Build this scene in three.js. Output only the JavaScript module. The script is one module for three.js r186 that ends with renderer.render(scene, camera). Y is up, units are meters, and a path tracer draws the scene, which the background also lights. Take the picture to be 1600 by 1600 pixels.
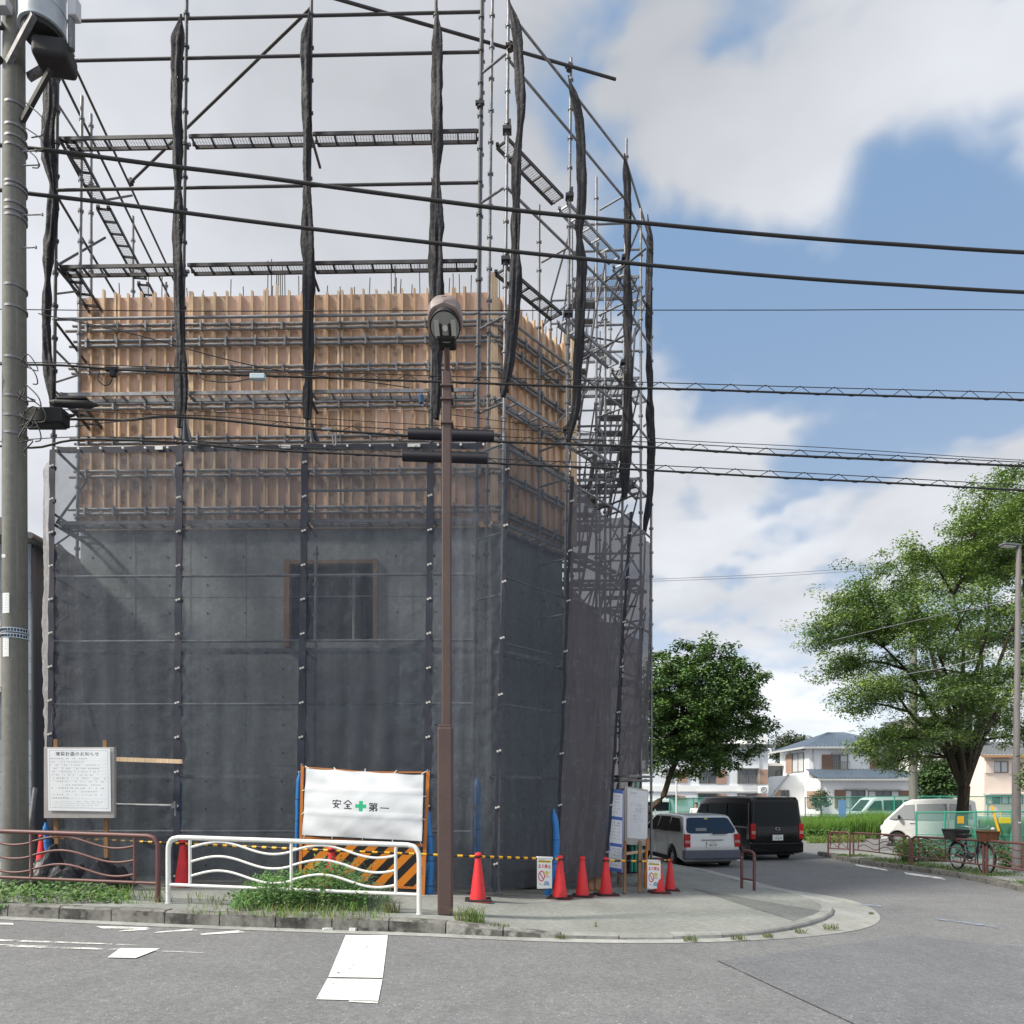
import * as THREE from 'three';
import { mergeGeometries, toCreasedNormals } from 'three/addons/utils/BufferGeometryUtils.js';
import { RoundedBoxGeometry } from 'three/addons/geometries/RoundedBoxGeometry.js';
import { ImprovedNoise } from 'three/addons/math/ImprovedNoise.js';
import { MarchingCubes } from 'three/addons/objects/MarchingCubes.js';

// ---------- camera, sky, sun, exposure ----------
const F = 1135, CX = 800, HY = 1240, EYE = 1.5;                  // focal length and horizon, in pixels of the 1600 px photograph
const scene = new THREE.Scene();
const camera = new THREE.PerspectiveCamera(2 * Math.atan(1240 / F) * 180 / Math.PI, 1, 0.1, 3000);
camera.position.set(0, EYE, 0); camera.lookAt(0, EYE, -10);
camera.setViewOffset(2480, 2480, 440, 0, 1600, 1600);            // a rising lens: verticals stay vertical
camera.updateProjectionMatrix();
const renderer = new THREE.WebGLRenderer({ antialias: true });
renderer.setSize(1024, 1024);
renderer.toneMapping = THREE.LinearToneMapping;
renderer.toneMappingExposure = 1.5;
renderer.shadowMap.enabled = true;
const V = (x, y, z) => new THREE.Vector3(x, y, z);
const sunAz = -100 * Math.PI / 180, sunEl = 47 * Math.PI / 180;   // azimuth from straight ahead, to the right positive
const sunDir = V(Math.sin(sunAz) * Math.cos(sunEl), Math.sin(sunEl), -Math.cos(sunAz) * Math.cos(sunEl));
const sun = new THREE.DirectionalLight(new THREE.Color(1, 0.93, 0.80), 3.5);
sun.position.copy(sunDir).multiplyScalar(80); sun.target.position.set(0, 0, -12);
sun.castShadow = true; sun.shadow.radius = 15; sun.shadow.mapSize.set(4096, 4096);
Object.assign(sun.shadow.camera, { left: -60, right: 60, top: 60, bottom: -60, near: 1, far: 220 });
scene.add(sun, sun.target);
let seed = 7;
const R = () => { seed |= 0; seed = seed + 0x6D2B79F5 | 0; let t = Math.imul(seed ^ seed >>> 15, 1 | seed); t = t + Math.imul(t ^ t >>> 7, 61 | t) ^ t; return ((t ^ t >>> 14) >>> 0) / 4294967296; };
const rr = (a, b) => a + (b - a) * R();
const clamp = (x, a = 0, b = 1) => Math.min(b, Math.max(a, x));
const sst = (x, a, b) => { const t = clamp((x - a) / (b - a)); return t * t * (3 - 2 * t); };
const lerp = (a, b, t) => a + (b - a) * t;
const IN = new ImprovedNoise();
const fbm = (x, y, z, n = 5) => { let s = 0, a = 0.5, f = 1; for (let i = 0; i < n; i++) { s += a * IN.noise(x * f + 13.7 * i, y * f + 5.1 * i, z * f + 2.3); a *= 0.5; f *= 2.03; } return s; };
{
  const W = 2048, H = 1024, data = new Float32Array(W * H * 4);
  const lobes = [[13, 46, 7, 4, 0.5], [24, 40, 3.6, 5, 0.62], [34, 47, 12, 4, 0.45], [15, 18, 3.2, 2.6, 0.5], [23, 17, 4.5, 2.6, 0.5], [18, 26, 3, 1.8, 0.3], [35, 16, 5, 4, 0.6], [-60, 30, 14, 8, 0.4], [110, 35, 20, 9, 0.5], [170, 28, 16, 8, 0.5]];
  const mix3 = (a, b, t) => [0, 1, 2].map((i) => lerp(a[i], b[i], t));
  for (let r = 0; r < H; r++) for (let c = 0; c < W; c++) {
    const el = ((r + 0.5) / H - 0.5) * Math.PI, rd = ((c + 0.5) / W - 0.5) * 2 * Math.PI;
    const x = Math.cos(rd) * Math.cos(el), y = Math.sin(el), z = Math.sin(rd) * Math.cos(el);
    const i = (r * W + c) * 4;
    if (y <= 0) { data[i] = 0.5; data[i + 1] = 0.51; data[i + 2] = 0.52; data[i + 3] = 1; continue; }
    const az = Math.atan2(x, -z) * 57.2958, e = el * 57.2958;
    const hz = Math.exp(-e / 10);
    let col = mix3([0.150, 0.245, 0.395], [0.86, 0.90, 0.93], hz * 0.97);
    // cloud deck with breaks
    const k = 1 / (y + 0.16), px = x * k, pz = z * k;
    const big = fbm(px * 0.55 + 4.2, pz * 0.55 + 1.7, 3.3, 3), fine = fbm(px * 1.5, pz * 1.5, 7.7, 6), wisp = fbm(px * 4 + fine, pz * 4 - fine, 1.1, 5);
    const dx = (az - 26) / 19, dy = (e - 31.5) / 17, hole = 1 - sst(Math.sqrt(dx * dx + dy * dy) + big * 0.7 + fine * 1.1 + wisp * 0.9, 0.45, 1.6);
    let cover = 0.70 + big * 1.0 + fine * 1.2 + wisp * 0.45;
    cover = cover - 0.98 * hole;
    for (const [la, le, ra, re, am] of lobes) { const p = (az - la + fine * 9) / ra, q = (e - le + wisp * 8 + big * 4) / re; cover += am * Math.exp(-p * p - q * q); }
    const pn = fbm(az * 0.10 + 3.1, e * 0.17, 2.2, 6), puff = sst(e, 11, 15) * (1 - sst(e + pn * 12, 17, 23)) * sst(pn + 0.12, -0.02, 0.22);
    cover = Math.max(cover, puff * 0.70);
    const a = sst(cover, 0.02, 0.72);
    const lump = fbm(px * 1.1 + 9, pz * 1.1 - 3, 5.5, 6);
    const sunny = Math.max(0, x * sunDir.x + y * sunDir.y + z * sunDir.z);
    const lit = clamp(0.56 + lump * 1.3 + wisp * 0.45, 0, 1);
    const g = lerp(0.345, 0.565, lit) + 0.40 * Math.pow(sunny, 6) + 0.34 * hz;
    const cc = [g * 0.97, g * 1.0, g * 1.06];
    col = mix3(col, cc, a * 0.97);
    const glow = 0.30 * Math.pow(sunny, 9) + 0.13 * Math.pow(sunny, 3);
    data[i] = col[0] + glow; data[i + 1] = col[1] + glow * 0.97; data[i + 2] = col[2] + glow * 0.93; data[i + 3] = 1;
  }
  const t = new THREE.DataTexture(data, W, H, THREE.RGBAFormat, THREE.FloatType);
  t.mapping = THREE.EquirectangularReflectionMapping; t.magFilter = t.minFilter = THREE.LinearFilter; t.needsUpdate = true;
  scene.background = t; scene.environment = t;
}

// ---------- the lie of the land: a road that falls to the right and away from the camera ----------
const landA = (x) => { x = clamp(x, -16, 60); return x < 5.2 ? x : Math.max(5.2 - 0.67 * (x - 5.2), -3.4); };
const drop = (x, d) => 1.424 + 0.0278 * (landA(x) + 4) + 0.0278 * (clamp(d, 2, 24) - 9);
const GY = (x, d, l = 0) => EYE - drop(x, d) + l;                 // ground height at x metres right, d metres ahead
const WALK = 0.135;
function gp(px, py, l = 0) {                                      // where the sight line through a pixel meets the ground
  const u = (px - CX) / F, v = (py - HY) / F; let lo = 1, hi = 400;
  for (let i = 0; i < 60; i++) { const m = (lo + hi) / 2; (m * v > drop(m * u, m) - l) ? hi = m : lo = m; }
  return { x: lo * u, d: lo, y: GY(lo * u, lo, l), s: F / lo, p: V(lo * u, GY(lo * u, lo, l), -lo) };
}
const at = (px, py, d) => V((px - CX) / F * d, EYE + (HY - py) / F * d, -d);

// ---------- helpers ----------
const names = {};
const numbered = (n) => { names[n] = (names[n] ?? -1) + 1; return names[n] ? n + '_' + String(names[n]).padStart(3, '0') : n; };
const meta = (o, label, category, group, kind) => { if (label) o.userData.label = label; if (category) o.userData.category = category; if (group) o.userData.group = group; if (kind) o.userData.kind = kind; return o; };
function thing(name, label, category, base = V(0, 0, 0), group, ry = 0) {
  const o = new THREE.Group(); o.name = numbered(name); o.position.copy(base); o.rotation.y = ry; scene.add(o); o.off = base.clone();
  return meta(o, label, category, group);
}
function plain(g) { g = g.index ? g.toNonIndexed() : g; for (const k of Object.keys(g.attributes)) if (!['position', 'normal', 'uv', 'color'].includes(k)) g.deleteAttribute(k); g.morphAttributes = {}; return g; }
function boxUV(g) {                                               // uv in metres by the way each face points
  const p = g.attributes.position, n = g.attributes.normal, uv = new Float32Array(p.count * 2);
  for (let i = 0; i < p.count; i++) {
    const ax = Math.abs(n.getX(i)), ay = Math.abs(n.getY(i)), az = Math.abs(n.getZ(i));
    const x = p.getX(i), y = p.getY(i), z = p.getZ(i);
    if (ay >= ax && ay >= az) { uv[2 * i] = x; uv[2 * i + 1] = z; } else if (ax > az) { uv[2 * i] = z; uv[2 * i + 1] = y; } else { uv[2 * i] = x; uv[2 * i + 1] = y; }
  }
  g.setAttribute('uv', new THREE.BufferAttribute(uv, 2)); return g;
}
const join = (gs) => gs.length === 1 ? plain(gs[0]) : mergeGeometries(gs.map(plain));
function put(name, gs, mat, parent = scene, { uv = true, label, keepUV } = {}) {   // world-space geometry merged into one named mesh
  const g = join([].concat(gs)); let base = parent.off;
  if (uv && !keepUV) boxUV(g);
  const m = new THREE.Mesh(g, mat); m.castShadow = m.receiveShadow = true;
  if (parent === scene) {
    g.computeBoundingBox(); const b = g.boundingBox, o = V((b.min.x + b.max.x) / 2, b.min.y, (b.min.z + b.max.z) / 2);
    g.translate(-o.x, -o.y, -o.z); m.position.copy(o); m.off = o; m.name = numbered(name);
  } else { if (base && base.lengthSq()) g.translate(-base.x, -base.y, -base.z); m.off = base; m.name = name; }
  if (label) m.userData.label = label;
  parent.add(m); return m;
}
const bx = (w, h, d, x, y, z, ry = 0, rx = 0, rz = 0) => { const g = new THREE.BoxGeometry(w, h, d); if (rx) g.rotateX(rx); if (rz) g.rotateZ(rz); if (ry) g.rotateY(ry); return g.translate(x, y, z); };
const rbx = (w, h, d, r, x, y, z, ry = 0, n = 2) => { const g = new RoundedBoxGeometry(w, h, d, n, r); if (ry) g.rotateY(ry); return g.translate(x, y, z); };
const UP = V(0, 1, 0);
function cy(p, q, r, r2 = r, seg = 8, open = false) {
  const dir = q.clone().sub(p), L = dir.length(), g = new THREE.CylinderGeometry(r2, r, L, seg, 1, open);
  g.applyQuaternion(new THREE.Quaternion().setFromUnitVectors(UP, dir.normalize()));
  return g.translate((p.x + q.x) / 2, (p.y + q.y) / 2, (p.z + q.z) / 2);
}
const tube = (pts, r, seg = 40, rs = 6, closed = false, tension = 0.5) => new THREE.TubeGeometry(new THREE.CatmullRomCurve3(pts, closed, 'catmullrom', tension), seg, r, rs, closed);
function bar(p, q, w, h, roll = V(0, 1, 0)) {                      // rectangular bar from p to q, h along roll
  const d = q.clone().sub(p), L = d.length(); d.normalize();
  const s = d.clone().cross(roll).normalize(), u = s.clone().cross(d);
  const g = new THREE.BoxGeometry(w, h, L), m = new THREE.Matrix4().makeBasis(s, u, d.clone().negate());
  if (m.determinant() < 0) m.makeBasis(s.negate(), u, d.clone().negate());
  g.applyMatrix4(m); return g.translate((p.x + q.x) / 2, (p.y + q.y) / 2, (p.z + q.z) / 2);
}
function grid(nu, nv, fn) {                                        // a sheet from fn(u, v), u and v from 0 to 1
  const pos = [], uv = [], idx = [];
  for (let j = 0; j <= nv; j++) for (let i = 0; i <= nu; i++) { const p = fn(i / nu, j / nv); pos.push(p.x, p.y, p.z); uv.push(i / nu, j / nv); }
  for (let j = 0; j < nv; j++) for (let i = 0; i < nu; i++) { const a = j * (nu + 1) + i, b = a + 1, c = a + nu + 1, d = c + 1; idx.push(a, b, d, a, d, c); }
  const g = new THREE.BufferGeometry(); g.setAttribute('position', new THREE.Float32BufferAttribute(pos, 3)); g.setAttribute('uv', new THREE.Float32BufferAttribute(uv, 2)); g.setIndex(idx); g.computeVertexNormals(); return g;
}
// tileable value noise
const hsh = (x, y, s) => { let h = Math.imul(x, 374761393) + Math.imul(y, 668265263) + Math.imul(s, 1442695041) | 0; h = Math.imul(h ^ h >>> 13, 1274126177); return ((h ^ h >>> 16) >>> 0) / 4294967296; };
function tn(x, y, p, q, s) { const ix = Math.floor(x), iy = Math.floor(y), fx = x - ix, fy = y - iy, u = fx * fx * (3 - 2 * fx), v = fy * fy * (3 - 2 * fy), m = (a, n) => ((a % n) + n) % n; const a = hsh(m(ix, p), m(iy, q), s), b = hsh(m(ix + 1, p), m(iy, q), s), c = hsh(m(ix, p), m(iy + 1, q), s), d = hsh(m(ix + 1, p), m(iy + 1, q), s); return lerp(lerp(a, b, u), lerp(c, d, u), v); }
function tf(u, v, p, s, n = 4, q = p) { let r = 0, a = 0.5, t = 0; for (let i = 0; i < n; i++) { r += a * tn(u * p, v * q, p, q, s + i); t += a; a *= 0.5; p *= 2; q *= 2; } return r / t; }
function tex(n, metres, fn, srgb = true, m = n) {                  // fn(u, v) -> [r, g, b] or [r, g, b, a], 0..1 (sRGB values when srgb)
  const d = new Uint8Array(n * m * 4);
  for (let j = 0; j < m; j++) for (let i = 0; i < n; i++) { const c = fn(i / n, j / m, i, j), k = (j * n + i) * 4; for (let q = 0; q < 3; q++) d[k + q] = clamp(c[q]) * 255; d[k + 3] = c.length > 3 ? clamp(c[3]) * 255 : 255; }
  const t = new THREE.DataTexture(d, n, m, THREE.RGBAFormat); t.wrapS = t.wrapT = THREE.RepeatWrapping; t.magFilter = THREE.LinearFilter; t.minFilter = THREE.LinearMipmapLinearFilter; t.generateMipmaps = true;
  if (srgb) t.colorSpace = THREE.SRGBColorSpace; if (metres) t.repeat.set(1 / metres, 1 / metres); t.needsUpdate = true; return t;
}
const C = (r, g, b) => new THREE.Color().setRGB(r, g, b);
const mat = (c, rough = 0.8, o = {}) => new THREE.MeshStandardMaterial({ color: C(...c), roughness: rough, metalness: 0, ...o });
const phys = (c, rough, o = {}) => new THREE.MeshPhysicalMaterial({ color: C(...c), roughness: rough, metalness: 0, ...o });
const speck = (n, s, lo, hi, pw = 1) => (u, v, i, j) => { const k = lo + (hi - lo) * Math.pow(hsh(i, j, s), pw); return k; };

// ---------- shared surfaces ----------
const T = {};
T.asphalt = tex(1024, 3, (u, v, i, j) => { const a = hsh(i >> 1, j >> 1, 3), b = hsh(i, j, 5), c = tf(u, v, 7, 11, 4), d = tf(u, v, 90, 21, 3); let k = 0.455 + 0.10 * (a - 0.5) + 0.07 * (b - 0.5) + 0.05 * (c - 0.5) + 0.10 * (d - 0.5); if (hsh(i >> 2, j >> 2, 8) > 0.99) k += 0.15; if (hsh(i >> 2, j >> 1, 9) > 0.985) k -= 0.10; return [k * 0.99, k, k * 1.015]; });
T.asphaltH = tex(512, 1.5, (u, v, i, j) => { const k = 0.5 * hsh(i >> 1, j >> 1, 31) + 0.5 * tf(u, v, 90, 32, 2); return [k, k, k]; }, false);
T.walk = tex(1024, 5, (u, v, i, j) => { const c = tf(u, v, 5, 41, 5), d = tf(u, v, 110, 43, 2), e = tf(u, v, 12, 44, 3, 3); const k = 0.53 + 0.10 * (c - 0.5) + 0.10 * (d - 0.5) + 0.07 * (hsh(i, j, 45) - 0.5) + 0.07 * (e - 0.5); return [k * 0.985, k * 1.01, k * 0.985]; });
T.conc = tex(1024, 3, (u, v, i, j) => { const c = tf(u, v, 4, 51, 6), d = tf(u, v, 60, 53, 3), s = tf(u, v, 40, 57, 2, 2); const k = 0.60 + 0.18 * (c - 0.5) + 0.08 * (d - 0.5) + 0.07 * (s - 0.5) + 0.04 * (hsh(i, j, 5) - 0.5); return [k, k * 1.0, k * 0.985]; });
T.kerb = tex(512, 1.2, (u, v, i, j) => { const c = tf(u, v, 5, 61, 5), d = tf(u, v, 30, 63, 3); let k = 0.45 + 0.20 * (c - 0.5) + 0.14 * (d - 0.5) + 0.08 * (hsh(i, j, 6) - 0.5); k -= 0.16 * sst(tf(u, v, 9, 66, 4), 0.55, 0.7); return [k, k * 0.995, k * 0.97]; });
T.rough = tex(256, 0.6, (u, v, i, j) => { const k = tf(u, v, 12, 71, 5); return [k, k, k]; }, false);
T.ply = tex(512, 0.9, (u, v, i, j) => { const g = tf(u, v, 24, 81, 4, 2), w = tf(u, v, 5, 83, 3, 2), f = tf(u, v, 128, 85, 2, 4); let k = 0.80 + 0.16 * (g - 0.5) + 0.22 * (w - 0.5) + 0.06 * (f - 0.5); let n = 1; if (hsh(Math.floor(u * 5), Math.floor(v * 4), 87) > 0.8) { const du = (u * 5 % 1) - 0.5, dv = (v * 4 % 1) - 0.5; n = 1 - 0.35 * Math.exp(-(du * du * 90 + dv * dv * 30)); } k *= n; return [k, k * 0.895, k * 0.83]; });
T.plyB = tex(512, 0.9, (u, v, i, j) => { const g = tf(u, v, 24, 181, 4, 2), w = tf(u, v, 4, 183, 3, 3), st = sst(tf(u, v, 7, 189, 5), 0.52, 0.7); let k = 0.74 + 0.16 * (g - 0.5) + 0.26 * (w - 0.5); k *= 1 - 0.22 * st; return [k, k * 0.88, k * 0.81]; });
T.timber = tex(256, 0.5, (u, v, i, j) => { const g = tf(u, v, 40, 91, 3, 2), w = tf(u, v, 6, 93, 3, 2); const k = 0.80 + 0.18 * (g - 0.5) + 0.16 * (w - 0.5); return [k, k * 0.89, k * 0.78]; });
T.metal = tex(512, 0.8, (u, v, i, j) => { const c = tf(u, v, 9, 101, 5), d = tf(u, v, 50, 103, 3); let k = 0.62 + 0.22 * (c - 0.5) + 0.14 * (d - 0.5); const r = sst(tf(u, v, 13, 107, 5), 0.60, 0.74); return [k * (1 - 0.06 * r), k * (1 - 0.14 * r), k * (1.02 - 0.24 * r)]; });
T.bark = tex(256, 0.6, (u, v) => { const k = 0.36 + 0.4 * (tf(u, v, 16, 111, 4, 5) - 0.5); return [k, k * 0.94, k * 0.84]; });
T.grime = tex(512, 2.2, (u, v, i, j) => { const c = tf(u, v, 6, 121, 6), d = tf(u, v, 70, 124, 2); const k = 0.90 + 0.16 * (c - 0.5) + 0.08 * (d - 0.5); return [k, k, k]; });
T.scuff = tex(512, 0.7, (u, v, i, j) => { const c = tf(u, v, 6, 231, 5), d = sst(tf(u, v, 16, 233, 5), 0.60, 0.72), s = sst(tf(u, v, 60, 235, 2, 6), 0.78, 0.9); let k = 0.95 + 0.10 * (c - 0.5) - 0.06 * d; return [k, k + 0.16 * s, k + 0.16 * s]; });
T.wall = tex(256, 3, (u, v, i, j) => { const k = 0.93 + 0.05 * (tf(u, v, 5, 221, 5) - 0.5) + 0.03 * (hsh(i, j, 4) - 0.5); return [k, k, k]; });
T.net = tex(512, 1.6, (u, v, i, j) => { const c = tf(u, v, 5, 131, 5), f = sst(tf(u, v, 26, 133, 3), 0.62, 0.8); const k = 0.43 + 0.07 * (c - 0.5) + 0.07 * f + 0.06 * (tf(u, v, 64, 137, 2, 3) - 0.5) + ((i + j) & 1 ? 0.03 : -0.03); return [k, k, k * 1.04]; });
T.worn = tex(512, 1.3, (u, v, i, j) => { const a = tf(u, v, 10, 141, 6), b = hsh(i >> 1, j >> 1, 143); const k = a + (b - 0.5) * 0.35 > 0.37 ? 1 : 0; return [k, k, k]; }, false);
T.worn2 = tex(512, 0.9, (u, v, i, j) => { const a = tf(u, v, 14, 151, 6), b = hsh(i >> 1, j >> 1, 153); const k = a + (b - 0.5) * 0.45 > 0.50 ? 1 : 0; return [k, k, k]; }, false);
T.chip = tex(512, 1.1, (u, v, i, j) => { const k = tf(u, v, 26, 251, 5) + (hsh(i, j, 253) - 0.5) * 0.12 > 0.22 ? 1 : 0; return [k, k, k]; }, false);
T.grate = tex(64, 0.09, (u, v, i, j) => { const a = Math.abs(((u * 2) % 1) - 0.5) * 2, b = Math.abs(((v * 3) % 1) - 0.5) * 2; const k = a > 0.86 || b > 0.84 ? 1 : 0; return [k, k, k]; }, false);
T.mesh = tex(128, 0.12, (u, v) => { const a = Math.abs((((u + v) * 2) % 1) - 0.5), b = Math.abs((((u - v + 2) * 2) % 1) - 0.5); const k = a < 0.07 || b < 0.07 ? 1 : 0; return [k, k, k]; }, false);
const M = {
  asphalt: mat([1, 1, 1], 0.92, { map: T.asphalt, bumpMap: T.asphaltH, bumpScale: 0.003, vertexColors: true }),
  asphalt2: mat([0.88, 0.90, 0.94], 0.92, { map: T.asphalt, bumpMap: T.asphaltH, bumpScale: 0.006 }),
  patch: mat([0.60, 0.61, 0.63], 0.9, { map: T.walk }),
  walk: mat([1, 1, 1], 0.93, { map: T.walk, bumpMap: T.asphaltH, bumpScale: 0.002 }),
  kerb: mat([0.95, 0.95, 0.93], 0.92, { map: T.kerb, bumpMap: T.rough, bumpScale: 0.006 }),
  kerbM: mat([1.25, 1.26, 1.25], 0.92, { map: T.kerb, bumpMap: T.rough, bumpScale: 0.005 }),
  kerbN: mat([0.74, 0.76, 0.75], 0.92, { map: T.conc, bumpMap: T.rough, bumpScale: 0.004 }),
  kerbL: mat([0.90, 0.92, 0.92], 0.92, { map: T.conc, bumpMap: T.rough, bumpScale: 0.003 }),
  gutter: mat([0.98, 1.0, 1.0], 0.92, { map: T.conc, bumpMap: T.rough, bumpScale: 0.003 }),
  conc: mat([0.80, 0.87, 0.94], 0.9, { map: T.conc, bumpMap: T.rough, bumpScale: 0.003 }),
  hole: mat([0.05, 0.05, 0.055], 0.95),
  pole: mat([0.56, 0.56, 0.52], 0.9, { map: T.conc, bumpMap: T.rough, bumpScale: 0.002 }),
  ply: [0, 1, 2, 3, 4].map((i) => mat([[1.12, 1.0, 0.9], [1.18, 1.1, 0.95], [1.08, 0.93, 0.83], [1.2, 1.1, 0.92], [1.1, 0.96, 0.87]][i], 0.75, { map: i % 2 ? T.plyB : T.ply })),
  batten: [mat([1.12, 1.08, 0.96], 0.75, { map: T.timber }), mat([1.05, 0.92, 0.76], 0.78, { map: T.timber }), mat([1.2, 1.16, 1.06], 0.75, { map: T.timber })],
  timber: mat([0.42, 0.31, 0.21], 0.8, { map: T.timber }),
  galv: mat([0.62, 0.65, 0.69], 0.5, { map: T.metal, metalness: 0.3, bumpMap: T.rough, bumpScale: 0.001 }),
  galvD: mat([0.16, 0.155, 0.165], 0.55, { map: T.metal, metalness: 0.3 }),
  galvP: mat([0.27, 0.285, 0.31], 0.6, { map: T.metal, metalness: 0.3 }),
  galvM: mat([0.50, 0.51, 0.54], 0.5, { map: T.metal, metalness: 0.3 }),
  steel: mat([0.78, 0.76, 0.73], 0.6, { map: T.metal, metalness: 0.25 }),
  grate: mat([0.40, 0.40, 0.42], 0.6, { metalness: 0.4, alphaMap: T.grate, alphaTest: 0.5, side: THREE.DoubleSide }),
  rebar: mat([0.09, 0.065, 0.05], 0.8),
  net: mat([0.40, 0.49, 0.58], 0.8, { map: T.net, transparent: true, opacity: 0.52, side: THREE.DoubleSide, bumpMap: T.rough, bumpScale: 0.004 }),
  netC: mat([0.62, 0.60, 0.64], 0.8, { map: T.net, transparent: true, opacity: 0.84, side: THREE.DoubleSide, bumpMap: T.rough, bumpScale: 0.004 }),
  net2: mat([0.20, 0.25, 0.33], 0.8, { map: T.net, transparent: true, opacity: 0.66, side: THREE.DoubleSide }),
  netB: mat([1.5, 1.25, 1.08], 0.8, { map: T.net, transparent: true, opacity: 0.93, side: THREE.DoubleSide, bumpMap: T.rough, bumpScale: 0.004 }),
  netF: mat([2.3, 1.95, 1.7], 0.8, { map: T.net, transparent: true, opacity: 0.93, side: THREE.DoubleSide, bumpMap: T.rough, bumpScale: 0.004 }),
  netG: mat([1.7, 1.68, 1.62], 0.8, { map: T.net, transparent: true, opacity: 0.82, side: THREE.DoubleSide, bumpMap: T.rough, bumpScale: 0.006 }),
  netRoll: mat([0.075, 0.075, 0.10], 0.75, { map: T.net, side: THREE.DoubleSide, bumpMap: T.rough, bumpScale: 0.01 }),
  netSeam: mat([0.13, 0.15, 0.24], 0.7, { map: T.net, side: THREE.DoubleSide }),
  tie: mat([0.75, 0.75, 0.72], 0.6),
  white: mat([0.92, 0.93, 0.92], 0.42, { map: T.grime }),
  maroon: mat([0.17, 0.072, 0.068], 0.5, { map: T.grime }),
  brown: mat([0.105, 0.066, 0.060], 0.5, { map: T.grime }),
  black: mat([0.018, 0.018, 0.02], 0.5), blackM: mat([0.016, 0.016, 0.018], 0.7),
  cable: mat([0.02, 0.02, 0.022], 0.6),
  blue: mat([0.03, 0.24, 0.66], 0.45, { map: T.grime }),
  orange: mat([0.66, 0.22, 0.035], 0.5, { map: T.grime }),
  red: mat([0.80, 0.035, 0.045], 0.5, { map: T.scuff }),
  redBase: mat([0.30, 0.035, 0.04], 0.7, { map: T.grime }),
  yellow: mat([0.78, 0.42, 0.02], 0.45), paint: mat([0.98, 0.98, 0.96], 0.8, { map: T.grime, alphaMap: T.chip, alphaTest: 0.5 }),
  paintW: mat([0.78, 0.78, 0.76], 0.85, { alphaMap: T.worn, alphaTest: 0.5 }),
  paintX: mat([0.76, 0.76, 0.74], 0.85, { alphaMap: T.worn2, alphaTest: 0.5 }),
  glass: phys([0.008, 0.011, 0.014], 0.05, { specularIntensity: 0.32 }), glassB: mat([0.05, 0.06, 0.07], 0.08),
  tyre: mat([0.014, 0.014, 0.015], 0.85), rim: mat([0.5, 0.5, 0.52], 0.35, { metalness: 0.8 }),
  bark: mat([0.55, 0.48, 0.40], 0.95, { map: T.bark, bumpMap: T.rough, bumpScale: 0.02 }),
  green: mat([0.05, 0.34, 0.24], 0.5), greenD: mat([0.03, 0.20, 0.15], 0.55),
  wire: mat([0.12, 0.46, 0.38], 0.6, { alphaMap: T.mesh, alphaTest: 0.5, side: THREE.DoubleSide }),
};
// ---------- ground, pavement, kerbs, markings ----------
const S = (name, gs, m, o = {}) => { const k = put(name, gs, m, scene, o); k.userData.kind = 'structure'; return k; };
{
  const xs = [-600, -250, -120, -60, -35, -24, -18, -16], ds = [-60, -25, -10, -4, -1];
  for (let x = -15.5; x < 24; x += 0.5) xs.push(x); xs.push(5.2, 18.035, 28, 34, 42, 52, 60, 90, 160, 320, 700);
  for (let d = 0; d <= 30; d += 0.5) ds.push(d); ds.push(33, 36, 40, 46, 54, 65, 80, 110, 160, 260, 450, 900, 1600);
  xs.sort((a, b) => a - b); ds.sort((a, b) => a - b);
  const pos = [], col = [], idx = [], n = xs.length;
  for (const d of ds) for (const x of xs) { pos.push(x, GY(x, d), -d); const k = 1 + 0.07 * fbm(x * 0.25, d * 0.25, 1, 4) + 0.05 * fbm(x * 0.9, d * 1.1, 4, 3); col.push(k, k, k * 1.005); }
  for (let j = 0; j + 1 < ds.length; j++) for (let i = 0; i + 1 < n; i++) { const a = j * n + i; idx.push(a, a + 1, a + n + 1, a, a + n + 1, a + n); }
  const g = new THREE.BufferGeometry(); g.setAttribute('position', new THREE.Float32BufferAttribute(pos, 3)); g.setAttribute('color', new THREE.Float32BufferAttribute(col, 3)); g.setIndex(idx); g.computeVertexNormals();
  const m = new THREE.Mesh(plain(g), M.asphalt); boxUV(m.geometry); m.name = 'road'; m.receiveShadow = true; m.userData.kind = 'structure'; scene.add(m);
}
const walkL = (x) => lerp(WALK, 0.045, sst(x, -1.1, 0.7));
const P2 = (x, d) => V(x, d, 0);
function resample(pts, step) {                                     // a smooth path on the ground, as (x, d) at equal steps
  const c = new THREE.CatmullRomCurve3(pts, false, 'catmullrom', 0.5); c.arcLengthDivisions = 800; const n = Math.round(c.getLength() / step);
  return c.getSpacedPoints(n);
}
const side = (P) => P.map((p, i) => { const a = P[Math.max(0, i - 1)], b = P[Math.min(P.length - 1, i + 1)]; const t = b.clone().sub(a).normalize(); return P2(-t.y, t.x); });
const onG = (p, l) => V(p.x, GY(p.x, p.y, l), -p.y);
function prism(A, B) {                                             // a solid between two like sections
  const pos = [], n = A.length, q = (a, b, c) => pos.push(...a.toArray(), ...b.toArray(), ...c.toArray());
  for (let i = 0; i < n; i++) { const j = (i + 1) % n; q(A[i], A[j], B[j]); q(A[i], B[j], B[i]); }
  for (let i = 1; i + 1 < n; i++) { q(A[0], A[i + 1], A[i]); q(B[0], B[i], B[i + 1]); }
  const g = new THREE.BufferGeometry(); g.setAttribute('position', new THREE.Float32BufferAttribute(pos, 3)); g.computeVertexNormals(); return g;
}
const pxPath = (list) => list.map(([x, y]) => { const g = gp(x, y); return P2(g.x, g.d); });
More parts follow.
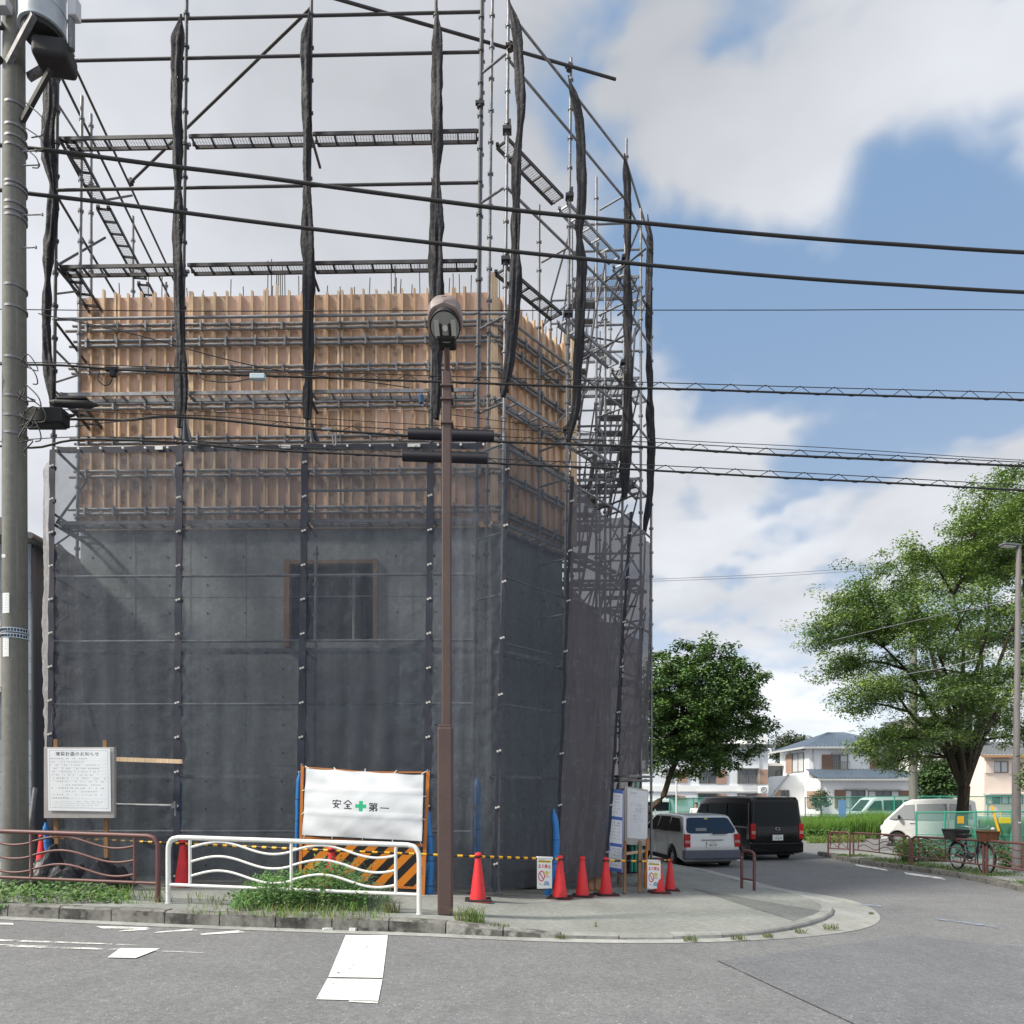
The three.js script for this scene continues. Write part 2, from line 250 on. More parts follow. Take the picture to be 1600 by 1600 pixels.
const kerbPts = [P2(-40, 10.6), P2(-20, 9.1), ...pxPath([[-250, 1421], [0, 1432], [300, 1445.5], [640, 1457.5], [720, 1461], [850, 1466.5], [1000, 1469], [1120, 1466.5], [1200, 1460], [1262, 1448], [1296, 1435], [1303, 1424], [1288, 1412], [1250, 1400], [1190, 1387], [1100, 1363]])];
{ const l = kerbPts[kerbPts.length - 1]; kerbPts.push(P2(l.x - 0.4, l.y + 3.5), P2(l.x - 1.1, l.y + 8), P2(l.x - 2.4, l.y + 17)); }
const kerbP = resample(kerbPts, 0.605), kerbN = side(kerbP);
function kerbRun(name, P, N, lev, w, seg = 0.012, chunks = 1) {
  const grp = new THREE.Group(); grp.name = name; grp.userData.kind = 'structure'; scene.add(grp);
  for (let i = 0; i + 1 < P.length; i++) {
    if (P[i].x < -16 || P[i].y > 40) continue;
    const k = i % 3, dy = rr(-0.006, 0.006);
    const sec = (p, n, e, q) => { const o = P2(p.x + e.x, p.y + e.y), L = lev(p.x) + 0.006 + dy; const f = (s, l) => { const r = P2(o.x + n.x * s, o.y + n.y * s); return onG(r, l); }; return [f(w, -0.06), f(w, L), f(0.022, L), f(0.004, L - 0.018), f(0, L - 0.05 > 0 ? L - 0.05 : L * 0.4), f(-0.012, -0.06)]; };
    const t = P[i + 1].clone().sub(P[i]).normalize().multiplyScalar(seg / 2);
    const g = prism(sec(P[i], N[i], t), sec(P[i + 1], N[i + 1], t.clone().negate()));
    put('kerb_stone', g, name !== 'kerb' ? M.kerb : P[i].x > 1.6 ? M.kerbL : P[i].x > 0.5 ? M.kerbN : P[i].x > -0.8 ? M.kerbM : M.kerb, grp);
  }
  return grp;
}
kerbRun('kerb', kerbP, kerbN, walkL, 0.16);
const fineP = resample(kerbPts, 0.12), fineN = side(fineP), inner = fineP.map((p, i) => P2(p.x + fineN[i].x * 0.155, p.y + fineN[i].y * 0.155));
const strip = (P, N, a, b, l, nv = 2) => grid(P.length - 1, nv, (u, v) => { const i = Math.round(u * (P.length - 1)); const s = lerp(a(i), b(i), v); return onG(P2(P[i].x + N[i].x * s, P[i].y + N[i].y * s), l); });
{
  const wd = (p) => 0.20 + 0.38 * sst(p.x, 2.2, 4.3) * (1 - 0.6 * sst(p.y, 11.5, 14));
  S('gutter', strip(fineP, fineN, (i) => -wd(fineP[i]), () => 0.02, 0.005), M.gutter);
  // pavement: columns between the front and the far edge of the kerb's inner line
  const xm = Math.max(...inner.map((p) => p.x)) - 0.02, col = (x) => { const hits = []; for (let i = 0; i + 1 < inner.length; i++) { const a = inner[i], b = inner[i + 1]; if ((a.x - x) * (b.x - x) <= 0 && a.x !== b.x) hits.push(lerp(a.y, b.y, (x - a.x) / (b.x - a.x))); } return [Math.min(...hits), hits.length > 1 ? Math.max(...hits) : 24]; };
  const X = []; for (let x = -15; x < xm; x += x < -2 || x > 3.6 ? 0.06 + (x < -4 ? 0.4 : 0) : 0.14) X.push(x); X.push(xm);
  S('sidewalk', grid(X.length - 1, 14, (u, v) => { const x = X[Math.round(u * (X.length - 1))], [a, b] = col(x); const d = lerp(a, Math.min(b, 24), v); return V(x, GY(x, d, walkL(x)), -d); }), M.walk);
}
const onWalk = (px, py) => { let g = gp(px, py, 0.08); for (let i = 0; i < 5; i++) g = gp(px, py, walkL(g.x)); g.p.y = g.y = GY(g.x, g.d, walkL(g.x)); return g; };
function sheet(name, px, lift, m, walk = false, n = 8) {            // a patch on the ground with the given corners (quad rows)
  const A = px.map(([x, y]) => walk ? onWalk(x, y) : gp(x, y));
  const g = grid(n, n, (u, v) => { const x = lerp(lerp(A[0].x, A[1].x, u), lerp(A[3].x, A[2].x, u), v), d = lerp(lerp(A[0].d, A[1].d, u), lerp(A[3].d, A[2].d, u), v); return V(x, GY(x, d, (walk ? walkL(x) : 0) + lift), -d); });
  return S(name, g, m);
}
// a darker, coarser surface at the mouth of the side street, beyond a slanting joint
sheet('road_patch', [[1122, 1502], [1420, 1462], [2600, 1560], [1760, 1800]], 0.004, M.asphalt2);
sheet('road_patch', [[1080, 1388], [1190, 1408], [1285, 1424], [1245, 1441]], 0.004, M.patch, true);
sheet('road_joint', [[1121, 1501], [1760, 1798.5], [1758.6, 1799.6], [1120.2, 1501.8]], 0.008, mat([0.095, 0.097, 0.10], 0.95, { alphaMap: T.worn, alphaTest: 0.5 }), false, 24);
const mark = (px, label, m = M.paint, l = 0.006, group) => { const k = sheet('road_marking', px, l, m); k.userData = { label, category: 'road marking', kind: 'structure' }; return k; };
mark([[540, 1462], [606, 1462], [598, 1529], [513, 1527.5]], 'larger white block of the broad stripe painted on the road, nearer the kerb');
mark([[511.5, 1530], [597.5, 1531.5], [591, 1565], [494, 1562.5]], 'smaller white block of the broad stripe painted on the road, nearer the camera');
mark([[545, 1564.5], [591, 1566.5], [590, 1569], [546, 1566.5]], 'thin sliver of white paint below the broad road stripe');
mark([[150, 1448], [228, 1449.5], [240, 1452.5], [160, 1451.5]], 'worn white road lettering stroke by the kerb, leftmost of three', M.paintW);
mark([[195, 1454], [234, 1451.5], [238, 1453.5], [185, 1456]], 'short worn white stroke under the leftmost road lettering', M.paintW);
mark([[245, 1457], [300, 1451.8], [310, 1454.5], [240, 1458.5]], 'worn white road lettering stroke by the kerb, middle of three', M.paintW);
mark([[312, 1460], [372, 1454.5], [384, 1457.5], [316, 1461.5]], 'worn white road lettering stroke by the kerb, right of three', M.paintW);
mark([[-60, 1466], [180, 1475.5], [222, 1478], [-60, 1469.5]], 'long thin worn white line on the road, upper of two at left', M.paintX);
mark([[-60, 1474], [180, 1483], [345, 1490.5], [-60, 1478]], 'long thin worn white line on the road, lower of two at left', M.paintX);
mark([[188, 1483], [250, 1483.5], [212, 1498.5], [168, 1497.5]], 'solid white painted block crossing the thin worn line on the road', M.paint, 0.009);
mark([[-30, 1442.5], [20, 1443], [22, 1445.5], [-30, 1445]], 'short white dash on the road beside the ivy covered kerb');
mark([[1336, 1350.5], [1384, 1358.5], [1388, 1361], [1338, 1353]], 'white dash along the far right kerb, farther of two', M.paintW);
mark([[1412, 1363], [1472, 1371.5], [1478, 1375], [1416, 1366.5]], 'white dash along the far right kerb, nearer of two', M.paintW);
mark([[1116, 1338], [1156, 1343], [1160, 1346.5], [1120, 1341.5]], 'worn white road lettering behind the silver wagon', M.paintX);
mark([[1342, 1412.5], [1378, 1416], [1376, 1418], [1342, 1415]], 'faint blue chalk line on the road near the rounded kerb', mat([0.27, 0.34, 0.45], 0.9, { alphaMap: T.worn2, alphaTest: 0.5 }), 0.010);
mark([[1462, 1435], [1560, 1449], [1562, 1451.5], [1462, 1437.5]], 'faint blue chalk line on the road at the right', mat([0.25, 0.30, 0.38], 0.9, { alphaMap: T.worn2, alphaTest: 0.5 }), 0.010);
// right-hand pavement with its kerb
const kerb2Pts = pxPath([[1277, 1336], [1300, 1341.5], [1340, 1349.5], [1422, 1360.5], [1500, 1372.5], [1600, 1394], [1760, 1432], [1990, 1500]]);
const k2 = resample(kerb2Pts, 0.6), k2n = side(k2), k2f = resample(kerb2Pts, 0.2), k2fn = side(k2f);
kerbRun('far_kerb', k2, k2n, () => 0.11, 0.16);
S('far_sidewalk', strip(k2f, k2fn, () => 0.15, () => 3.4, 0.11, 6), M.walk);
const onWalk2 = (px, py) => { const g = gp(px, py, 0.11); return g; };
// ---------- the building under construction ----------
const TH = 1.2 * Math.PI / 180, fx = Math.cos(TH), fz = Math.sin(TH);
const lean = (y) => 0.011 * (y - 6.5);
const FR = (u, y, w) => V(-0.51 + u * fx - w * fz + lean(y), y, -(10.5 - u * fz + w * fx));   // scaffold: u along the front from its right corner, w back
const sdir = V(-Math.sin(7.8 * Math.PI / 180), 0, -Math.cos(7.8 * Math.PI / 180));          // the way the side street runs
const onLine = (p, s) => p.clone().addScaledVector(sdir, s);
// building plan: left front corner, right front corner, end of the cut corner, then back along the street
const B0 = V(-6.96, 0, -11.72), B1 = V(-0.33, 0, -11.58), B2 = V(0.90, 0, -13.02), B3 = onLine(B2, 7), B4 = onLine(B0, 8.4);
const YB = -0.2, YM = 5.80, YT = 9.48;
const wallBox = (p, q, y0, y1, t, s0 = 0, s1 = 1) => { const a = p.clone().lerp(q, s0), b = p.clone().lerp(q, s1), L = Math.hypot(b.x - a.x, b.z - a.z), ry = Math.atan2(-(b.z - a.z), b.x - a.x); const n = V(-(b.z - a.z) / L, 0, (b.x - a.x) / L).multiplyScalar(-1); return bx(L, y1 - y0, t, (a.x + b.x) / 2 + n.x * t / 2 * -1 * -1, (y0 + y1) / 2, (a.z + b.z) / 2 + n.z * t / 2, ry); };
const outN = (p, q) => { const L = Math.hypot(q.x - p.x, q.z - p.z); return V(-(q.z - p.z) / L, 0, (q.x - p.x) / L); };   // faces the camera for p left of q
{
  const t = thing('concrete_building', 'grey unfinished concrete building with tie holes and a window opening behind mesh sheets', 'building', V(-3, -0.2, -13));
  const L = Math.hypot(B1.x - B0.x, B1.z - B0.z), s = (x) => (x - B0.x) / (B1.x - B0.x);
  const w0 = s(-3.62), w1 = s(-2.15), wy0 = 3.94, wy1 = 5.22, T0 = 0.22;
  put('wall', [wallBox(B0, B1, YB, YM, T0, 0, w0), wallBox(B0, B1, YB, YM, T0, w1, 1), wallBox(B0, B1, YB, wy0, T0, w0, w1), wallBox(B0, B1, wy1, YM, T0, w0, w1)], M.conc, t);
  put('wall', wallBox(B1, B2, YB, YM, T0, 0.004, 1), M.conc, t);
  put('wall', wallBox(B2, B3, YB, YM, T0), M.conc, t); put('wall', wallBox(B4, B0, YB, YM, T0), M.conc, t); put('wall', wallBox(B3, B4, YB, YM, T0), M.conc, t);
  const sh = new THREE.Shape([B0, B1, B2, B3, B4].map((p) => { const c = V(-3.3, 0, -15.6), k = p.clone().sub(c).multiplyScalar(0.985).add(c); return new THREE.Vector2(k.x, -k.z); }));
  for (const y of [2.6, 5.62]) { const g = new THREE.ExtrudeGeometry(sh, { depth: 0.18, bevelEnabled: false }); g.rotateX(-Math.PI / 2); g.translate(0, y, 0); put('floor_slab', g, M.conc, t); }
  const n = outN(B0, B1), P = (f, y, o = 0) => { const p = B0.clone().lerp(B1, f); return V(p.x + n.x * o, y, p.z + n.z * o); };
  const fr = [bar(P(w0 + 0.004, wy0 - 0.1, 0.012), P(w0 + 0.004, wy1 + 0.02, 0.012), 0.09, 0.12, n), bar(P(w1 - 0.004, wy0, 0.012), P(w1 - 0.004, wy1 + 0.02, 0.012), 0.07, 0.12, n), bar(P(w0 + 0.012, wy1 - 0.02, 0.009), P(w1 - 0.01, wy1 - 0.02, 0.009), 0.06, 0.10, n)];
  put('window_frame', fr, M.timber, t);
  put('prop', cy(P(lerp(w0, w1, 0.7), wy0, -0.25), P(lerp(w0, w1, 0.7), wy1, -0.25), 0.025), M.steel, t);
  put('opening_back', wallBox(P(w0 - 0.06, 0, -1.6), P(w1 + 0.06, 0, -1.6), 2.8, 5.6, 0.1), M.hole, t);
  const holes = [], cone = (p, nn) => { const g = cy(p.clone().addScaledVector(nn, -0.02), p.clone().addScaledVector(nn, 0.004), 0.018, 0.018, 8); holes.push(g); };
  for (let y = 0.35; y < 5.6; y += 0.45) for (let f = 0.03; f < 0.99; f += 0.0925) { const q = f + (y * 13 % 3 < 1 ? 0.004 : 0); if (q > w0 - 0.02 && q < w1 + 0.02 && y > wy0 - 0.1 && y < wy1 + 0.1) continue; if (Math.round(y / 0.45) % 2 && R() < 0.5) continue; cone(P(q, y), n); }
  const n2 = outN(B1, B2);
  for (let y = 0.35; y < 5.6; y += 0.9) for (const f of [0.12, 0.42, 0.72, 0.93]) { const p = B1.clone().lerp(B2, f); cone(V(p.x, y, p.z), n2); }
  put('tie_hole', holes, M.hole, t).userData.kind = 'stuff';
  const jn = []; for (const y of [0.95, 1.96, 2.86, 3.76, 4.66]) jn.push(bar(P(0.001, y, 0.0), P(0.999, y, 0.0), 0.008, 0.008, n)); for (let f = 0.135; f < 0.98; f += 0.135) if (f < w0 || f > w1) jn.push(bar(P(f, YB, 0.001), P(f, YM, 0.001), 0.007, 0.007, n));
  put('joint_fin', jn, M.conc, t);
}
{
  const t = thing('timber_formwork', 'orange brown plywood formwork with upright battens and paired pipes on top of the concrete', 'formwork', V(-3, YM, -12));
  const face = (p, q, seed0, last) => {
    const L = Math.hypot(q.x - p.x, q.z - p.z), d = q.clone().sub(p).setY(0).normalize(), n = outN(p, q), ry = Math.atan2(-d.z, d.x);
    const at3 = (s, y, o) => V(p.x + d.x * s + n.x * o, y, p.z + d.z * s + n.z * o);
    // plywood panels, 0.6 wide, two courses
    const gs = {}, pan = (w, h, s, y, k) => { const key = w.toFixed(3) + h; gs[key] ??= boxUV(plain(new THREE.BoxGeometry(w - 0.004, h - 0.004, 0.012))); const m = new THREE.Mesh(gs[key], M.ply[k]); m.name = 'plywood_panel'; m.position.copy(at3(s, y, 0.02 + rr(-0.003, 0.003))).sub(t.off); m.rotation.y = ry; m.castShadow = m.receiveShadow = true; t.add(m); };
    const N = Math.round(L / 0.6), w = L / N;
    for (let i = 0; i < N; i++) { const split = 7.63 + (i % 2 ? 0.0 : 0.0); pan(w, split - YM - 0.02, (i + 0.5) * w, (split + YM) / 2 + 0.01, Math.floor(R() * 5)); pan(w, YT - split - 0.01, (i + 0.5) * w, (YT + split) / 2, Math.floor(R() * 5)); }
    // upright battens, doubled at the panel joints
    const bg = boxUV(plain(new THREE.BoxGeometry(0.03, 1, 0.05)));
    for (let s = 0.012, i = 0; s < L - 0.005; s += 0.2, i++) for (let dd = 0; dd < (i % 3 === 0 && R() < 0.65 ? 2 : 1); dd++) { const top = YT + (R() < 0.8 ? rr(0.0, 0.06) : rr(0.05, 0.15)), m = new THREE.Mesh(bg, M.batten[Math.floor(R() * 3)]); m.name = 'batten'; m.scale.y = top - YM - 0.02; m.position.copy(at3(Math.min(L - 0.02, s + dd * 0.045 + rr(-0.012, 0.012)), (top + YM) / 2 + 0.01, 0.056)).sub(t.off); m.rotation.y = ry; m.rotation.z = rr(-0.003, 0.003); m.castShadow = m.receiveShadow = true; t.add(m); }
    // paired waler pipes with clamps
    const ties = [];
    for (const [y, e] of [[8.93, 1], [8.68, 1], [8.25, 1], [7.68, 1], [7.13, 1], [6.60, 1], [6.00, 1]]) for (const k of [0, 1]) {
      const yy = y + (k ? -0.038 : 0.038), o = 0.112; let s = -0.12 + rr(-0.05, 0.1);
      while (s < L + 0.05) { const len = Math.min(rr(2.2, 4), L + 0.16 - s); if (len < 0.3) break; put('waler_pipe', cy(at3(s, yy + rr(-0.006, 0.006), o), at3(s + len, yy + rr(-0.006, 0.006), o), 0.0243, 0.0243, 10), R() < 0.6 ? M.steel : M.galv, t); s += len + 0.01; }
      if (!k) for (let q = 0.2; q < L; q += 0.45) { ties.push(bx(0.03, 0.16, 0.03, ...at3(q + rr(-0.05, 0.05), y, 0.15).toArray(), ry)); ties.push(cy(at3(q, y, 0.09), at3(q, y, 0.21), 0.008, 0.008, 6)); }
    }
    put('form_tie', ties, M.galv, t).userData.kind = 'stuff';
    put('bottom_ledger', bar(at3(0, YM - 0.03, 0.05), at3(L, YM - 0.03, 0.05), 0.06, 0.09), M.batten[1], t);
  };
  face(B0, B1, 1); face(B1, B2, 2);
  for (const [p, q] of [[B2, B3], [B4, B0], [B3, B4]]) put('rear_panel', wallBox(p, q, YM, YT - 0.02, 0.03, 0.005, 0.995), M.ply[2], t);
  for (const [p, o] of [[B1, 0.05], [B2, 0.06], [B2, 0.20]]) { const n = outN(B0, B1); put('corner_board', bx(0.11, YT - YM + (o < 0.1 ? 0.25 : 0.05), 0.03, p.x + o, (YT + YM) / 2 + 0.12, p.z + 0.10, 0.3), M.batten[2], t); }
  const bars = [], stick = (x, z, h) => bars.push(cy(V(x, YT - 0.3, z), V(x + rr(-0.03, 0.03), YT + h, z + rr(-0.03, 0.03)), 0.008, 0.008, 5));
  for (let f = 0.02; f < 1; f += 0.034) { const p = B0.clone().lerp(B1, f); if (R() < 0.8) stick(p.x, p.z - 0.12, rr(0.15, 0.5)); }
  for (const px of [418, 424, 430, 434, 438, 441, 612, 617, 619, 624, 657, 700, 709, 719, 735]) stick((px - CX) / 97, -11.7, rr(0.3, 0.75));
  for (let f = 0.1; f < 1; f += 0.09) { const p = B1.clone().lerp(B2, f); stick(p.x - 0.1, p.z - 0.1, rr(0.2, 0.6)); }
  put('rebar', bars, M.rebar, t).userData.kind = 'stuff';
}

// ---------- the scaffold ----------
const lifts = [1.75, 3.6, 5.48, 7.37, 9.25, 11.14];
const scaf = thing('scaffold', 'tall grey steel pipe scaffold wrapped round the front and cut corner of the building', 'scaffold', V(-3, -0.15, -10.5));
const chamC = V(-0.122, 0, -10.58), chamD = V(0.88, 0, -11.76), chamE = V(1.99, 0, -13.1), chamF = V(2.76, 0, -14.4), chamG = V(2.55, 0, -16.2);
const gnd = (p) => GY(p.x, -p.z, walkL(p.x));
function post(p, y1, m = M.galvP, ln = true, ring = 0.475, y0) {
  const b = y0 ?? gnd(p) + 0.02, q = (y) => ln ? V(p.x + lean(y), y, p.z) : V(p.x, y, p.z);
  const k = put('post', cy(q(b), q(y1), 0.0243, 0.0243, 10), m, scaf), r = [];
  for (let y = b + 0.3; y < y1 - 0.05; y += ring) { const c = q(y); r.push(bx(0.085, 0.045, 0.02, c.x, c.y, c.z), bx(0.02, 0.045, 0.085, c.x, c.y, c.z), cy(c.clone().add(V(0, -0.012, 0)), c.clone().add(V(0, 0.012, 0)), 0.036, 0.036, 8)); }
  put('joint_ring', r, m, k).userData.kind = 'stuff';
  put('base_plate', bx(0.14, 0.01, 0.14, q(b).x, b - 0.004, q(b).z), m, k);
  return k;
}
const rail = (p, q, name = 'rail', m = M.galv, r = 0.0215) => { const k = put(name, cy(p, q, r, r, 8), m, scaf); return k; };
function plank(p, q, n, w, m = M.galvD) {                          // a walkway plank from p to q, w wide along n
  const d = q.clone().sub(p), L = d.length(); d.normalize(); const g = [], P = (s, t, y) => p.clone().addScaledVector(d, s).addScaledVector(n, t).add(V(0, y, 0));
  g.push(bar(P(0.03, 0.015, 0), P(L - 0.03, 0.015, 0), 0.025, 0.05), bar(P(0.03, w - 0.015, 0), P(L - 0.03, w - 0.015, 0), 0.025, 0.05));
  const N = Math.max(2, Math.round(L / 0.3)); for (let i = 0; i <= N; i++) { const s = lerp(0.04, L - 0.04, i / N); g.push(bar(P(s, 0.028, -0.005), P(s, w - 0.028, -0.005), 0.022, 0.03)); }
  for (const s of [0.02, L - 0.02]) for (const t of [0.04, w - 0.04]) g.push(bx(0.05, 0.04, 0.03, ...P(s, t, 0.02).toArray()));
  const k = put('walkway_plank', g, m, scaf), a = P(0.04, 0.028, 0.018), b = P(L - 0.04, 0.028, 0.018), nn = n.clone().multiplyScalar(w - 0.056);
  const deck = grid(1, 1, (u, v) => a.clone().lerp(b, u).addScaledVector(nn, v)); const uv = deck.attributes.uv; for (let i = 0; i < uv.count; i++) uv.setXY(i, uv.getX(i) * L, uv.getY(i) * w);
  put('grating', deck, M.grate, k, { keepUV: true });
  return k;
}
const US = [-6.20, -4.305, -2.475, -0.66, 0], nF = V(-fz, 0, -fx);
const FP = (u, w = 0) => { const p = FR(u, 6.5, w); p.y = 0; return p; };
for (const u of US) post(FP(u), u === 0 ? 14.1 : u === -6.20 ? 13.1 : 13.95);
for (const u of [-6.20, -2.475, 0]) post(FP(u, 0.62), 9.7 + (u === 0 ? 4.2 : u === -6.20 ? 2.6 : -4.4), M.galv);
const H = (u, y, w = 0) => FR(u, y, w);
for (let i = 0; i + 1 < US.length; i++) {
  const a = US[i], b = US[i + 1], e = 0.01;
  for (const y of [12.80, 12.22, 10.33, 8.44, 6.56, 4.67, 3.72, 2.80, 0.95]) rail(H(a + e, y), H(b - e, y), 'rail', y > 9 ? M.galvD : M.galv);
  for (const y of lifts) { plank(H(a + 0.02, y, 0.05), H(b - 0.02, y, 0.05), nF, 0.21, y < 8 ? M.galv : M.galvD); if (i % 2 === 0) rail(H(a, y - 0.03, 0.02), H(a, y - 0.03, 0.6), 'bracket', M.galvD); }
  if (i === 2) for (const y of [5.9]) rail(H(a, y), H(b, y + 0.0), 'rail');
}
rail(H(0, 8.44), H(0.45, 8.40, -0.05)); 
// left side of the scaffold running back
const left = (s) => onLine(FP(-6.20), s);
for (const [s, h] of [[1.25, 12.6], [3.05, 12.35], [4.9, 12.4], [6.7, 12.3]]) post(left(s), h, M.galv, false, 0.475);
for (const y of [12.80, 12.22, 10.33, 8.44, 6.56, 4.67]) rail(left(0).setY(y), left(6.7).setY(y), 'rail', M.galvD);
for (const y of lifts.slice(2)) { const n = V(Math.cos(0.136), 0, -Math.sin(0.136)); for (const [a, b] of [[0.05, 1.2], [1.3, 3.0], [3.1, 4.85], [4.95, 6.6]]) plank(left(a).setY(y).addScaledVector(n, 0.04), left(b).setY(y).addScaledVector(n, 0.04), n, 0.24); }
for (const [s, y0, y1] of [[0.1, 9.3, 11], [0.1, 5.5, 7.3], [3.1, 9.3, 11.1], [1.3, 11.2, 12.7]]) rail(left(s).setY(y0), left(s + 1.7).setY(y1), 'brace', M.galvD, 0.018);
// bracket arms at the left corner, two long raking pipes
for (const y of [11.6, 9.3, 8.0, 7.4, 5.6, 4.4, 3.1, 1.9]) { rail(H(-6.20, y), H(-6.20, y, 0.62), 'bracket', M.galv, 0.018); rail(H(-6.20, y - 0.45, 0.05), H(-6.20, y - 0.03, 0.6), 'bracket', M.galv, 0.014); }
rail(at(205, 284, 13.5), at(484, 14, 10.58), 'raking_pipe', M.galvD, 0.0243);
rail(at(470, -18, 10.2), at(962, 124, 11.7), 'raking_pipe', M.galvD, 0.0243);
// the cut corner
for (const [p, h] of [[chamC, 13.9], [chamD, 13.4], [chamE, 13.3], [chamF, 12.0]]) post(p, h, M.galv, p !== chamF);
const nC = V(-0.78, 0, -0.62);
for (const [p, h] of [[chamC, 13.9], [chamD, 11.3], [chamE, 12.9]]) { const q = p.clone().addScaledVector(nC, 0.55); post(p === chamC ? V(-0.37, 0, -10.9) : q, h, M.galv, p === chamC); for (const y of [12.3, 10.35, 8.46, 7.2, 6.6, 5.3, 4.4]) if (y < h) { rail(V(p.x + lean(y), y, p.z), V(q.x + lean(y), y, q.z), 'bracket', M.galv, 0.018); } }
const cham = [chamC, chamD, chamE, chamF], cY = (p, y) => V(p.x + (p === chamF ? 0 : lean(y)), y, p.z);
for (let i = 0; i < 3; i++) {
  const a = cham[i], b = cham[i + 1], d = b.clone().sub(a).normalize(), n = V(d.z, 0, -d.x);
  for (const y of [12.9, 11.75 + 0.45, 10.33, 8.44, 6.56, 4.67, 3.7, 2.80]) rail(cY(a, y), cY(b, y - (i === 2 && y > 12.5 ? 0.5 : 0)));
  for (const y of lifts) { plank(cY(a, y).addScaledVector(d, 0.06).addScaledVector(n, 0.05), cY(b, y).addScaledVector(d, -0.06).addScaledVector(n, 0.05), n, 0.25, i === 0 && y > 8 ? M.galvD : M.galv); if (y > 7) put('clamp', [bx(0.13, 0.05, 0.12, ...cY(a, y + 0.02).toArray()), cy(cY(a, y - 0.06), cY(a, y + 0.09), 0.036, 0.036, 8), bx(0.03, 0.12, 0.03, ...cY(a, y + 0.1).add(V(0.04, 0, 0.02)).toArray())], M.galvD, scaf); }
  if (i) for (let k = 1; k < 6; k++) rail(cY(a, lifts[k - 1] + 0.05).addScaledVector(n, 0.5), cY(b, lifts[k] - 0.05).addScaledVector(n, 0.5), 'brace', M.galv, 0.017);
}
for (const [x, y, d] of [[797, 73, 10.45], [889, 105, 11.7], [205, 284, 13.5], [750, 163, 10.5]]) { const p = at(x, y, d); put('clamp', [cy(p.clone().add(V(0, -0.05, 0)), p.clone().add(V(0, 0.05, 0)), 0.045, 0.045, 8), bx(0.13, 0.04, 0.05, p.x, p.y, p.z + 0.02)], M.galvD, scaf); }
// the stair tower behind the cut corner
{
  const e = V(0.78, 0, -0.62), f = V(sdir.x, 0, sdir.z), O = V(1.12, 0, -13.6), P = (a, b, y) => O.clone().addScaledVector(V(1, 0, 0.05), a).addScaledVector(f, b).setY(y);
  for (const [a, b, h] of [[0, 0, 12.2], [0.62, 0, 11.6], [1.28, 0, 12.4], [0, 2.1, 12.2], [0.62, 2.1, 12.2], [1.28, 2.1, 12.2], [0, 3.0, 12], [1.28, 3.0, 12]]) post(P(a, b, 0), h, M.galv, false, 0.6);
  for (let k = 0; k < 6; k++) {
    const y0 = k ? lifts[k - 1] : 0, y1 = lifts[k], even = k % 2, a0 = even ? 0.06 : 0.68, w = 0.5;
    const b0 = 2.0, b1 = 0.25, A = (a, t, dy) => P(a, lerp(b0, b1, t), lerp(y0, y1, t) + dy), tr = [];
    const fl = put('stair_stringer', [bar(A(a0, 0, 0), A(a0, 1, 0), 0.035, 0.11), bar(A(a0 + w, 0, 0), A(a0 + w, 1, 0), 0.035, 0.11)], M.galv, scaf);
    for (let i = 1; i < 9; i++) { const c = A(a0 + w / 2, i / 9, 0); put('stair_tread', bx(w - 0.05, 0.028, 0.2, c.x, c.y, c.z), M.galv, fl); }
    rail(A(a0, 0, 0.85), A(a0, 1, 0.85), 'stair_rail', M.galv, 0.017); rail(A(a0 + w, 0, 0.85), A(a0 + w, 1, 0.85), 'stair_rail', M.galv, 0.017);
    rail(A(a0, 0.1, 0.1), A(a0, 0.1, 0.85), 'stair_rail', M.galv, 0.014); rail(A(a0 + w, 0.5, 0.1), A(a0 + w, 0.5, 0.85), 'stair_rail', M.galv, 0.014); rail(A(a0 + w, 0.9, 0.1), A(a0 + w, 0.9, 0.85), 'stair_rail', M.galv, 0.014);
    for (const b of [0, 2.1]) { plank(P(0.02, b, y1), P(1.26, b, y1), f, 0.3, M.galv); plank(P(0.02, b + 0.32, y1), P(1.26, b + 0.32, y1), f, 0.3, M.galv); for (const dy of [0.5, 1.0]) rail(P(0, b, y1 + dy), P(1.28, b, y1 + dy)); }
    for (const a of [0, 1.28]) { rail(P(a, 0, y1 + 1.0), P(a, 3, y1 + 1.0)); rail(P(a, 0, y0 + 0.1), P(a, 2.1, y1 - 0.1), 'brace', M.galv, 0.016); rail(P(a, 2.1, y0 + 0.1), P(a, 0, y1 - 0.1), 'brace', M.galv, 0.016); }
  }
}

for (let i = 0; i < 34; i++) { const y = rr(3, 11.5), a = V(rr(0.9, 2.5), y, -rr(12.4, 15.6)), k = R(); const b = k < 0.4 ? a.clone().add(V(rr(-0.2, 0.9), rr(0.9, 1.8), rr(-0.8, 0.8))) : k < 0.75 ? a.clone().add(V(rr(0.6, 1.2), rr(-0.05, 0.05), rr(-0.9, 0.9))) : a.clone().add(V(0.02, rr(1, 2), 0)); for (const q of [a, b]) q.x = Math.min(q.x, 0.184 * -q.z); b.y = Math.min(b.y, 11.8); rail(a, b, 'loose_pipe', R() < 0.5 ? M.galvP : M.galv, 0.018); }
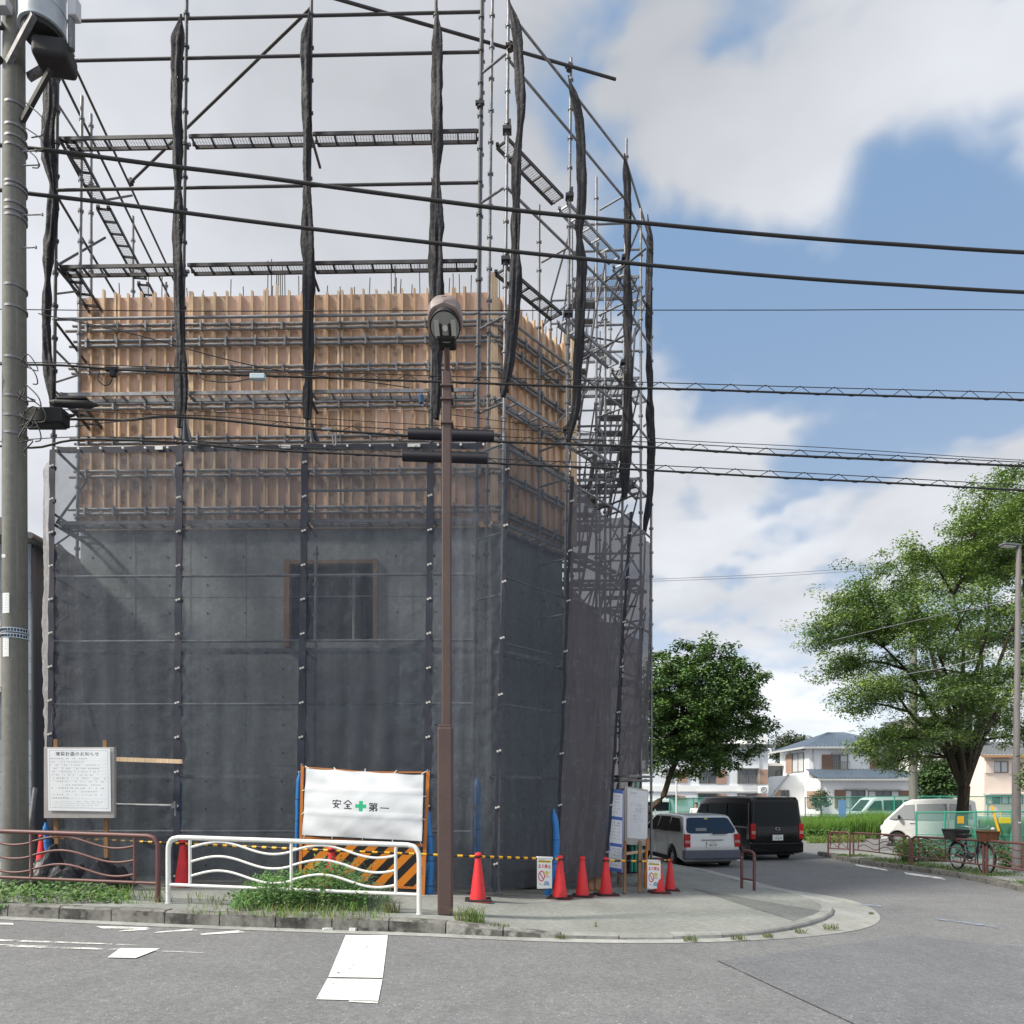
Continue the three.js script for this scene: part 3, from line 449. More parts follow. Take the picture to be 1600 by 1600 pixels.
// ---------- mesh sheets ----------
function roll(pts, rad, label, flat = 0.6) {                      // a sheet gathered and tied into a hanging roll
  const c = new THREE.CatmullRomCurve3(pts), n = 110, k = 26, ph = rr(0, 9);
  const g = grid(k, n, (u, v) => { const p = c.getPointAt(v), a = u * Math.PI * 2; let r = rad(v) * (1 + 0.5 * fbm(ph, v * 9, 3.3, 3)) * (1 + 0.26 * Math.sin(a * 2 + ph + v * 5) + 0.20 * Math.sin(a * 5 - v * 11 + ph) + 0.16 * Math.sin(a * 8 + v * 23) + 0.4 * fbm(Math.cos(a) * 1.5 + ph, v * 22, Math.sin(a) * 1.5, 4)); return V(p.x + Math.cos(a) * r, p.y, p.z + Math.sin(a) * r * flat); });
  const o = put('rolled_mesh_sheet', g, M.netRoll, scene); return meta(o, label, 'mesh sheet', 'rolled dark mesh sheets on the scaffold');
}
const rollR = (w, ties = []) => (v) => { let r = w * 0.76 * sst(v, -0.01, 0.07) * (1 - 0.45 * sst(v, 0.9, 1)); r *= 1 - 0.5 * sst(v, 0.93, 1) * 0; for (const t of ties) r *= 1 - 0.42 * Math.exp(-Math.pow((v - t) * 26, 2)); return Math.max(r, 0.008) + 0.004; };
roll([at(77, 95, 10.5), at(79, 160, 10.5), at(74, 230, 10.5), at(83, 300, 10.5), at(75, 420, 10.5), at(73, 540, 10.5), at(79, 600, 10.5), at(82, 640, 10.5)], rollR(0.082, [0.36, 0.62]), 'dark rolled up mesh sheet at the far left post beside the utility pole');
roll([at(283, 22, 10.42), at(278, 75, 10.42), at(277, 200, 10.42), at(278, 290, 10.42), at(278, 420, 10.42), at(281, 520, 10.42), at(284, 640, 10.42), at(282, 668, 10.42)], rollR(0.088, [0.42, 0.8]), 'dark rolled up mesh sheet on the second front post from the left');
roll([at(484, 18, 10.4), at(478, 78, 10.4), at(480, 200, 10.4), at(479, 288, 10.4), at(482, 400, 10.4), at(481, 500, 10.4), at(482, 600, 10.4), at(481, 655, 10.4)], rollR(0.084, [0.42, 0.9]), 'dark rolled up mesh sheet on the front post above the white banner');
roll([at(683, 12, 10.4), at(683, 75, 10.4), at(683, 200, 10.4), at(682, 285, 10.4), at(682, 400, 10.4), at(682, 520, 10.4), at(684, 600, 10.4), at(682, 655, 10.4)], rollR(0.084, [0.41, 0.88]), 'dark rolled up mesh sheet just behind the brown lamp post');
roll([at(793, -6, 10.36), at(806, 45, 10.36), at(812, 110, 10.36), at(814, 170, 10.4), at(807, 260, 10.4), at(806, 400, 10.42), at(803, 480, 10.42), at(795, 570, 10.42), at(786, 620, 10.42)], rollR(0.072, [0.33, 0.52, 0.62]), 'dark rolled up mesh sheet hanging crooked at the building corner');
roll([at(888, 118, 11.6), at(905, 190, 11.6), at(909, 250, 11.6), at(908, 320, 11.6), at(905, 360, 11.6), at(909, 430, 11.6), at(903, 560, 11.6), at(899, 640, 11.62), at(888, 690, 11.65)], rollR(0.075, [0.45]), 'dark rolled up mesh sheet on the first post round the corner');
roll([at(976, 240, 12.95), at(980, 300, 12.95), at(981, 380, 12.95), at(980, 480, 12.95), at(983, 560, 12.95), at(979, 680, 12.95), at(976, 780, 12.95)], rollR(0.082, [0.3, 0.56]), 'dark rolled up mesh sheet hanging in front of the stair tower');
roll([at(1012, 335, 14.3), at(1015, 380, 14.3), at(1014, 470, 14.3), at(1013, 540, 14.3), at(1016, 620, 14.3), at(1017, 720, 14.3), at(1014, 780, 14.3), at(1007, 835, 14.25)], rollR(0.066, [0.42, 0.55]), 'dark rolled up mesh sheet on the rearmost scaffold post against the sky');
// loose tails of two rolls
for (const [a, b, c, l] of [[[288, 640], [284, 690], [302, 690], 'loose black flap under the second front roll of mesh'], [[484, 652], [487, 688], [500, 690], 'loose black flap under the front roll above the white banner']]) { const g = grid(6, 6, (u, v) => { const p = at(a[0], a[1], 10.36).lerp(at(lerp(b[0], c[0], u), lerp(b[1], c[1], u), 10.3 - 0.05 * u), v); p.z += 0.03 * Math.sin(u * 7) * v; return p; }); meta(put('mesh_flap', g, M.netSeam, scene), l, 'mesh sheet'); }

function netPanel(name, tl, tr, bl, br, label, { m = M.net, sag = 0.03, bulge = 0.12, nu = 60, nv = 100, seedp = rr(0, 50), sagTop = 0, sagBot = 0, out, tieAmp = 0.016, loose = 0.006 } = {}) {
  const n = out ?? outN(tl.clone().setY(0), tr.clone().setY(0));
  const W0 = tl.distanceTo(tr), H0 = tl.distanceTo(bl), folds = Array.from({ length: 16 }, () => [R(), R(), (R() < 0.7 ? 1 : -1) * rr(0.7, 1.35), rr(-0.012, 0.018), rr(0.3, 1.0)]);
  const f = (u, v) => {
    const p = tl.clone().lerp(tr, u).lerp(bl.clone().lerp(br, u), v); const e = Math.sin(Math.PI * u);
    p.y -= sagTop * e * (1 - v) - sagBot * e * v;
    let o = bulge * e * Math.sin(Math.PI * Math.min(1, v * 0.9 + 0.1)) * 0.6;
    o += e * (0.045 * fbm(u * 3 + seedp, v * 4 + seedp, 1, 4) + 0.02 * Math.sin((u - v * 0.8) * 6 + seedp) + loose * Math.sin((u + v * 0.7) * 11 + seedp));
    o += (0.006 + loose) * Math.sin(u * 31 + 4 * fbm(u * 2, v * 3, seedp)) * Math.pow(e, 0.5) * (0.25 + v * 0.75);
    for (const s of [0, 1]) { const k = Math.round(v * 13 - 0.5), du = Math.abs(u - s) * W0, dv = (v - (k + 0.5) / 13) * H0, dd = Math.hypot(du, dv); o += tieAmp * Math.exp(-dd / 0.32) * sst(dd, 0.02, 0.12) * Math.cos(7 * Math.atan2(dv, du) + seedp + k * 1.7); }
    for (const [cu, cv, an, am, ln] of folds) { const x = (u - cu) * W0, y = (v - cv) * H0, a = x * Math.cos(an) + y * Math.sin(an), b = -x * Math.sin(an) + y * Math.cos(an); o += am * e * Math.exp(-Math.pow(b / 0.028, 2) - Math.pow(a / ln, 2)); }
    return p.addScaledVector(n, o);
  };
  const g = grid(nu, nv, f), o = meta(put(name, g, m, scene), label, 'mesh sheet');
  return { o, f, n };
}
const off = 0.06, NF = outN(FP(-6), FP(0));
const fpt = (u, y) => FR(u, y, -off);
const botY = (p) => GY(p.x, -p.z, WALK) + 0.06;
const low = (px, y, w = -0.12) => { const d = 10.4, p = at(px, HY, d); p.y = y; return p; };
const us2 = [-6.17, -4.305, -2.475, -0.66, 0.36], botPx = [78, 276, 468, 667, 772], labs = ['dark mesh sheet over the front, leftmost bay behind the notice board', 'dark mesh sheet over the front bay above the white guardrail', 'dark mesh sheet over the front bay with the window opening behind it', 'dark mesh sheet over the narrow front bay behind the lamp post'];
const panels = [], corB = at(772, HY, 10.34).setY(0.1);
for (let i = 0; i < 4; i++) panels.push(netPanel('draped_mesh_sheet', i ? fpt(us2[i], 6.52) : fpt(us2[i], 6.5), i === 3 ? at(793, 690, 10.36) : fpt(us2[i + 1], 6.52), low(botPx[i], 0.16), i === 3 ? corB : low(botPx[i + 1], 0.08), labs[i], { bulge: [0.05, 0.05, 0.03, 0.06][i], sagTop: i === 3 ? 0.12 : 0.03 }));
netPanel('draped_mesh_sheet', fpt(-2.45, 3.62).add(V(0, 0, -0.02)), fpt(-0.70, 3.74).add(V(0, 0, -0.02)), low(471, 0.1).add(V(0, 0, -0.12)), low(664, 0.1).add(V(0, 0, -0.12)), 'second dark mesh sheet doubled behind the lower half of the window bay', { m: M.net2, sagTop: 0.14, bulge: 0.0 });
// sheets round the cut corner
const C0 = at(793, 690, 10.36), C1 = at(893, 745, 11.66), C2 = at(985, 800, 12.98), C3 = at(1016, 850, 14.15);
panels.push(netPanel('draped_mesh_sheet', C0, C1, corB, at(868, 1380, 11.3), 'dark mesh sheet with a hem curving above the pavement at the cut corner', { bulge: 0.12, sagTop: 0.1, sagBot: 0.0, loose: 0.02 }));
panels.push(netPanel('draped_mesh_sheet', C1, C2, at(868, 1385, 11.3), at(946, 1368, 12.4), 'dark mesh sheet between the blue post cover and the information boards', { m: M.netC, bulge: 0.18, sagTop: 0.35, loose: 0.035 }));
panels.push(netPanel('draped_mesh_sheet', C2, C3, at(966, 1212, 12.7), at(1013, 1209, 14.0), 'narrow dark mesh sheet hanging above the information boards', { m: M.netC, bulge: 0.24, loose: 0.045, sagTop: 0.1, out: V(0.85, 0, 0.5) }));
netPanel('draped_mesh_sheet', at(884, 905, 15.9), at(1003, 1000, 17), at(880, 1375, 15.9), at(1000, 1368, 17), 'brown weathered sheet behind the foot of the stair tower', { m: M.netB, bulge: 0.1, sagTop: 0.25 });
netPanel('draped_mesh_sheet', at(862, 900, 14.6), at(952, 985, 14.9), at(862, 1385, 14.6), at(952, 1385, 14.9), 'brown cloth hung inside the scaffold left of the stairs', { m: M.netB, bulge: 0.1, sagTop: 0.1 });
// left flank, bulging past the corner
{ const a = fpt(-6.17, 6.45), b = left(3.0).setY(5.9), e = V(-1, 0, 0.1);
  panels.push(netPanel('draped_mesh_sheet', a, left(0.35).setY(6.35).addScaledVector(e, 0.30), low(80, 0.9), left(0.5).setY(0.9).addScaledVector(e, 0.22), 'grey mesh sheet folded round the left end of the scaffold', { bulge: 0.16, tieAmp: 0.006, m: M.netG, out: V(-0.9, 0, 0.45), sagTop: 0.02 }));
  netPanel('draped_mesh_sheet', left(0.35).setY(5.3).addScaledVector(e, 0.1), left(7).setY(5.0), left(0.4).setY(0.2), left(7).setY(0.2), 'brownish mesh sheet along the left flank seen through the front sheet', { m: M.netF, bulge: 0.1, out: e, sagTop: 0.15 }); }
// seams: a double hem with white eyelet ties down each post
function seam(A, B, n, label, w = 0.055, k = 11) {
  const g = grid(2, 40, (u, v) => { const p = A(v).lerp(B(v), 0.0).addScaledVector(n, 0.018 + 0.006 * Math.sin(v * 40)); p.x += (u - 0.5) * w * 2 * (0.8 + 0.3 * fbm(v * 6, 1, 3)); return p; });
  const o = meta(put('sheet_seam', g, M.netSeam, scene), label, 'mesh seam'), t = [];
  for (let i = 0; i < k; i++) { const p = A((i + 0.5) / k).addScaledVector(n, 0.035); for (const s of [-1, 1]) { const r = new THREE.TorusGeometry(0.011, 0.005, 5, 8); r.translate(p.x + s * 0.018, p.y + s * 0.006, p.z); t.push(r); } t.push(bx(0.03, 0.006, 0.008, p.x, p.y, p.z + 0.004)); }
  put('eyelet_tie', t, M.tie, o).userData.kind = 'stuff';
}
const edge = (i, u) => (v) => panels[i].f(u, v);
seam(edge(0, 0), edge(0, 0), NF, 'laced seam of the mesh sheets at the left corner post', 0.05, 13);
seam(edge(0, 1), edge(1, 0), NF, 'laced seam of the mesh sheets left of the white banner bay', 0.06, 13);
seam(edge(1, 1), edge(2, 0), NF, 'laced seam of the mesh sheets over the left edge of the window opening', 0.06, 13);
seam(edge(2, 1), edge(3, 0), NF, 'laced seam of the mesh sheets left of the lamp post', 0.06, 13);
seam(edge(3, 1), edge(4, 0), V(0.3, 0, 0.9), 'slanting laced seam of the mesh sheets at the building corner', 0.03, 8);
seam(edge(4, 1), edge(5, 0), V(0.6, 0, 0.8), 'slanting laced seam of the mesh sheets ending at the blue post cover', 0.03, 8);
seam(edge(5, 1), edge(6, 0), V(0.6, 0, 0.8), 'slanting laced seam of the mesh sheets beside the information boards', 0.03, 8);
{ const g = []; for (let i = 0; i < 20; i++) { const f = fpt(lerp(-6.1, 0.1, i / 19), 6.5); g.push(cy(f.clone().add(V(0, 0, 0.02)), f.clone().add(V(0, 0, 0.05)), 0.016, 0.016, 8)); } g.push(bx(0.11, 0.05, 0.01, ...fpt(-4.6, 6.5).add(V(0, 0, 0.03)).toArray()), bx(0.13, 0.045, 0.01, ...fpt(-2.75, 6.5).add(V(0, 0, 0.03)).toArray()), bx(0.18, 0.045, 0.01, ...fpt(-0.9, 6.5).add(V(0, 0, 0.03)).toArray()));
  const hem = grid(60, 2, (u, v) => fpt(lerp(-6.15, 0.1, u), 6.55 - v * 0.09 - 0.02 * Math.abs(Math.sin(u * 31))).add(V(0, 0, 0.012)));
  const o = meta(put('sheet_hem', hem, M.netSeam, scene), 'dark top hem of the mesh sheets with white tags and eyelets', 'mesh hem'); put('eyelet_tie', g, M.tie, o).userData.kind = 'stuff'; }
// ---------- lettering drawn stroke by stroke ----------
const GL = {   // strokes on a 100 x 100 square
  '安': [[50, 4, 50, 16], [12, 34, 12, 18, 88, 18, 88, 32], [44, 26, 30, 64, 74, 94], [68, 44, 54, 72, 18, 94], [6, 50, 94, 50]],
  '全': [[50, 6, 8, 46], [50, 6, 92, 46], [26, 50, 74, 50], [30, 70, 70, 70], [12, 93, 88, 93], [50, 50, 50, 93]],
  '第': [[22, 4, 10, 24], [18, 12, 46, 12], [32, 12, 38, 24], [62, 4, 52, 24], [60, 12, 92, 12], [74, 12, 80, 24], [16, 32, 82, 32, 82, 48], [18, 48, 82, 48], [18, 48, 14, 64, 88, 64, 82, 86, 70, 84], [50, 32, 50, 98], [48, 66, 12, 94]],
  '一': [[6, 52, 94, 52]],
  '立': [[50, 4, 50, 22], [14, 26, 86, 26], [32, 36, 40, 78], [70, 36, 58, 84], [6, 90, 94, 90]],
  '入': [[34, 8, 52, 12, 48, 46, 8, 94], [52, 14, 58, 52, 94, 94]],
  '禁': [[8, 20, 46, 20], [27, 4, 27, 48], [27, 22, 8, 44], [27, 22, 46, 40], [54, 20, 92, 20], [73, 4, 73, 48], [73, 22, 54, 44], [73, 22, 94, 42], [24, 56, 76, 56], [8, 70, 92, 70], [50, 70, 50, 96, 40, 92], [30, 78, 14, 92], [70, 78, 88, 92]],
  '止': [[50, 6, 50, 92], [50, 44, 86, 44], [22, 38, 22, 92], [6, 92, 94, 92]],
  '建': [[40, 16, 86, 16, 86, 40, 38, 40], [34, 28, 96, 28], [42, 52, 86, 52], [36, 66, 94, 66], [62, 4, 62, 82], [8, 14, 28, 14, 14, 42, 28, 44, 10, 82], [14, 58, 40, 84, 96, 90]],
  '築': [[22, 2, 10, 18], [18, 9, 44, 9], [62, 2, 52, 18], [60, 9, 92, 9], [10, 26, 42, 26], [26, 26, 26, 46], [8, 48, 44, 44], [56, 26, 54, 50], [56, 26, 82, 26, 84, 46, 94, 48], [6, 62, 94, 62], [50, 52, 50, 98], [46, 64, 10, 92], [54, 64, 90, 92]],
  '計': [[26, 4, 32, 14], [6, 22, 50, 22], [12, 36, 44, 36], [12, 50, 44, 50], [14, 64, 42, 64, 42, 90, 14, 90, 14, 64], [54, 38, 96, 38], [75, 6, 75, 96]],
  '画': [[6, 8, 94, 8], [28, 24, 72, 24, 72, 76, 28, 76, 28, 24], [28, 50, 72, 50], [50, 8, 50, 76], [10, 32, 10, 92, 90, 92, 90, 32]],
  'の': [[52, 20, 44, 70, 24, 80, 14, 54, 34, 22, 66, 18, 88, 42, 82, 72, 56, 90]],
  'お': [[12, 30, 62, 30], [36, 6, 36, 84, 20, 86, 14, 70, 50, 50, 84, 58, 82, 82, 60, 88], [72, 14, 90, 32]],
  '知': [[22, 4, 8, 34], [16, 24, 50, 24], [6, 50, 54, 50], [30, 24, 28, 60, 8, 92], [32, 60, 50, 86], [62, 24, 92, 24, 92, 82, 62, 82, 62, 24]],
  'ら': [[36, 6, 60, 18], [28, 26, 20, 62, 52, 48, 80, 62, 70, 84, 38, 92]],
  'せ': [[6, 38, 94, 34], [70, 8, 70, 62, 54, 58], [30, 14, 30, 84, 84, 84]],
};
function glyphs(c, str, x, y, size, lw, color, gap = 1.04) {
  c.strokeStyle = color; c.lineWidth = lw; c.lineJoin = 'round'; c.lineCap = 'butt';
  [...str].forEach((ch, i) => { for (const s of GL[ch] ?? []) { c.beginPath(); for (let k = 0; k < s.length; k += 2) { const X = x + i * size * gap + s[k] / 100 * size, Y = y + s[k + 1] / 100 * size; k ? c.lineTo(X, Y) : c.moveTo(X, Y); } c.stroke(); } });
}
const scribble = (c, x, y, w, h, color, fill = 0.8) => { c.fillStyle = color; for (let q = x; q < x + w; q += h * 1.15) if (R() < fill) { for (let k = 0; k < 4; k++) c.fillRect(q + R() * h * 0.3, y + R() * h * 0.85, h * (0.35 + R() * 0.5), h * 0.13); c.fillRect(q + h * (0.2 + R() * 0.5), y, h * 0.13, h * 0.9); } };
function printed(w, h, draw, rough = 0.5) { const cv = document.createElement('canvas'); cv.width = w; cv.height = h; const c = cv.getContext('2d'); draw(c, w, h); const t = new THREE.CanvasTexture(cv); t.colorSpace = THREE.SRGBColorSpace; return new THREE.MeshStandardMaterial({ map: t, roughness: rough, side: THREE.DoubleSide }); }
const face4 = (tl, tr, br, bl, n = 1) => grid(n, n, (u, v) => bl.clone().lerp(br, u).lerp(tl.clone().lerp(tr, u), v));   // uv upright

// ---------- utility pole ----------
const up0 = onWalk(24, 1392), PX = up0.x, PD = up0.d, PZ = -PD;
{
  const t = thing('utility_pole', 'tall grey concrete utility pole with a pale blue transformer at the left edge', 'utility pole', up0.p);
  const top = 13.4, rAt = (y) => lerp(0.148, 0.116, y / 14);
  put('shaft', cy(V(PX, up0.y - 0.05, PZ), V(PX - 0.02, top, PZ), rAt(0), rAt(14), 28), M.pole, t);
  const bandAt = (py, h, m = M.galvM, k = 1.05, name = 'band') => { const y = at(0, py, PD).y, r = rAt(y); return put(name, cy(V(PX, y - h / 2, PZ), V(PX, y + h / 2, PZ), r * k, r * k, 24, false), m, t); };
  for (const py of [170, 205, 222, 236, 293, 300, 325, 336, 345, 453, 486, 565, 625, 655, 682]) bandAt(py, 0.03, M.galvM);
  for (const py of [987, 996]) { const b = bandAt(py, 0.055, mat([0.45, 0.55, 0.66], 0.5), 1.06, 'perforated_band'); const h = []; for (let i = 0; i < 14; i++) { const a = i / 14 * Math.PI + 0.1, r = rAt(3.5) * 1.065; h.push(bx(0.016, 0.03, 0.016, PX + Math.cos(a) * r, at(0, py, PD).y, PZ + Math.sin(a) * r)); } put('slot', h, M.black, b).userData.kind = 'stuff'; }
  const plate = (py0, py1, w) => { const y0 = at(0, py1, PD).y, y1 = at(0, py0, PD).y, r = rAt(3.6) + 0.004, sh = grid(6, 1, (u, v) => { const a = Math.PI / 2 + (u - 0.5) * w / r + 0.2; return V(PX + Math.cos(a) * r - 0.0, lerp(y0, y1, v), PZ + Math.sin(a) * r); }); return put('number_plate', sh, printed(64, 256, (c, W, Hh) => { c.fillStyle = '#e4e6e6'; c.fillRect(0, 0, W, Hh); c.fillStyle = '#9a9c9e'; for (let i = 0; i < 7; i++) scribble(c, 20, 16 + i * 32, 24, 20, '#a2a4a8', 0.9); }), t, { keepUV: true }); };
  plate(931, 962, 0.1); plate(999, 1029, 0.09);
  { const y = at(0, 876, PD).y; put('bolt', cy(V(PX - 0.02, y, PZ + 0.17), V(PX - 0.02, y, PZ + 0.187), 0.025, 0.025, 10), M.white, t); }
  // transformer on its brackets, above
  const tc = at(64, 15, PD - 0.15), tx = tc.x + 0.02, tz = tc.z, ty0 = at(0, 72, PD).y, ty1 = at(0, -60, PD).y, tr = 0.255;
  const tank = put('transformer', [cy(V(tx, ty0, tz), V(tx, ty1, tz), tr, tr, 36)], mat([0.50, 0.56, 0.62], 0.4, { map: T.grime }), t);
  for (const f of [0.02, 0.25, 0.55]) put('rim_band', cy(V(tx, lerp(ty0, ty1, f) - 0.015, tz), V(tx, lerp(ty0, ty1, f) + 0.015, tz), tr + 0.008, tr + 0.008, 36), mat([0.42, 0.48, 0.54], 0.45), tank);
  put('tank_base', cy(V(tx, ty0 - 0.06, tz), V(tx, ty0 - 0.001, tz), tr * 0.86, tr * 0.9, 30), M.blackM, tank);
  put('cooling_pipe', cy(V(tx + 0.36, ty0 - 0.2, tz), V(tx + 0.36, ty1, tz), 0.04, 0.04, 8), M.galvM, tank);
  put('terminal_box', rbx(0.1, 0.24, 0.12, 0.01, tx + 0.4, at(0, 35, PD).y, tz), mat([0.5, 0.53, 0.57], 0.5), tank);
  put('bracket_arm', [bar(V(PX - 0.02, ty0 - 0.32, PZ + 0.1), V(tx + 0.05, ty0 - 0.02, tz + 0.24), 0.06, 0.08), bar(V(PX + 0.1, ty0 - 0.30, PZ - 0.1), V(tx + 0.3, ty0 - 0.1, tz - 0.12), 0.06, 0.08)], M.galvM, t);
  put('bracket_arm', [rbx(0.42, 0.25, 0.36, 0.06, tx + 0.12, ty0 - 0.25, tz - 0.05, 0.15), bar(V(tx + 0.1, ty0 - 0.45, tz), V(PX + 0.12, ty0 - 1.0, PZ + 0.05), 0.05, 0.05)], M.blackM, t);
  put('bracket_arm', [bar(V(PX - 0.1, ty0 - 0.3, PZ + 0.12), V(PX - 0.65, ty0 + 0.25, PZ + 0.1), 0.07, 0.07), bar(V(PX - 0.05, ty0 + 0.1, PZ + 0.15), V(PX - 0.7, ty0 + 0.12, PZ + 0.15), 0.06, 0.06)], M.galvD, t);
  put('junction_box', rbx(0.17, 0.12, 0.12, 0.01, PX - 0.02, at(0, 36, PD).y, PZ + 0.2), mat([0.34, 0.35, 0.38], 0.5), t);
  put('stay_bar', [cy(V(PX + 0.1, at(0, 62, PD).y, PZ + 0.1), V(tx - 0.2, at(0, 22, PD).y, tz + 0.2), 0.014)], M.galvM, t);
  for (const [py, dx] of [[242, 0.22], [264, 0.26], [341, 0.3], [392, 0.22]]) put('step_bolt', [cy(V(PX + 0.12, at(0, py, PD).y, PZ + 0.05), V(PX + dx + 0.08, at(0, py, PD).y, PZ + 0.06), 0.009), cy(V(PX + dx + 0.08, at(0, py, PD).y - 0.015, PZ + 0.06), V(PX + dx + 0.08, at(0, py, PD).y + 0.015, PZ + 0.06), 0.012)], M.galv, t);
  for (const dx of [-0.19, -0.155]) put('conduit', cy(V(PX + dx, 1.8, PZ + 0.1), V(PX + dx + 0.015, 13.4, PZ + 0.08), 0.012, 0.012, 6), M.blackM, t);
  const loops = []; for (const [a, b, sag] of [[160, 215, 0.2], [200, 235, 0.16], [232, 262, 0.12], [565, 600, 0.1], [600, 640, 0.14], [618, 660, 0.2], [640, 690, 0.12]]) { const A = at(40, a, PD - 0.12), B = at(44 + R() * 12, b, PD - 0.12); loops.push(tube([A, A.clone().lerp(B, 0.4).add(V(sag, -0.05, 0.03)), A.clone().lerp(B, 0.8).add(V(sag * 0.9, -0.06, 0.02)), B], 0.008, 16, 5)); }
  for (let i = 0; i < 16; i++) { const y = at(0, rr(560, 700), PD).y, s = i % 2 ? 1 : -1, A = V(PX + s * 0.14, y, PZ + 0.12); loops.push(tube([A, A.clone().add(V(s * rr(0.05, 0.2), rr(-0.15, 0.15), 0.03)), A.clone().add(V(s * rr(0.05, 0.3), rr(-0.2, 0.2), 0.02)), A.clone().add(V(s * rr(-0.02, 0.1), rr(-0.25, 0.1), 0.03))], rr(0.004, 0.009), 16, 5)); }
  put('wire_loop', loops, M.cable, t).userData.kind = 'stuff';
}
// ---------- overhead cables ----------
const cab = (pts, r, label, group, m = M.cable, name = 'overhead_cable') => { const P = pts.map(([x, y, d]) => at(x, y, d)); return meta(put(name, tube(P, r, pts.length * 14, 7), m, scene), label, 'cable', group); };
const dc = (x) => 9.75 + 0.0006 * Math.max(0, x);
const onD = (l, o = 0) => (l[l.length - 1][0] >= 1640 ? [...l, [2400, l[l.length - 1][1] + (2400 - l[l.length - 1][0]) * 0.035]] : l).map(([x, y]) => [x, y, dc(x) + o]);
cab(onD([[-160, 205], [0, 227], [100, 238], [250, 258], [400, 276], [600, 303], [800, 328], [1000, 348], [1200, 367], [1400, 382], [1700, 399]], -0.35), 0.026, 'thick black power cable, upper of the two crossing in front of the scaffold');
cab(onD([[-160, 276], [0, 297], [200, 321], [400, 347], [600, 371], [800, 393], [1000, 413], [1200, 431], [1400, 445], [1700, 461]], -0.35), 0.0245, 'thick black power cable, lower of the two crossing in front of the scaffold');
cab(onD([[-100, 482], [300, 486], [800, 485], [1200, 484.5], [1700, 486]], -0.2), 0.006, 'thin straight wire just above the lamp head');
function lashed(main, mess, r, label, from, pitch = 55) {             // a cable hung in a spiral from a thin carrier wire
  const t = thing('telephone_cable', label, 'cable', at(800, 700, 9.8)); const A = new THREE.CatmullRomCurve3(onD(main).map((p) => at(...p))), B = new THREE.CatmullRomCurve3(onD(mess).map((p) => at(...p)));
  put('cable', new THREE.TubeGeometry(A, 170, r, 7), M.cable, t); put('carrier_wire', new THREE.TubeGeometry(B, 100, 0.0065, 5), M.cable, t);
  from *= 0.69; const z = []; const n = Math.round((1 - from) * 2420 / pitch); for (let i = 0; i < n; i++) { const u = from + (1 - from) * i / n, du = (1 - from) / n; const a0 = A.getPointAt(u), a1 = A.getPointAt(Math.min(1, u + du * 0.62)), b = B.getPointAt(Math.min(1, u + du * 0.31)); z.push(tube([a0, a0.clone().lerp(b, 0.85).add(V(-0.02, 0, 0)), b.clone().add(V(0, 0.012, 0)), a1.clone().lerp(b, 0.85).add(V(0.02, 0, 0)), a1], 0.0055, 12, 4)); const c = A.getPointAt(Math.min(1, u + du * 0.8)); z.push(tube([a1, c.clone().add(V(0, -0.02, 0)), A.getPointAt(Math.min(1, u + du))], 0.006, 6, 4)); }
  put('lashing_wire', z, M.cable, t).userData.kind = 'stuff';
}
lashed([[0, 569], [100, 571], [180, 577], [300, 583], [500, 590], [700, 597], [900, 604], [1100, 609], [1300, 616], [1640, 626]], [[0, 566], [100, 567], [180, 571], [300, 575], [500, 581], [700, 588], [900, 594], [1100, 600], [1300, 606], [1640, 615]], 0.015, 'black telephone cable lashed to a carrier wire, topmost of three', 0.14);
lashed([[100, 655], [150, 655], [200, 656.5], [250, 651], [330, 655], [450, 667], [640, 681], [780, 690], [1000, 698], [1200, 710], [1400, 719], [1640, 730]], [[100, 640], [250, 648], [330, 650], [450, 660], [640, 672], [780, 682], [1000, 690], [1200, 701], [1400, 712], [1640, 724]], 0.017, 'black telephone cable running through the upper black sleeve, middle of three', 0.18);
lashed([[0, 697], [60, 699], [110, 688], [250, 690], [400, 702], [640, 714], [760, 723], [1000, 734], [1200, 745], [1400, 755], [1640, 768]], [[0, 690], [110, 683], [250, 685], [400, 696], [640, 706], [760, 716], [1000, 726], [1200, 736], [1400, 747], [1640, 760]], 0.015, 'black telephone cable running through the lower black sleeve, lowest of three', 0.18);
cab(onD([[60, 490], [200, 520], [400, 572], [600, 600], [640, 606]], -0.05), 0.007, 'thin slack wire slanting down across the formwork to the blue insulator');
cab(onD([[640, 640], [1000, 683], [1300, 700], [1700, 724]], 0.3), 0.005, 'thin wire rising above the middle telephone cable at right');
cab(onD([[60, 640], [300, 642], [600, 660], [900, 676]], 0.1), 0.005, 'thin wire above the middle telephone cable at left');
cab(onD([[100, 668], [170, 660], [260, 652]], -0.1), 0.006, 'short thin wire rising from the black box to the telephone cable');
cab([[1000, 909, 60], [1200, 901, 60], [1420, 886, 60]], 0.02, 'faint distant wire in the sky above the dark tree, lower of two', null, M.steel);
cab([[1000, 906, 60], [1200, 897, 60], [1420, 882, 60]], 0.02, 'faint distant wire in the sky above the dark tree, upper of two', null, M.steel);
cab([[1300, 1001, 19], [1420, 972, 18.5], [1520, 951, 18], [1640, 926, 17]], 0.012, 'pale wire slanting through the big tree towards the right edge, upper of two', null, M.galvM);
cab([[1404, 1055, 19], [1470, 1044, 18.6], [1530, 1029, 18]], 0.012, 'pale wire slanting through the big tree, lower of two', null, M.galv);
const boxc = (name, label, g, m = M.blackM, extra) => { const o = meta(put(name, g, m, scene), label, 'cable box'); extra?.(o); return o; };
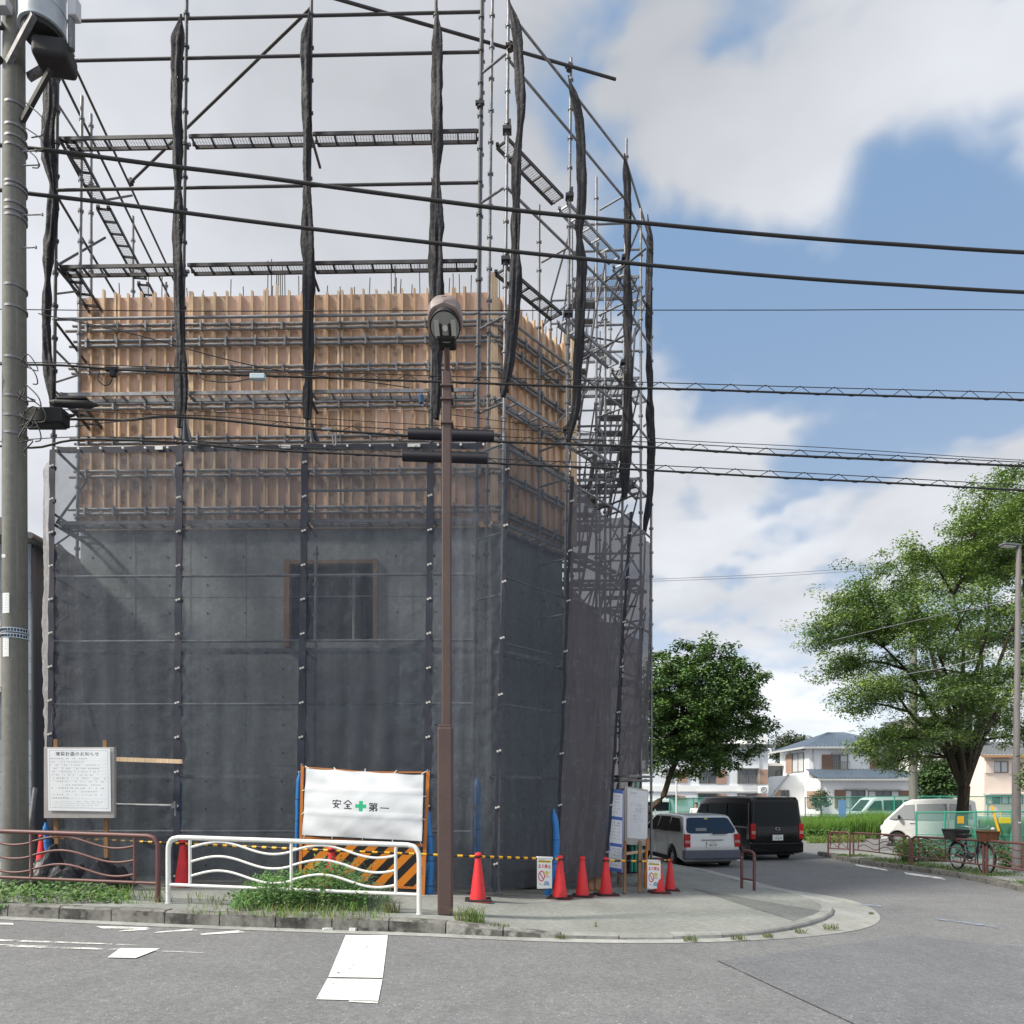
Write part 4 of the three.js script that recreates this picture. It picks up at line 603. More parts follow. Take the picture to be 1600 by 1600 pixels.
{ const a = at(88, 630, 9.6), b = at(140, 632, 9.6); boxc('splice_closure', 'black cable closure in front of the formwork beside the utility pole', [cy(a, b, 0.052, 0.052, 12), cy(b, b.clone().add(V(0.1, -0.01, 0)), 0.05, 0.02, 10), cy(a.clone().add(V(-0.08, 0.01, 0)), a, 0.028, 0.05, 10), rbx(0.4, 0.03, 0.1, 0.01, (a.x + b.x) / 2, a.y + 0.05, a.z)], M.blackM); }
{ const a = at(70, 653, 9.5); boxc('splice_closure', 'square ended black cable box fixed to the utility pole', [rbx(0.56, 0.2, 0.2, 0.025, a.x, a.y, a.z), rbx(0.5, 0.03, 0.14, 0.01, a.x, a.y - 0.11, a.z), cy(at(101, 650, 9.5), at(116, 649, 9.5), 0.025, 0.018, 8)], M.blackM); }
for (const [x0, y0, x1, y1, l] of [[638, 679, 772, 682.5, 'black plastic cable sleeve crossing the lamp post, upper of two'], [629, 713, 762, 717.5, 'black plastic cable sleeve crossing the lamp post, lower of two']]) { const a = at(x0, y0, 8.78), b = at(x1, y1, 8.78); boxc('cable_sleeve', l, [cy(a, b, 0.058, 0.058, 14), bar(a.clone().add(V(0, 0.06, 0)), b.clone().add(V(0, 0.06, 0)), 0.05, 0.02)], mat([0.010, 0.010, 0.018], 0.75), (o) => { const g = []; for (let i = 1; i < 9; i++) { const p = a.clone().lerp(b, i / 9); g.push(bx(0.05, 0.03, 0.06, p.x, p.y + 0.066, p.z)); } put('clip', g, M.black, o).userData.kind = 'stuff'; }); }
{ const p = at(403, 589, 9.65); boxc('terminal_box', 'small pale blue terminal box hanging on the telephone cable before the formwork', [rbx(0.2, 0.075, 0.07, 0.012, p.x, p.y, p.z)], mat([0.42, 0.52, 0.58], 0.5), (o) => put('cable_tail', tube([p.clone().add(V(-0.1, -0.02, 0)), p.clone().add(V(-0.35, -0.08, 0.02)), p.clone().add(V(-0.7, -0.05, 0.02)), p.clone().add(V(-0.8, 0.06, 0))], 0.008, 20, 5), M.cable, o)); }
{ const p = at(174, 583, 9.65); boxc('terminal_box', 'small dark terminal box with a looped wire near the utility pole', [rbx(0.16, 0.05, 0.06, 0.01, p.x, p.y + 0.05, p.z), rbx(0.07, 0.1, 0.06, 0.01, p.x + 0.02, p.y, p.z)], M.blackM, (o) => put('cable_tail', tube([p.clone().add(V(0.02, -0.04, 0)), p.clone().add(V(-0.02, -0.14, 0)), p.clone().add(V(-0.1, -0.16, 0)), p.clone().add(V(-0.18, -0.08, 0)), p.clone().add(V(-0.16, 0.02, 0))], 0.008, 20, 5), M.cable, o)); }
{ const p = at(658, 624, 9.7); boxc('insulator', 'small round blue insulator hanging before the formwork by the lamp post', [cy(p.clone().add(V(0, -0.05, 0)), p.clone().add(V(0, 0.04, 0)), 0.03, 0.042, 12), cy(p.clone().add(V(0, 0.035, 0)), p.clone().add(V(0, 0.075, 0)), 0.042, 0.02, 12)], mat([0.03, 0.08, 0.16], 0.3)); }
{ const p = at(510, 670, 9.7); boxc('cable_clamp', 'grey wire clamp and hook where the cables cross the formwork', [bar(p.clone().add(V(-0.06, 0, 0)), p.clone().add(V(0.08, 0.0, 0)), 0.03, 0.03), tube([p, p.clone().add(V(0.08, -0.1, 0)), p.clone().add(V(0.1, -0.22, 0)), p.clone().add(V(0.13, -0.2, 0)), p.clone().add(V(0.12, -0.05, 0))], 0.012, 20, 6)], M.galvM); }

// ---------- brown lamp post ----------
{
  const g = onWalk(696, 1429), x = g.x, z = -g.d, s = F / g.d, y = (py) => EYE + (HY - py) / s;
  const t = thing('street_lamp', 'tall square brown steel lamp post with a cobra lamp head in front of the scaffold', 'street lamp', g.p);
  const yj = y(1137); put('lower_pole', [rbx(0.166, yj - g.y, 0.166, 0.02, x, (yj + g.y) / 2, z), rbx(0.14, 0.03, 0.14, 0.01, x, yj + 0.012, z)], M.brown, t);
  put('upper_pole', rbx(0.104, y(583) - yj, 0.104, 0.014, x + 0.015, (y(583) + yj) / 2, z), M.brown, t);
  for (const py of [627, 664, 606]) put('strap', rbx(0.14, 0.025, 0.14, 0.006, x + 0.02, y(py), z), M.brown, t);
  put('socket', cy(V(x + 0.02, y(584), z), V(x + 0.03, y(556), z + 0.16), 0.035, 0.032, 12), M.brown, t);
  // the head, pointing at the camera over the road
  const hx = x + 0.035, e0 = V(hx, y(552), z + 0.12), dirn = V(0, 0.40, 1).normalize();
  const body = grid(28, 20, (u, v) => { const a = u * Math.PI * 2, k = v; const w = 0.05 + 0.138 * sst(k, 0.05, 0.55) * Math.sqrt(Math.max(0, 1 - Math.pow(Math.max(0, (k - 0.62) / 0.38), 2.2))), h = 0.05 + 0.10 * sst(k, 0.1, 0.6) * Math.sqrt(Math.max(0, 1 - Math.pow(Math.max(0, (k - 0.6) / 0.4), 2.4))); const ee = k > 0.985 ? 0.02 : 1; const c = e0.clone().addScaledVector(dirn, 0.50 * k); const sx = Math.sign(Math.cos(a)) * Math.pow(Math.abs(Math.cos(a)), 0.7), sy = Math.sign(Math.sin(a)) * Math.pow(Math.abs(Math.sin(a)), 0.8); return V(c.x + sx * w * ee, c.y + Math.max(-0.35, sy) * h * ee + (sy > 0 ? 0.02 : 0), c.z - Math.max(-0.35, sy) * h * 0.35 * ee); });
  const head = put('lamp_head', body, mat([0.27, 0.215, 0.205], 0.5, { map: T.grime }), t);
  const cen = e0.clone().addScaledVector(dirn, 0.29).add(V(0, -0.058, 0.02)), nn = V(0, -0.93, 0.372), q = new THREE.Quaternion().setFromUnitVectors(UP, nn);
  const disc = (r, h, o, sx = 1) => { const k = new THREE.CylinderGeometry(r, r, h, 28); k.scale(sx, 1, 1.15); k.applyQuaternion(q); return k.translate(cen.x + nn.x * o, cen.y + nn.y * o, cen.z + nn.z * o); };
  put('lens_ring', disc(0.165, 0.05, 0.0), M.blackM, head);
  put('lamp_lens', disc(0.15, 0.012, 0.028), phys([0.26, 0.27, 0.26], 0.12, { clearcoat: 1 }), head);
  const inset = (w, l, dx, dl, m, nm) => { const g = new THREE.BoxGeometry(w, 0.008, l); g.translate(dx, 0, dl); g.applyQuaternion(q); put(nm, g.translate(cen.x + nn.x * 0.036, cen.y + nn.y * 0.036, cen.z + nn.z * 0.036), m, head); }; inset(0.028, 0.17, -0.048, 0.04, M.blackM, 'lamp_slot'); inset(0.028, 0.17, 0.048, 0.04, M.blackM, 'lamp_slot'); inset(0.05, 0.18, -0.09, 0.0, mat([0.5, 0.5, 0.48], 0.3), 'reflector'); inset(0.05, 0.18, 0.09, 0.0, mat([0.5, 0.5, 0.48], 0.3), 'reflector'); put('bulb', disc(0.028, 0.014, 0.038), M.white, head);
  put('ballast_cover', rbx(0.20, 0.08, 0.24, 0.025, e0.x, e0.y + 0.0, e0.z + 0.1), M.blackM, head);
  put('latch', rbx(0.06, 0.05, 0.02, 0.006, hx, e0.y + 0.50 * dirn.y + 0.06, e0.z + 0.42), M.brown, head);
}
// ---------- guardrails ----------
function guardrail(A, B, h, m, label, group, { uprights = [0.09, 0.5, 0.91], r = 0.028, wr = 0.015, phase = 0, low = 0.218 } = {}) {
  const t = thing('guardrail', label, 'guardrail', A.clone(), group), d = B.clone().sub(A), at2 = (s, y) => A.clone().addScaledVector(d, s).add(V(0, y, 0)), L = d.length(), c = 0.12 / L;
  put('frame', tube([at2(0, -0.05), at2(0, h * 0.3), at2(0, h - 0.16), at2(c * 0.12, h - 0.075), at2(c * 0.42, h - 0.022), at2(c, h - 0.004), at2(c * 1.6, h), at2(0.3, h), at2(0.7, h), at2(1 - c * 1.6, h), at2(1 - c, h - 0.004), at2(1 - c * 0.42, h - 0.022), at2(1 - c * 0.12, h - 0.075), at2(1, h - 0.16), at2(1, h * 0.3), at2(1, -0.05)], r, 160, 10), m, t);
  put('bottom_rail', cy(at2(0, low), at2(1, low), r * 0.72, r * 0.72, 10), m, t);
  for (const u of uprights) put('upright', cy(at2(u, low), at2(u, h), wr * 1.25, wr * 1.25, 8), m, t);
  for (let i = 0; i + 1 < uprights.length; i++) for (const k of [0.2, 0.5, 0.8]) { const P = [], y0 = lerp(low, h, k); for (let q = 0; q <= 16; q++) { const f = q / 16; P.push(at2(lerp(uprights[i], uprights[i + 1], f), y0 + 0.062 * (h / 0.8) * Math.sin(f * Math.PI * 1.95 + phase - 0.08 * Math.PI) + 0.012)); } put('wave_bar', tube(P, wr, 40, 7), m, t); }
  for (const s of [0, 1]) put('foot', cy(at2(s, -0.01), at2(s, 0.012), r * 1.35, r * 1.25, 12), m, t);
  return t;
}
{
  const w0 = onWalk(263, 1411.5), w1 = onWalk(655, 1428.5), m1 = onWalk(247, 1409.5), dirm = w1.p.clone().sub(w0.p).normalize();
  guardrail(w0.p, w1.p, 0.77, M.white, 'white tubular guardrail with wavy bars in front of the white banner', null);
  const m0 = m1.p.clone().addScaledVector(dirm, -3.1); m0.y = GY(m0.x, -m0.z, WALK);
  guardrail(m0, m1.p, 0.77, M.maroon, 'maroon tubular guardrail with wavy bars in front of the notice board', null, { uprights: [0.06, 0.482, 0.906] });
  const m00 = m0.clone().addScaledVector(dirm, -3.2); m00.y = GY(m00.x, -m00.z, WALK);
  const u0 = onWalk(1159, 1388), u1 = onWalk(1178.5, 1391.5), t = thing('hoop_barrier', 'small maroon hoop barrier at the rounded pavement corner', 'barrier', u0.p), A = u0.p, B = u1.p, h = 0.69, q = (s, y) => A.clone().lerp(B, s).add(V(0, y, 0));
  put('hoop', tube([q(0, -0.04), q(0, h * 0.5), q(0, h - 0.1), q(0.12, h - 0.02), q(0.5, h), q(0.88, h - 0.02), q(1, h - 0.1), q(1, h * 0.5), q(1, -0.04)], 0.027, 80, 10), M.maroon, t);
  put('cross_bar', cy(q(0, 0.18), q(1, 0.18), 0.018, 0.018, 8), M.maroon, t); for (const s of [0, 1]) put('collar', cy(q(s, 0.56), q(s, 0.575), 0.031, 0.031, 10), M.galv, t);
}
for (const [a, b, l] of [[[1294, 1335.5], [1328, 1337.5], 'short maroon guardrail at the far end of the right kerb'], [[1333.5, 1338], [1422, 1351], 'maroon guardrail in front of the white minivan'], [[1426, 1352], [1537, 1366.5], 'maroon guardrail behind which the bicycle is parked'], [[1542, 1367], [1668, 1388], 'maroon guardrail at the right edge beside the grey lamp post']]) { const A = onWalk2(...a).p, B = onWalk2(...b).p; guardrail(A, B, 0.69, M.maroon, l, null, { r: 0.026, wr: 0.012, low: 0.2, uprights: [0.1, 0.5, 0.9] }); }

// ---------- cones, bars, covers ----------
const coneOf = (g, h, label, opt = {}) => {
  const t = thing('traffic_cone', label, 'traffic cone', g.p.clone(), null, opt.ry ?? rr(-0.3, 0.3)), p = V(0, 0, 0), k = h / 0.7; t.off = V(0, 0, 0);
  const pts = [[0.118, 0.03], [0.122, 0.035], [0.112, 0.07], [0.042, 0.61], [0.036, 0.625], [0.047, 0.637], [0.049, 0.655], [0.043, 0.685], [0.026, 0.65], [0.0, 0.703]].map(([r, y]) => new THREE.Vector2(r * k, y * k));
  put('cone', new THREE.LatheGeometry(pts, 28), M.red, t); put('base', rbx(0.37 * k, 0.022, 0.37 * k, 0.009, 0, 0.022, 0), M.blackM, t); put('base_rim', rbx(0.385 * k, 0.012, 0.385 * k, 0.005, 0, 0.007, 0), M.redBase, t);
  if (opt.tilt) t.rotation.z = opt.tilt; return t;
};
const cones = [[66, 1371, 'red traffic cone behind the maroon guardrail below the notice board', 0.67], [286, 1385, 'red traffic cone behind the left end of the white guardrail', 0.67], [518, 1401, 'red traffic cone mostly hidden by weeds before the striped barricade', 0.67], [747, 1408, 'red traffic cone standing alone right of the lamp post', 0.66], [875, 1404, 'red traffic cone at the prohibition sheet beside the blue post cover', 0.65], [910, 1401, 'red traffic cone without a bar, third of the row under the dark sheet', 0.63], [947, 1399, 'red traffic cone with a scuffed white mark before the blue and white board', 0.61], [1030, 1395.5, 'red traffic cone carrying the smaller prohibition sheet', 0.575], [1047, 1391.5, 'red traffic cone nearest the silver wagon', 0.555]];
const coneG = cones.map(([x, y, l, h]) => { const g = onWalk(x, y); coneOf(g, h, l); return { ...g, h }; });
{ const c = coneG[6], k = c.h; }
function tigerBar(A, B, label, r = 0.017, n) {
  const t = thing('barrier_bar', label, 'barrier bar', A.clone()), L = A.distanceTo(B), N = n ?? Math.max(3, Math.round(L / 0.16)); 
  put('bar', cy(A, B, r * 0.92, r * 0.92, 10), M.black, t);
  for (let i = 0; i < N; i++) { const a = A.clone().lerp(B, (i + 0.28) / N), b = A.clone().lerp(B, (i + 0.72) / N); put('yellow_band', cy(a, b, r, r, 10), M.yellow, t); }
  for (const p of [A, B]) { const g = new THREE.TorusGeometry(0.05, 0.01, 6, 14); g.rotateX(Math.PI / 2); g.translate(p.x, p.y, p.z); put('end_ring', g, M.black, t); }
}
const tip = (i, f = 0.9) => coneG[i].p.clone().add(V(0, coneG[i].h * f, 0));
tigerBar(tip(0), tip(1), 'black and yellow barrier bar under the notice board');
tigerBar(tip(1), tip(2), 'black and yellow barrier bar behind the white guardrail, left half');
tigerBar(tip(2), tip(3), 'black and yellow barrier bar behind the lamp post');
tigerBar(tip(3), tip(4), 'black and yellow barrier bar carrying the larger prohibition sheet');
tigerBar(tip(6), tip(7), 'short black and yellow barrier bar before the information boards', 0.017, 5);
tigerBar(tip(7, 0.95), tip(8, 0.93), 'short barrier bar between the last two cones', 0.014, 3);
const prohib = printed(192, 320, (c, W, Hh) => {
  c.fillStyle = '#eceff0'; c.fillRect(0, 0, W, Hh); c.fillStyle = '#e6c81e'; c.fillRect(18, 18, W - 36, 22); for (let i = 0; i < 6; i++) { c.fillStyle = '#2a2a22'; c.fillRect(24 + i * 25, 21, 16, 14); c.fillStyle = '#e6c81e'; c.fillRect(28 + i * 25, 26, 8, 4); }
  glyphs(c, '立入禁止', 12, 58, 42, 6.5, '#cf2f3c', 1.0);
  c.strokeStyle = '#cc3a48'; c.lineWidth = 12; c.beginPath(); c.ellipse(58, 186, 36, 52, 0, 0, 7); c.stroke(); c.beginPath(); c.moveTo(34, 148); c.lineTo(82, 224); c.stroke();
  c.fillStyle = '#d6c936'; c.beginPath(); c.arc(124, 156, 26, Math.PI, 0); c.fill(); c.fillRect(94, 154, 60, 8); c.fillStyle = '#e9c9a8'; c.fillRect(104, 164, 40, 26); c.fillStyle = '#26303a'; for (const x of [98, 122, 146]) c.fillRect(x, 192, 12, 8); c.fillStyle = '#8fb0c8'; c.beginPath(); c.moveTo(80, 286); c.lineTo(100, 240); c.lineTo(150, 244); c.lineTo(164, 290); c.fill(); c.strokeStyle = '#c65a66'; c.lineWidth = 6; c.beginPath(); c.moveTo(24, 262); c.lineTo(60, 280); c.stroke();
}, 0.5);
function hangSheet(A, B, h, label) { const f = (o, y) => (u) => A.clone().lerp(B, u).add(V(0.0, y, o)); const g = grid(8, 10, (u, v) => { const p = A.clone().lerp(B, u); p.y -= h * (1 - v); p.z += 0.03 + 0.015 * Math.sin(u * 6 + v * 3); return p; }); const o = put('prohibition_sheet', g, prohib, scene, { keepUV: true }); meta(o, label, 'sign'); put('sleeve', cy(A.clone().add(V(0, 0.005, 0)), B.clone().add(V(0, 0.005, 0)), 0.026, 0.026, 12), M.white, o); }
{ const a = tip(3), b = tip(4), q = (px) => { const r = (px - 747) / (875 - 747); return a.clone().lerp(b, r); }; hangSheet(q(836), q(861), 0.43, 'white sheet with red prohibition lettering hanging left of the row of cones'); }
{ const a = tip(6), b = tip(7); hangSheet(a.clone().lerp(b, 0.76), a.clone().lerp(b, 0.99).add(V(0.02, 0, 0.02)), 0.44, 'smaller white prohibition sheet hanging in front of the information boards'); }
function blueCover(pts, r, label) { const P = pts.map((p) => p.p ?? p), c = new THREE.CatmullRomCurve3(P), n = 24, g = grid(12, n, (u, v) => { const p = c.getPointAt(v), a = u * 6.283; const k = r * (0.25 + 0.75 * sst(v, 0, 0.12)) * (1 + 0.06 * Math.sin(v * 21)); return V(p.x + Math.cos(a) * k, p.y, p.z + Math.sin(a) * k); }); const o = meta(put('post_cover', g, M.blue, scene), label, 'post cover'); const rings = []; for (const v of [0.35, 0.62, 0.9]) { const p = c.getPointAt(v), q = new THREE.TorusGeometry(r * 1.01, 0.005, 5, 16); q.rotateX(Math.PI / 2); q.translate(p.x, p.y, p.z); rings.push(q); } put('binding', rings, M.black, o).userData.kind = 'stuff'; }
const bcov = (list, d, r, l) => blueCover(list.map(([x, y]) => at(x, y, d)), r, l);
bcov([[71, 1285], [73, 1310], [76, 1340], [77, 1375]], 10.3, 0.04, 'bright blue foam cover on the leftmost post behind the maroon guardrail');
bcov([[278, 1205], [278, 1260], [277, 1330], [276, 1378]], 10.62, 0.055, 'blue foam cover seen through the mesh above the left cone of the white guardrail');
bcov([[468, 1205], [466, 1240], [465, 1290], [464, 1330]], 10.25, 0.035, 'blue foam cover along the left side of the banner frame');
bcov([[666, 1258], [669, 1300], [672, 1345], [670, 1398]], 10.15, 0.055, 'blue foam cover along the right side of the banner frame');
bcov([[745, 1215], [745, 1260], [745, 1300], [745, 1345]], 10.6, 0.06, 'dark blue foam cover behind the mesh above the lone cone');
bcov([[865, 1264], [869, 1300], [868, 1345], [861, 1375], [854, 1400]], 11.2, 0.05, 'bright blue foam cover bulging out between the mesh sheets by the prohibition sheet');
bcov([[949, 1262], [947, 1285], [948, 1310], [950, 1330]], 12.6, 0.04, 'sliver of blue foam cover left of the blue and white board');

// ---------- barricade and banner ----------
{
  const a = onWalk(472, 1392), b = onWalk(664, 1402), A = a.p.clone(), B = b.p.clone(); A.z = B.z = -10.0; A.x = at(469, 0, 10).x; B.x = at(661, 0, 10).x; A.y = GY(A.x, 10, WALK); B.y = GY(B.x, 10, WALK);
  const yy = (py) => at(0, py, 10).y, L = (s, y, o = 0) => V(lerp(A.x, B.x, s) , y, -10 + o);
  const t = thing('barricade', 'orange steel barricade frame with black and orange diagonal stripes under the white banner', 'barricade', A);
  const tl = at(473, 1197, 10.05), tr = at(669, 1206, 10.05);
  put('upright', bar(A, tl, 0.04, 0.04, V(0, 0, 1)), M.orange, t); put('upright', bar(B, tr, 0.045, 0.04, V(0, 0, 1)), M.orange, t);
  put('top_bar', tube([tl.clone().add(V(0.02, -0.02, 0)), at(530, 1203, 10.05), at(575, 1206.5, 10.05), tr.clone().add(V(-0.02, -0.01, 0))], 0.012, 24, 6), M.orange, t);
  put('middle_bar', bar(at(471, 1309, 10.02), at(663, 1321, 10.02), 0.03, 0.04, V(0, 1, 0)), M.orange, t);
  put('bottom_bar', bar(at(470, 1378, 10.0), at(660, 1388, 10.0), 0.03, 0.03, V(0, 1, 0)), M.orange, t);
  const stripes = printed(512, 192, (c, W, Hh) => { c.fillStyle = '#cf7d1e'; c.fillRect(0, 0, W, Hh); c.fillStyle = '#17171b'; for (let i = -2; i < 8; i++) { c.beginPath(); const x = i * 86; c.moveTo(x, Hh); c.lineTo(x + 43, Hh); c.lineTo(x + 43 + 150, 0); c.lineTo(x + 150, 0); c.fill(); } c.fillStyle = 'rgba(60,40,20,0.25)'; for (let i = 0; i < 120; i++) c.fillRect(R() * W, R() * Hh, 1 + R() * 7, 1 + R() * 2); });
  put('striped_panel', face4(at(472, 1316, 10.0), at(662, 1326, 10.0), at(660, 1386, 10.0), at(471, 1377, 10.0), 4), stripes, t, { keepUV: true });
  for (const s of [0, 1]) put('hook', cy(at(s ? 669 : 472, s ? 1202 : 1193, 10.05), at(s ? 669 : 472, s ? 1208 : 1200, 10.05), 0.018, 0.018, 8), M.galv, t);
  // banner tied inside the frame
  const c00 = at(479, 1200, 9.98), c10 = at(662, 1210.5, 9.98), c11 = at(659.5, 1314, 9.98), c01 = at(473, 1304.5, 9.98);
  const print = printed(1024, 620, (c, W, Hh) => {
    c.fillStyle = '#e9edf2'; c.fillRect(0, 0, W, Hh); c.strokeStyle = '#c6cacf'; c.lineWidth = 2; c.strokeRect(6, 6, W - 12, Hh - 12);
    glyphs(c, '安全', 244, 272, 86, 9.5, '#1c2530', 1.13); glyphs(c, '第一', 560, 286, 86, 9.5, '#1c2530', 1.13);
    c.fillStyle = '#35c08e'; c.fillRect(448, 308, 96, 34); c.fillRect(480, 276, 34, 98);
  }, 0.6);
  const g = grid(40, 26, (u, v) => { const p = c01.clone().lerp(c11, u).lerp(c00.clone().lerp(c10, u), v); const e = Math.sin(Math.PI * u) * Math.sin(Math.PI * v); p.z += 0.02 + 0.05 * e + 0.018 * fbm(u * 4, v * 3, 9, 4) + 0.010 * Math.exp(-Math.pow((v - 0.70 - 0.03 * u) * 40, 2)) + 0.010 * Math.exp(-Math.pow((v - 0.34) * 40, 2)) + 0.012 * Math.sin((u + v) * 14) * Math.pow(1 - e, 2); p.y -= 0.012 * Math.abs(Math.sin(u * Math.PI * 4)) * (v > 0.97 ? 1 : 0); return p; });
  const o = meta(put('banner', g, print, scene, { keepUV: true }), 'white cloth banner with black lettering and a green cross tied in the orange frame', 'banner');
  const ties = [], tie = (p, q) => ties.push(tube([p, p.clone().lerp(q, 0.5).add(V(0, 0, 0.02)), q], 0.006, 8, 5)); for (const s of [0.02, 0.25, 0.5, 0.75, 0.98]) { tie(c00.clone().lerp(c10, s), tl.clone().lerp(tr, s)); tie(c01.clone().lerp(c11, s), at(471, 1309, 10).lerp(at(663, 1321, 10), s)); } for (const s of [0.33, 0.66]) { tie(c00.clone().lerp(c01, s), tl.clone().lerp(A, s * 0.6)); tie(c10.clone().lerp(c11, s), tr.clone().lerp(B, s * 0.6)); }
  put('tie_cord', ties, M.tie, o).userData.kind = 'stuff';
}
// ---------- notice board ----------
{
  const D = 9.75, q = (x, y, o = 0) => at(x, y, D - o), t = thing('notice_board', 'white notice board of small print in a grey box on two wooden stakes', 'notice board', at(123, 1380, D));
  const f = (x0, y0, x1, y1, o) => face4(q(x0, y0, o), q(x1, y0 - 0, o), q(x1 + 1.5, y1 + 1.5, o), q(x0 + 1.5, y1, o), 2);
  const a = q(68, 1168), b = q(178, 1279);
  const c = q(123, 1223); put('case', rbx(b.x - a.x, a.y - b.y, 0.06, 0.006, c.x, c.y, c.z - 0.035), mat([0.50, 0.48, 0.47], 0.5, { map: T.grime }), t);
  const print = printed(720, 760, (k, W, Hh) => {
    k.fillStyle = '#edf1f6'; k.fillRect(0, 0, W, Hh); k.strokeStyle = '#8d949c'; k.lineWidth = 3; k.strokeRect(22, 24, W - 50, Hh - 60);
    glyphs(k, '建築計画のお知らせ', 92, 40, 52, 5.5, '#565c64', 1.08);
    const g = '#767c84'; let y = 116; const rows = [[30, 430, 0.9], [30, 380, 0.7], [30, 560, 0.62], [30, 560, 0.55], [30, 560, 0.55], [30, 480, 0.5], [60, 620, 0.5], [40, 620, 0.55], [200, 400, 0.9], [40, 620, 0.5], [200, 360, 0.9], [40, 620, 0.4], [30, 200, 0.8], [330, 280, 0.5]];
    rows.forEach(([x, w, fl], i) => { scribble(k, x, y, w, 17, i % 3 ? '#8a9098' : g, fl); y += 40; }); for (let i = 0; i < 4; i++) scribble(k, 50, 640 + i * 22, 600 - i * 40, 11, '#9aa0a8', 0.8);
    k.fillStyle = '#a4abb3'; k.fillRect(28, 390, W - 64, 2); k.fillRect(28, 610, W - 64, 2); for (let i = 0; i < 6; i++) k.fillRect(28, 150 + i * 40, W - 64, 1.5); k.fillRect(170, 150, 2, 460);
  }, 0.35);
  put('notice_sheet', f(74, 1169.5, 172, 1266.5, 0.01), print, t, { keepUV: true });
  for (const [x, y0] of [[88, 1155], [165, 1157]]) put('stake', bar(q(x, y0, -0.09), q(x + 2, 1385, -0.09), 0.05, 0.045, V(0, 0, 1)), M.timber, t);
}
{ const o = put('timber_plank', bar(at(176, 1186, 10.2), at(285, 1190, 10.2), 0.04, 0.06, UP), M.batten[0], scene); meta(o, 'pale timber plank sticking out right of the notice board', 'plank'); }
{ const o = put('steel_pipe', [cy(at(176, 1257, 10.2), at(273, 1259, 10.2), 0.022, 0.022, 10), cy(at(273, 1252, 10.2), at(274, 1275, 10.2), 0.014, 0.014, 8), bx(0.06, 0.07, 0.06, ...at(272, 1259, 10.2).toArray())], M.galv, scene); meta(o, 'grey horizontal pipe with a clamp right of the notice board', 'pipe'); }
{ const o = put('steel_pipe', cy(at(46, 1300, 10.3), at(55, 1231, 10.45), 0.03, 0.03, 10), M.galvM, scene); meta(o, 'dark grey pipe leaning between the utility pole and the notice board', 'pipe'); }
// heap of dark sheeting and odds and ends behind the guardrail
{
  const A = onWalk(122, 1374), B = onWalk(243, 1378); const g = grid(60, 24, (u, v) => { const p = A.p.clone().lerp(B.p, u), e = Math.sin(Math.PI * u), s = Math.sin(Math.PI * v); const x = p.x, z = -9.35 - v * 0.85; const h = 0.62 * Math.pow(e, 0.5) * Math.pow(s, 0.7) * (0.6 + 0.9 * fbm(u * 5, v * 2, 3, 4) + 0.35 * Math.sin(u * 8) ) + 0.05 * fbm(u * 18, v * 9, 2, 4) * e * s; return V(x + 0.1 * fbm(u * 6, v * 5, 8), GY(x, -z, WALK) + Math.max(0.004, h), z); });
  meta(put('tarpaulin_heap', g, mat([0.032, 0.033, 0.042], 0.45, { bumpMap: T.rough, bumpScale: 0.006 }), scene), 'crumpled heap of dark sheeting on the ground behind the maroon guardrail', 'tarpaulin');
  const c = onWalk(275, 1365); meta(put('spray_can', [new THREE.SphereGeometry(0.05, 14, 10).scale(1, 1.3, 1).translate(c.x, c.y + 0.2, -9.75), new THREE.SphereGeometry(0.036, 14, 10).scale(1, 1.5, 1).translate(c.x + 0.015, c.y + 0.31, -9.75), cy(V(c.x, c.y, -9.75), V(c.x, c.y + 0.16, -9.75), 0.04, 0.045, 12)], M.blue, scene), 'bright blue bottle shaped object left of the cone behind the white guardrail', 'bottle');
  const s = onWalk(182, 1388); meta(put('paper_sheet', grid(6, 4, (u, v) => V(s.x + (u - 0.5) * 0.34 + v * 0.06, s.y + 0.012 + 0.015 * Math.sin(u * 5 + v * 3), -s.d + (v - 0.5) * 0.2)), M.white, scene), 'flat white sheet of paper lying on the pavement below the maroon guardrail', 'paper');
  const d0 = onWalk(112, 1373), d1 = onWalk(160, 1375); meta(put('steel_pipe', cy(d0.p.clone().add(V(0, 0.04, 0)), d1.p.clone().add(V(0, 0.04, 0)), 0.03, 0.03, 10), M.galv, scene), 'short pale pipe lying on the ground under the notice board', 'pipe');
  const k = gp(560, 1452); meta(put('litter', [bx(0.1, 0.02, 0.06, k.x - 0.3, GY(k.x - 0.3, k.d - 0.1) + 0.015, -k.d + 0.12, 0.4), bx(0.07, 0.03, 0.05, k.x - 0.03, GY(k.x, k.d - 0.1) + 0.02, -k.d + 0.12, -0.3)], M.white, scene), 'crushed white litter in the gutter below the white guardrail', 'litter').userData.kind = 'stuff';
  const w0 = onWalk(773, 1393), w1 = onWalk(868, 1388); meta(put('plywood_sheet', grid(20, 6, (u, v) => { const p = w0.p.clone().lerp(w1.p, u); return V(p.x, p.y + 0.02 + v * 0.26 + 0.08 * (u - 0.5) * v, p.z - v * 0.25 - 0.1); }), mat([0.30, 0.31, 0.30], 0.8, { map: T.walk }), scene), 'grey board propped under the curving hem of the mesh sheet', 'board');
}
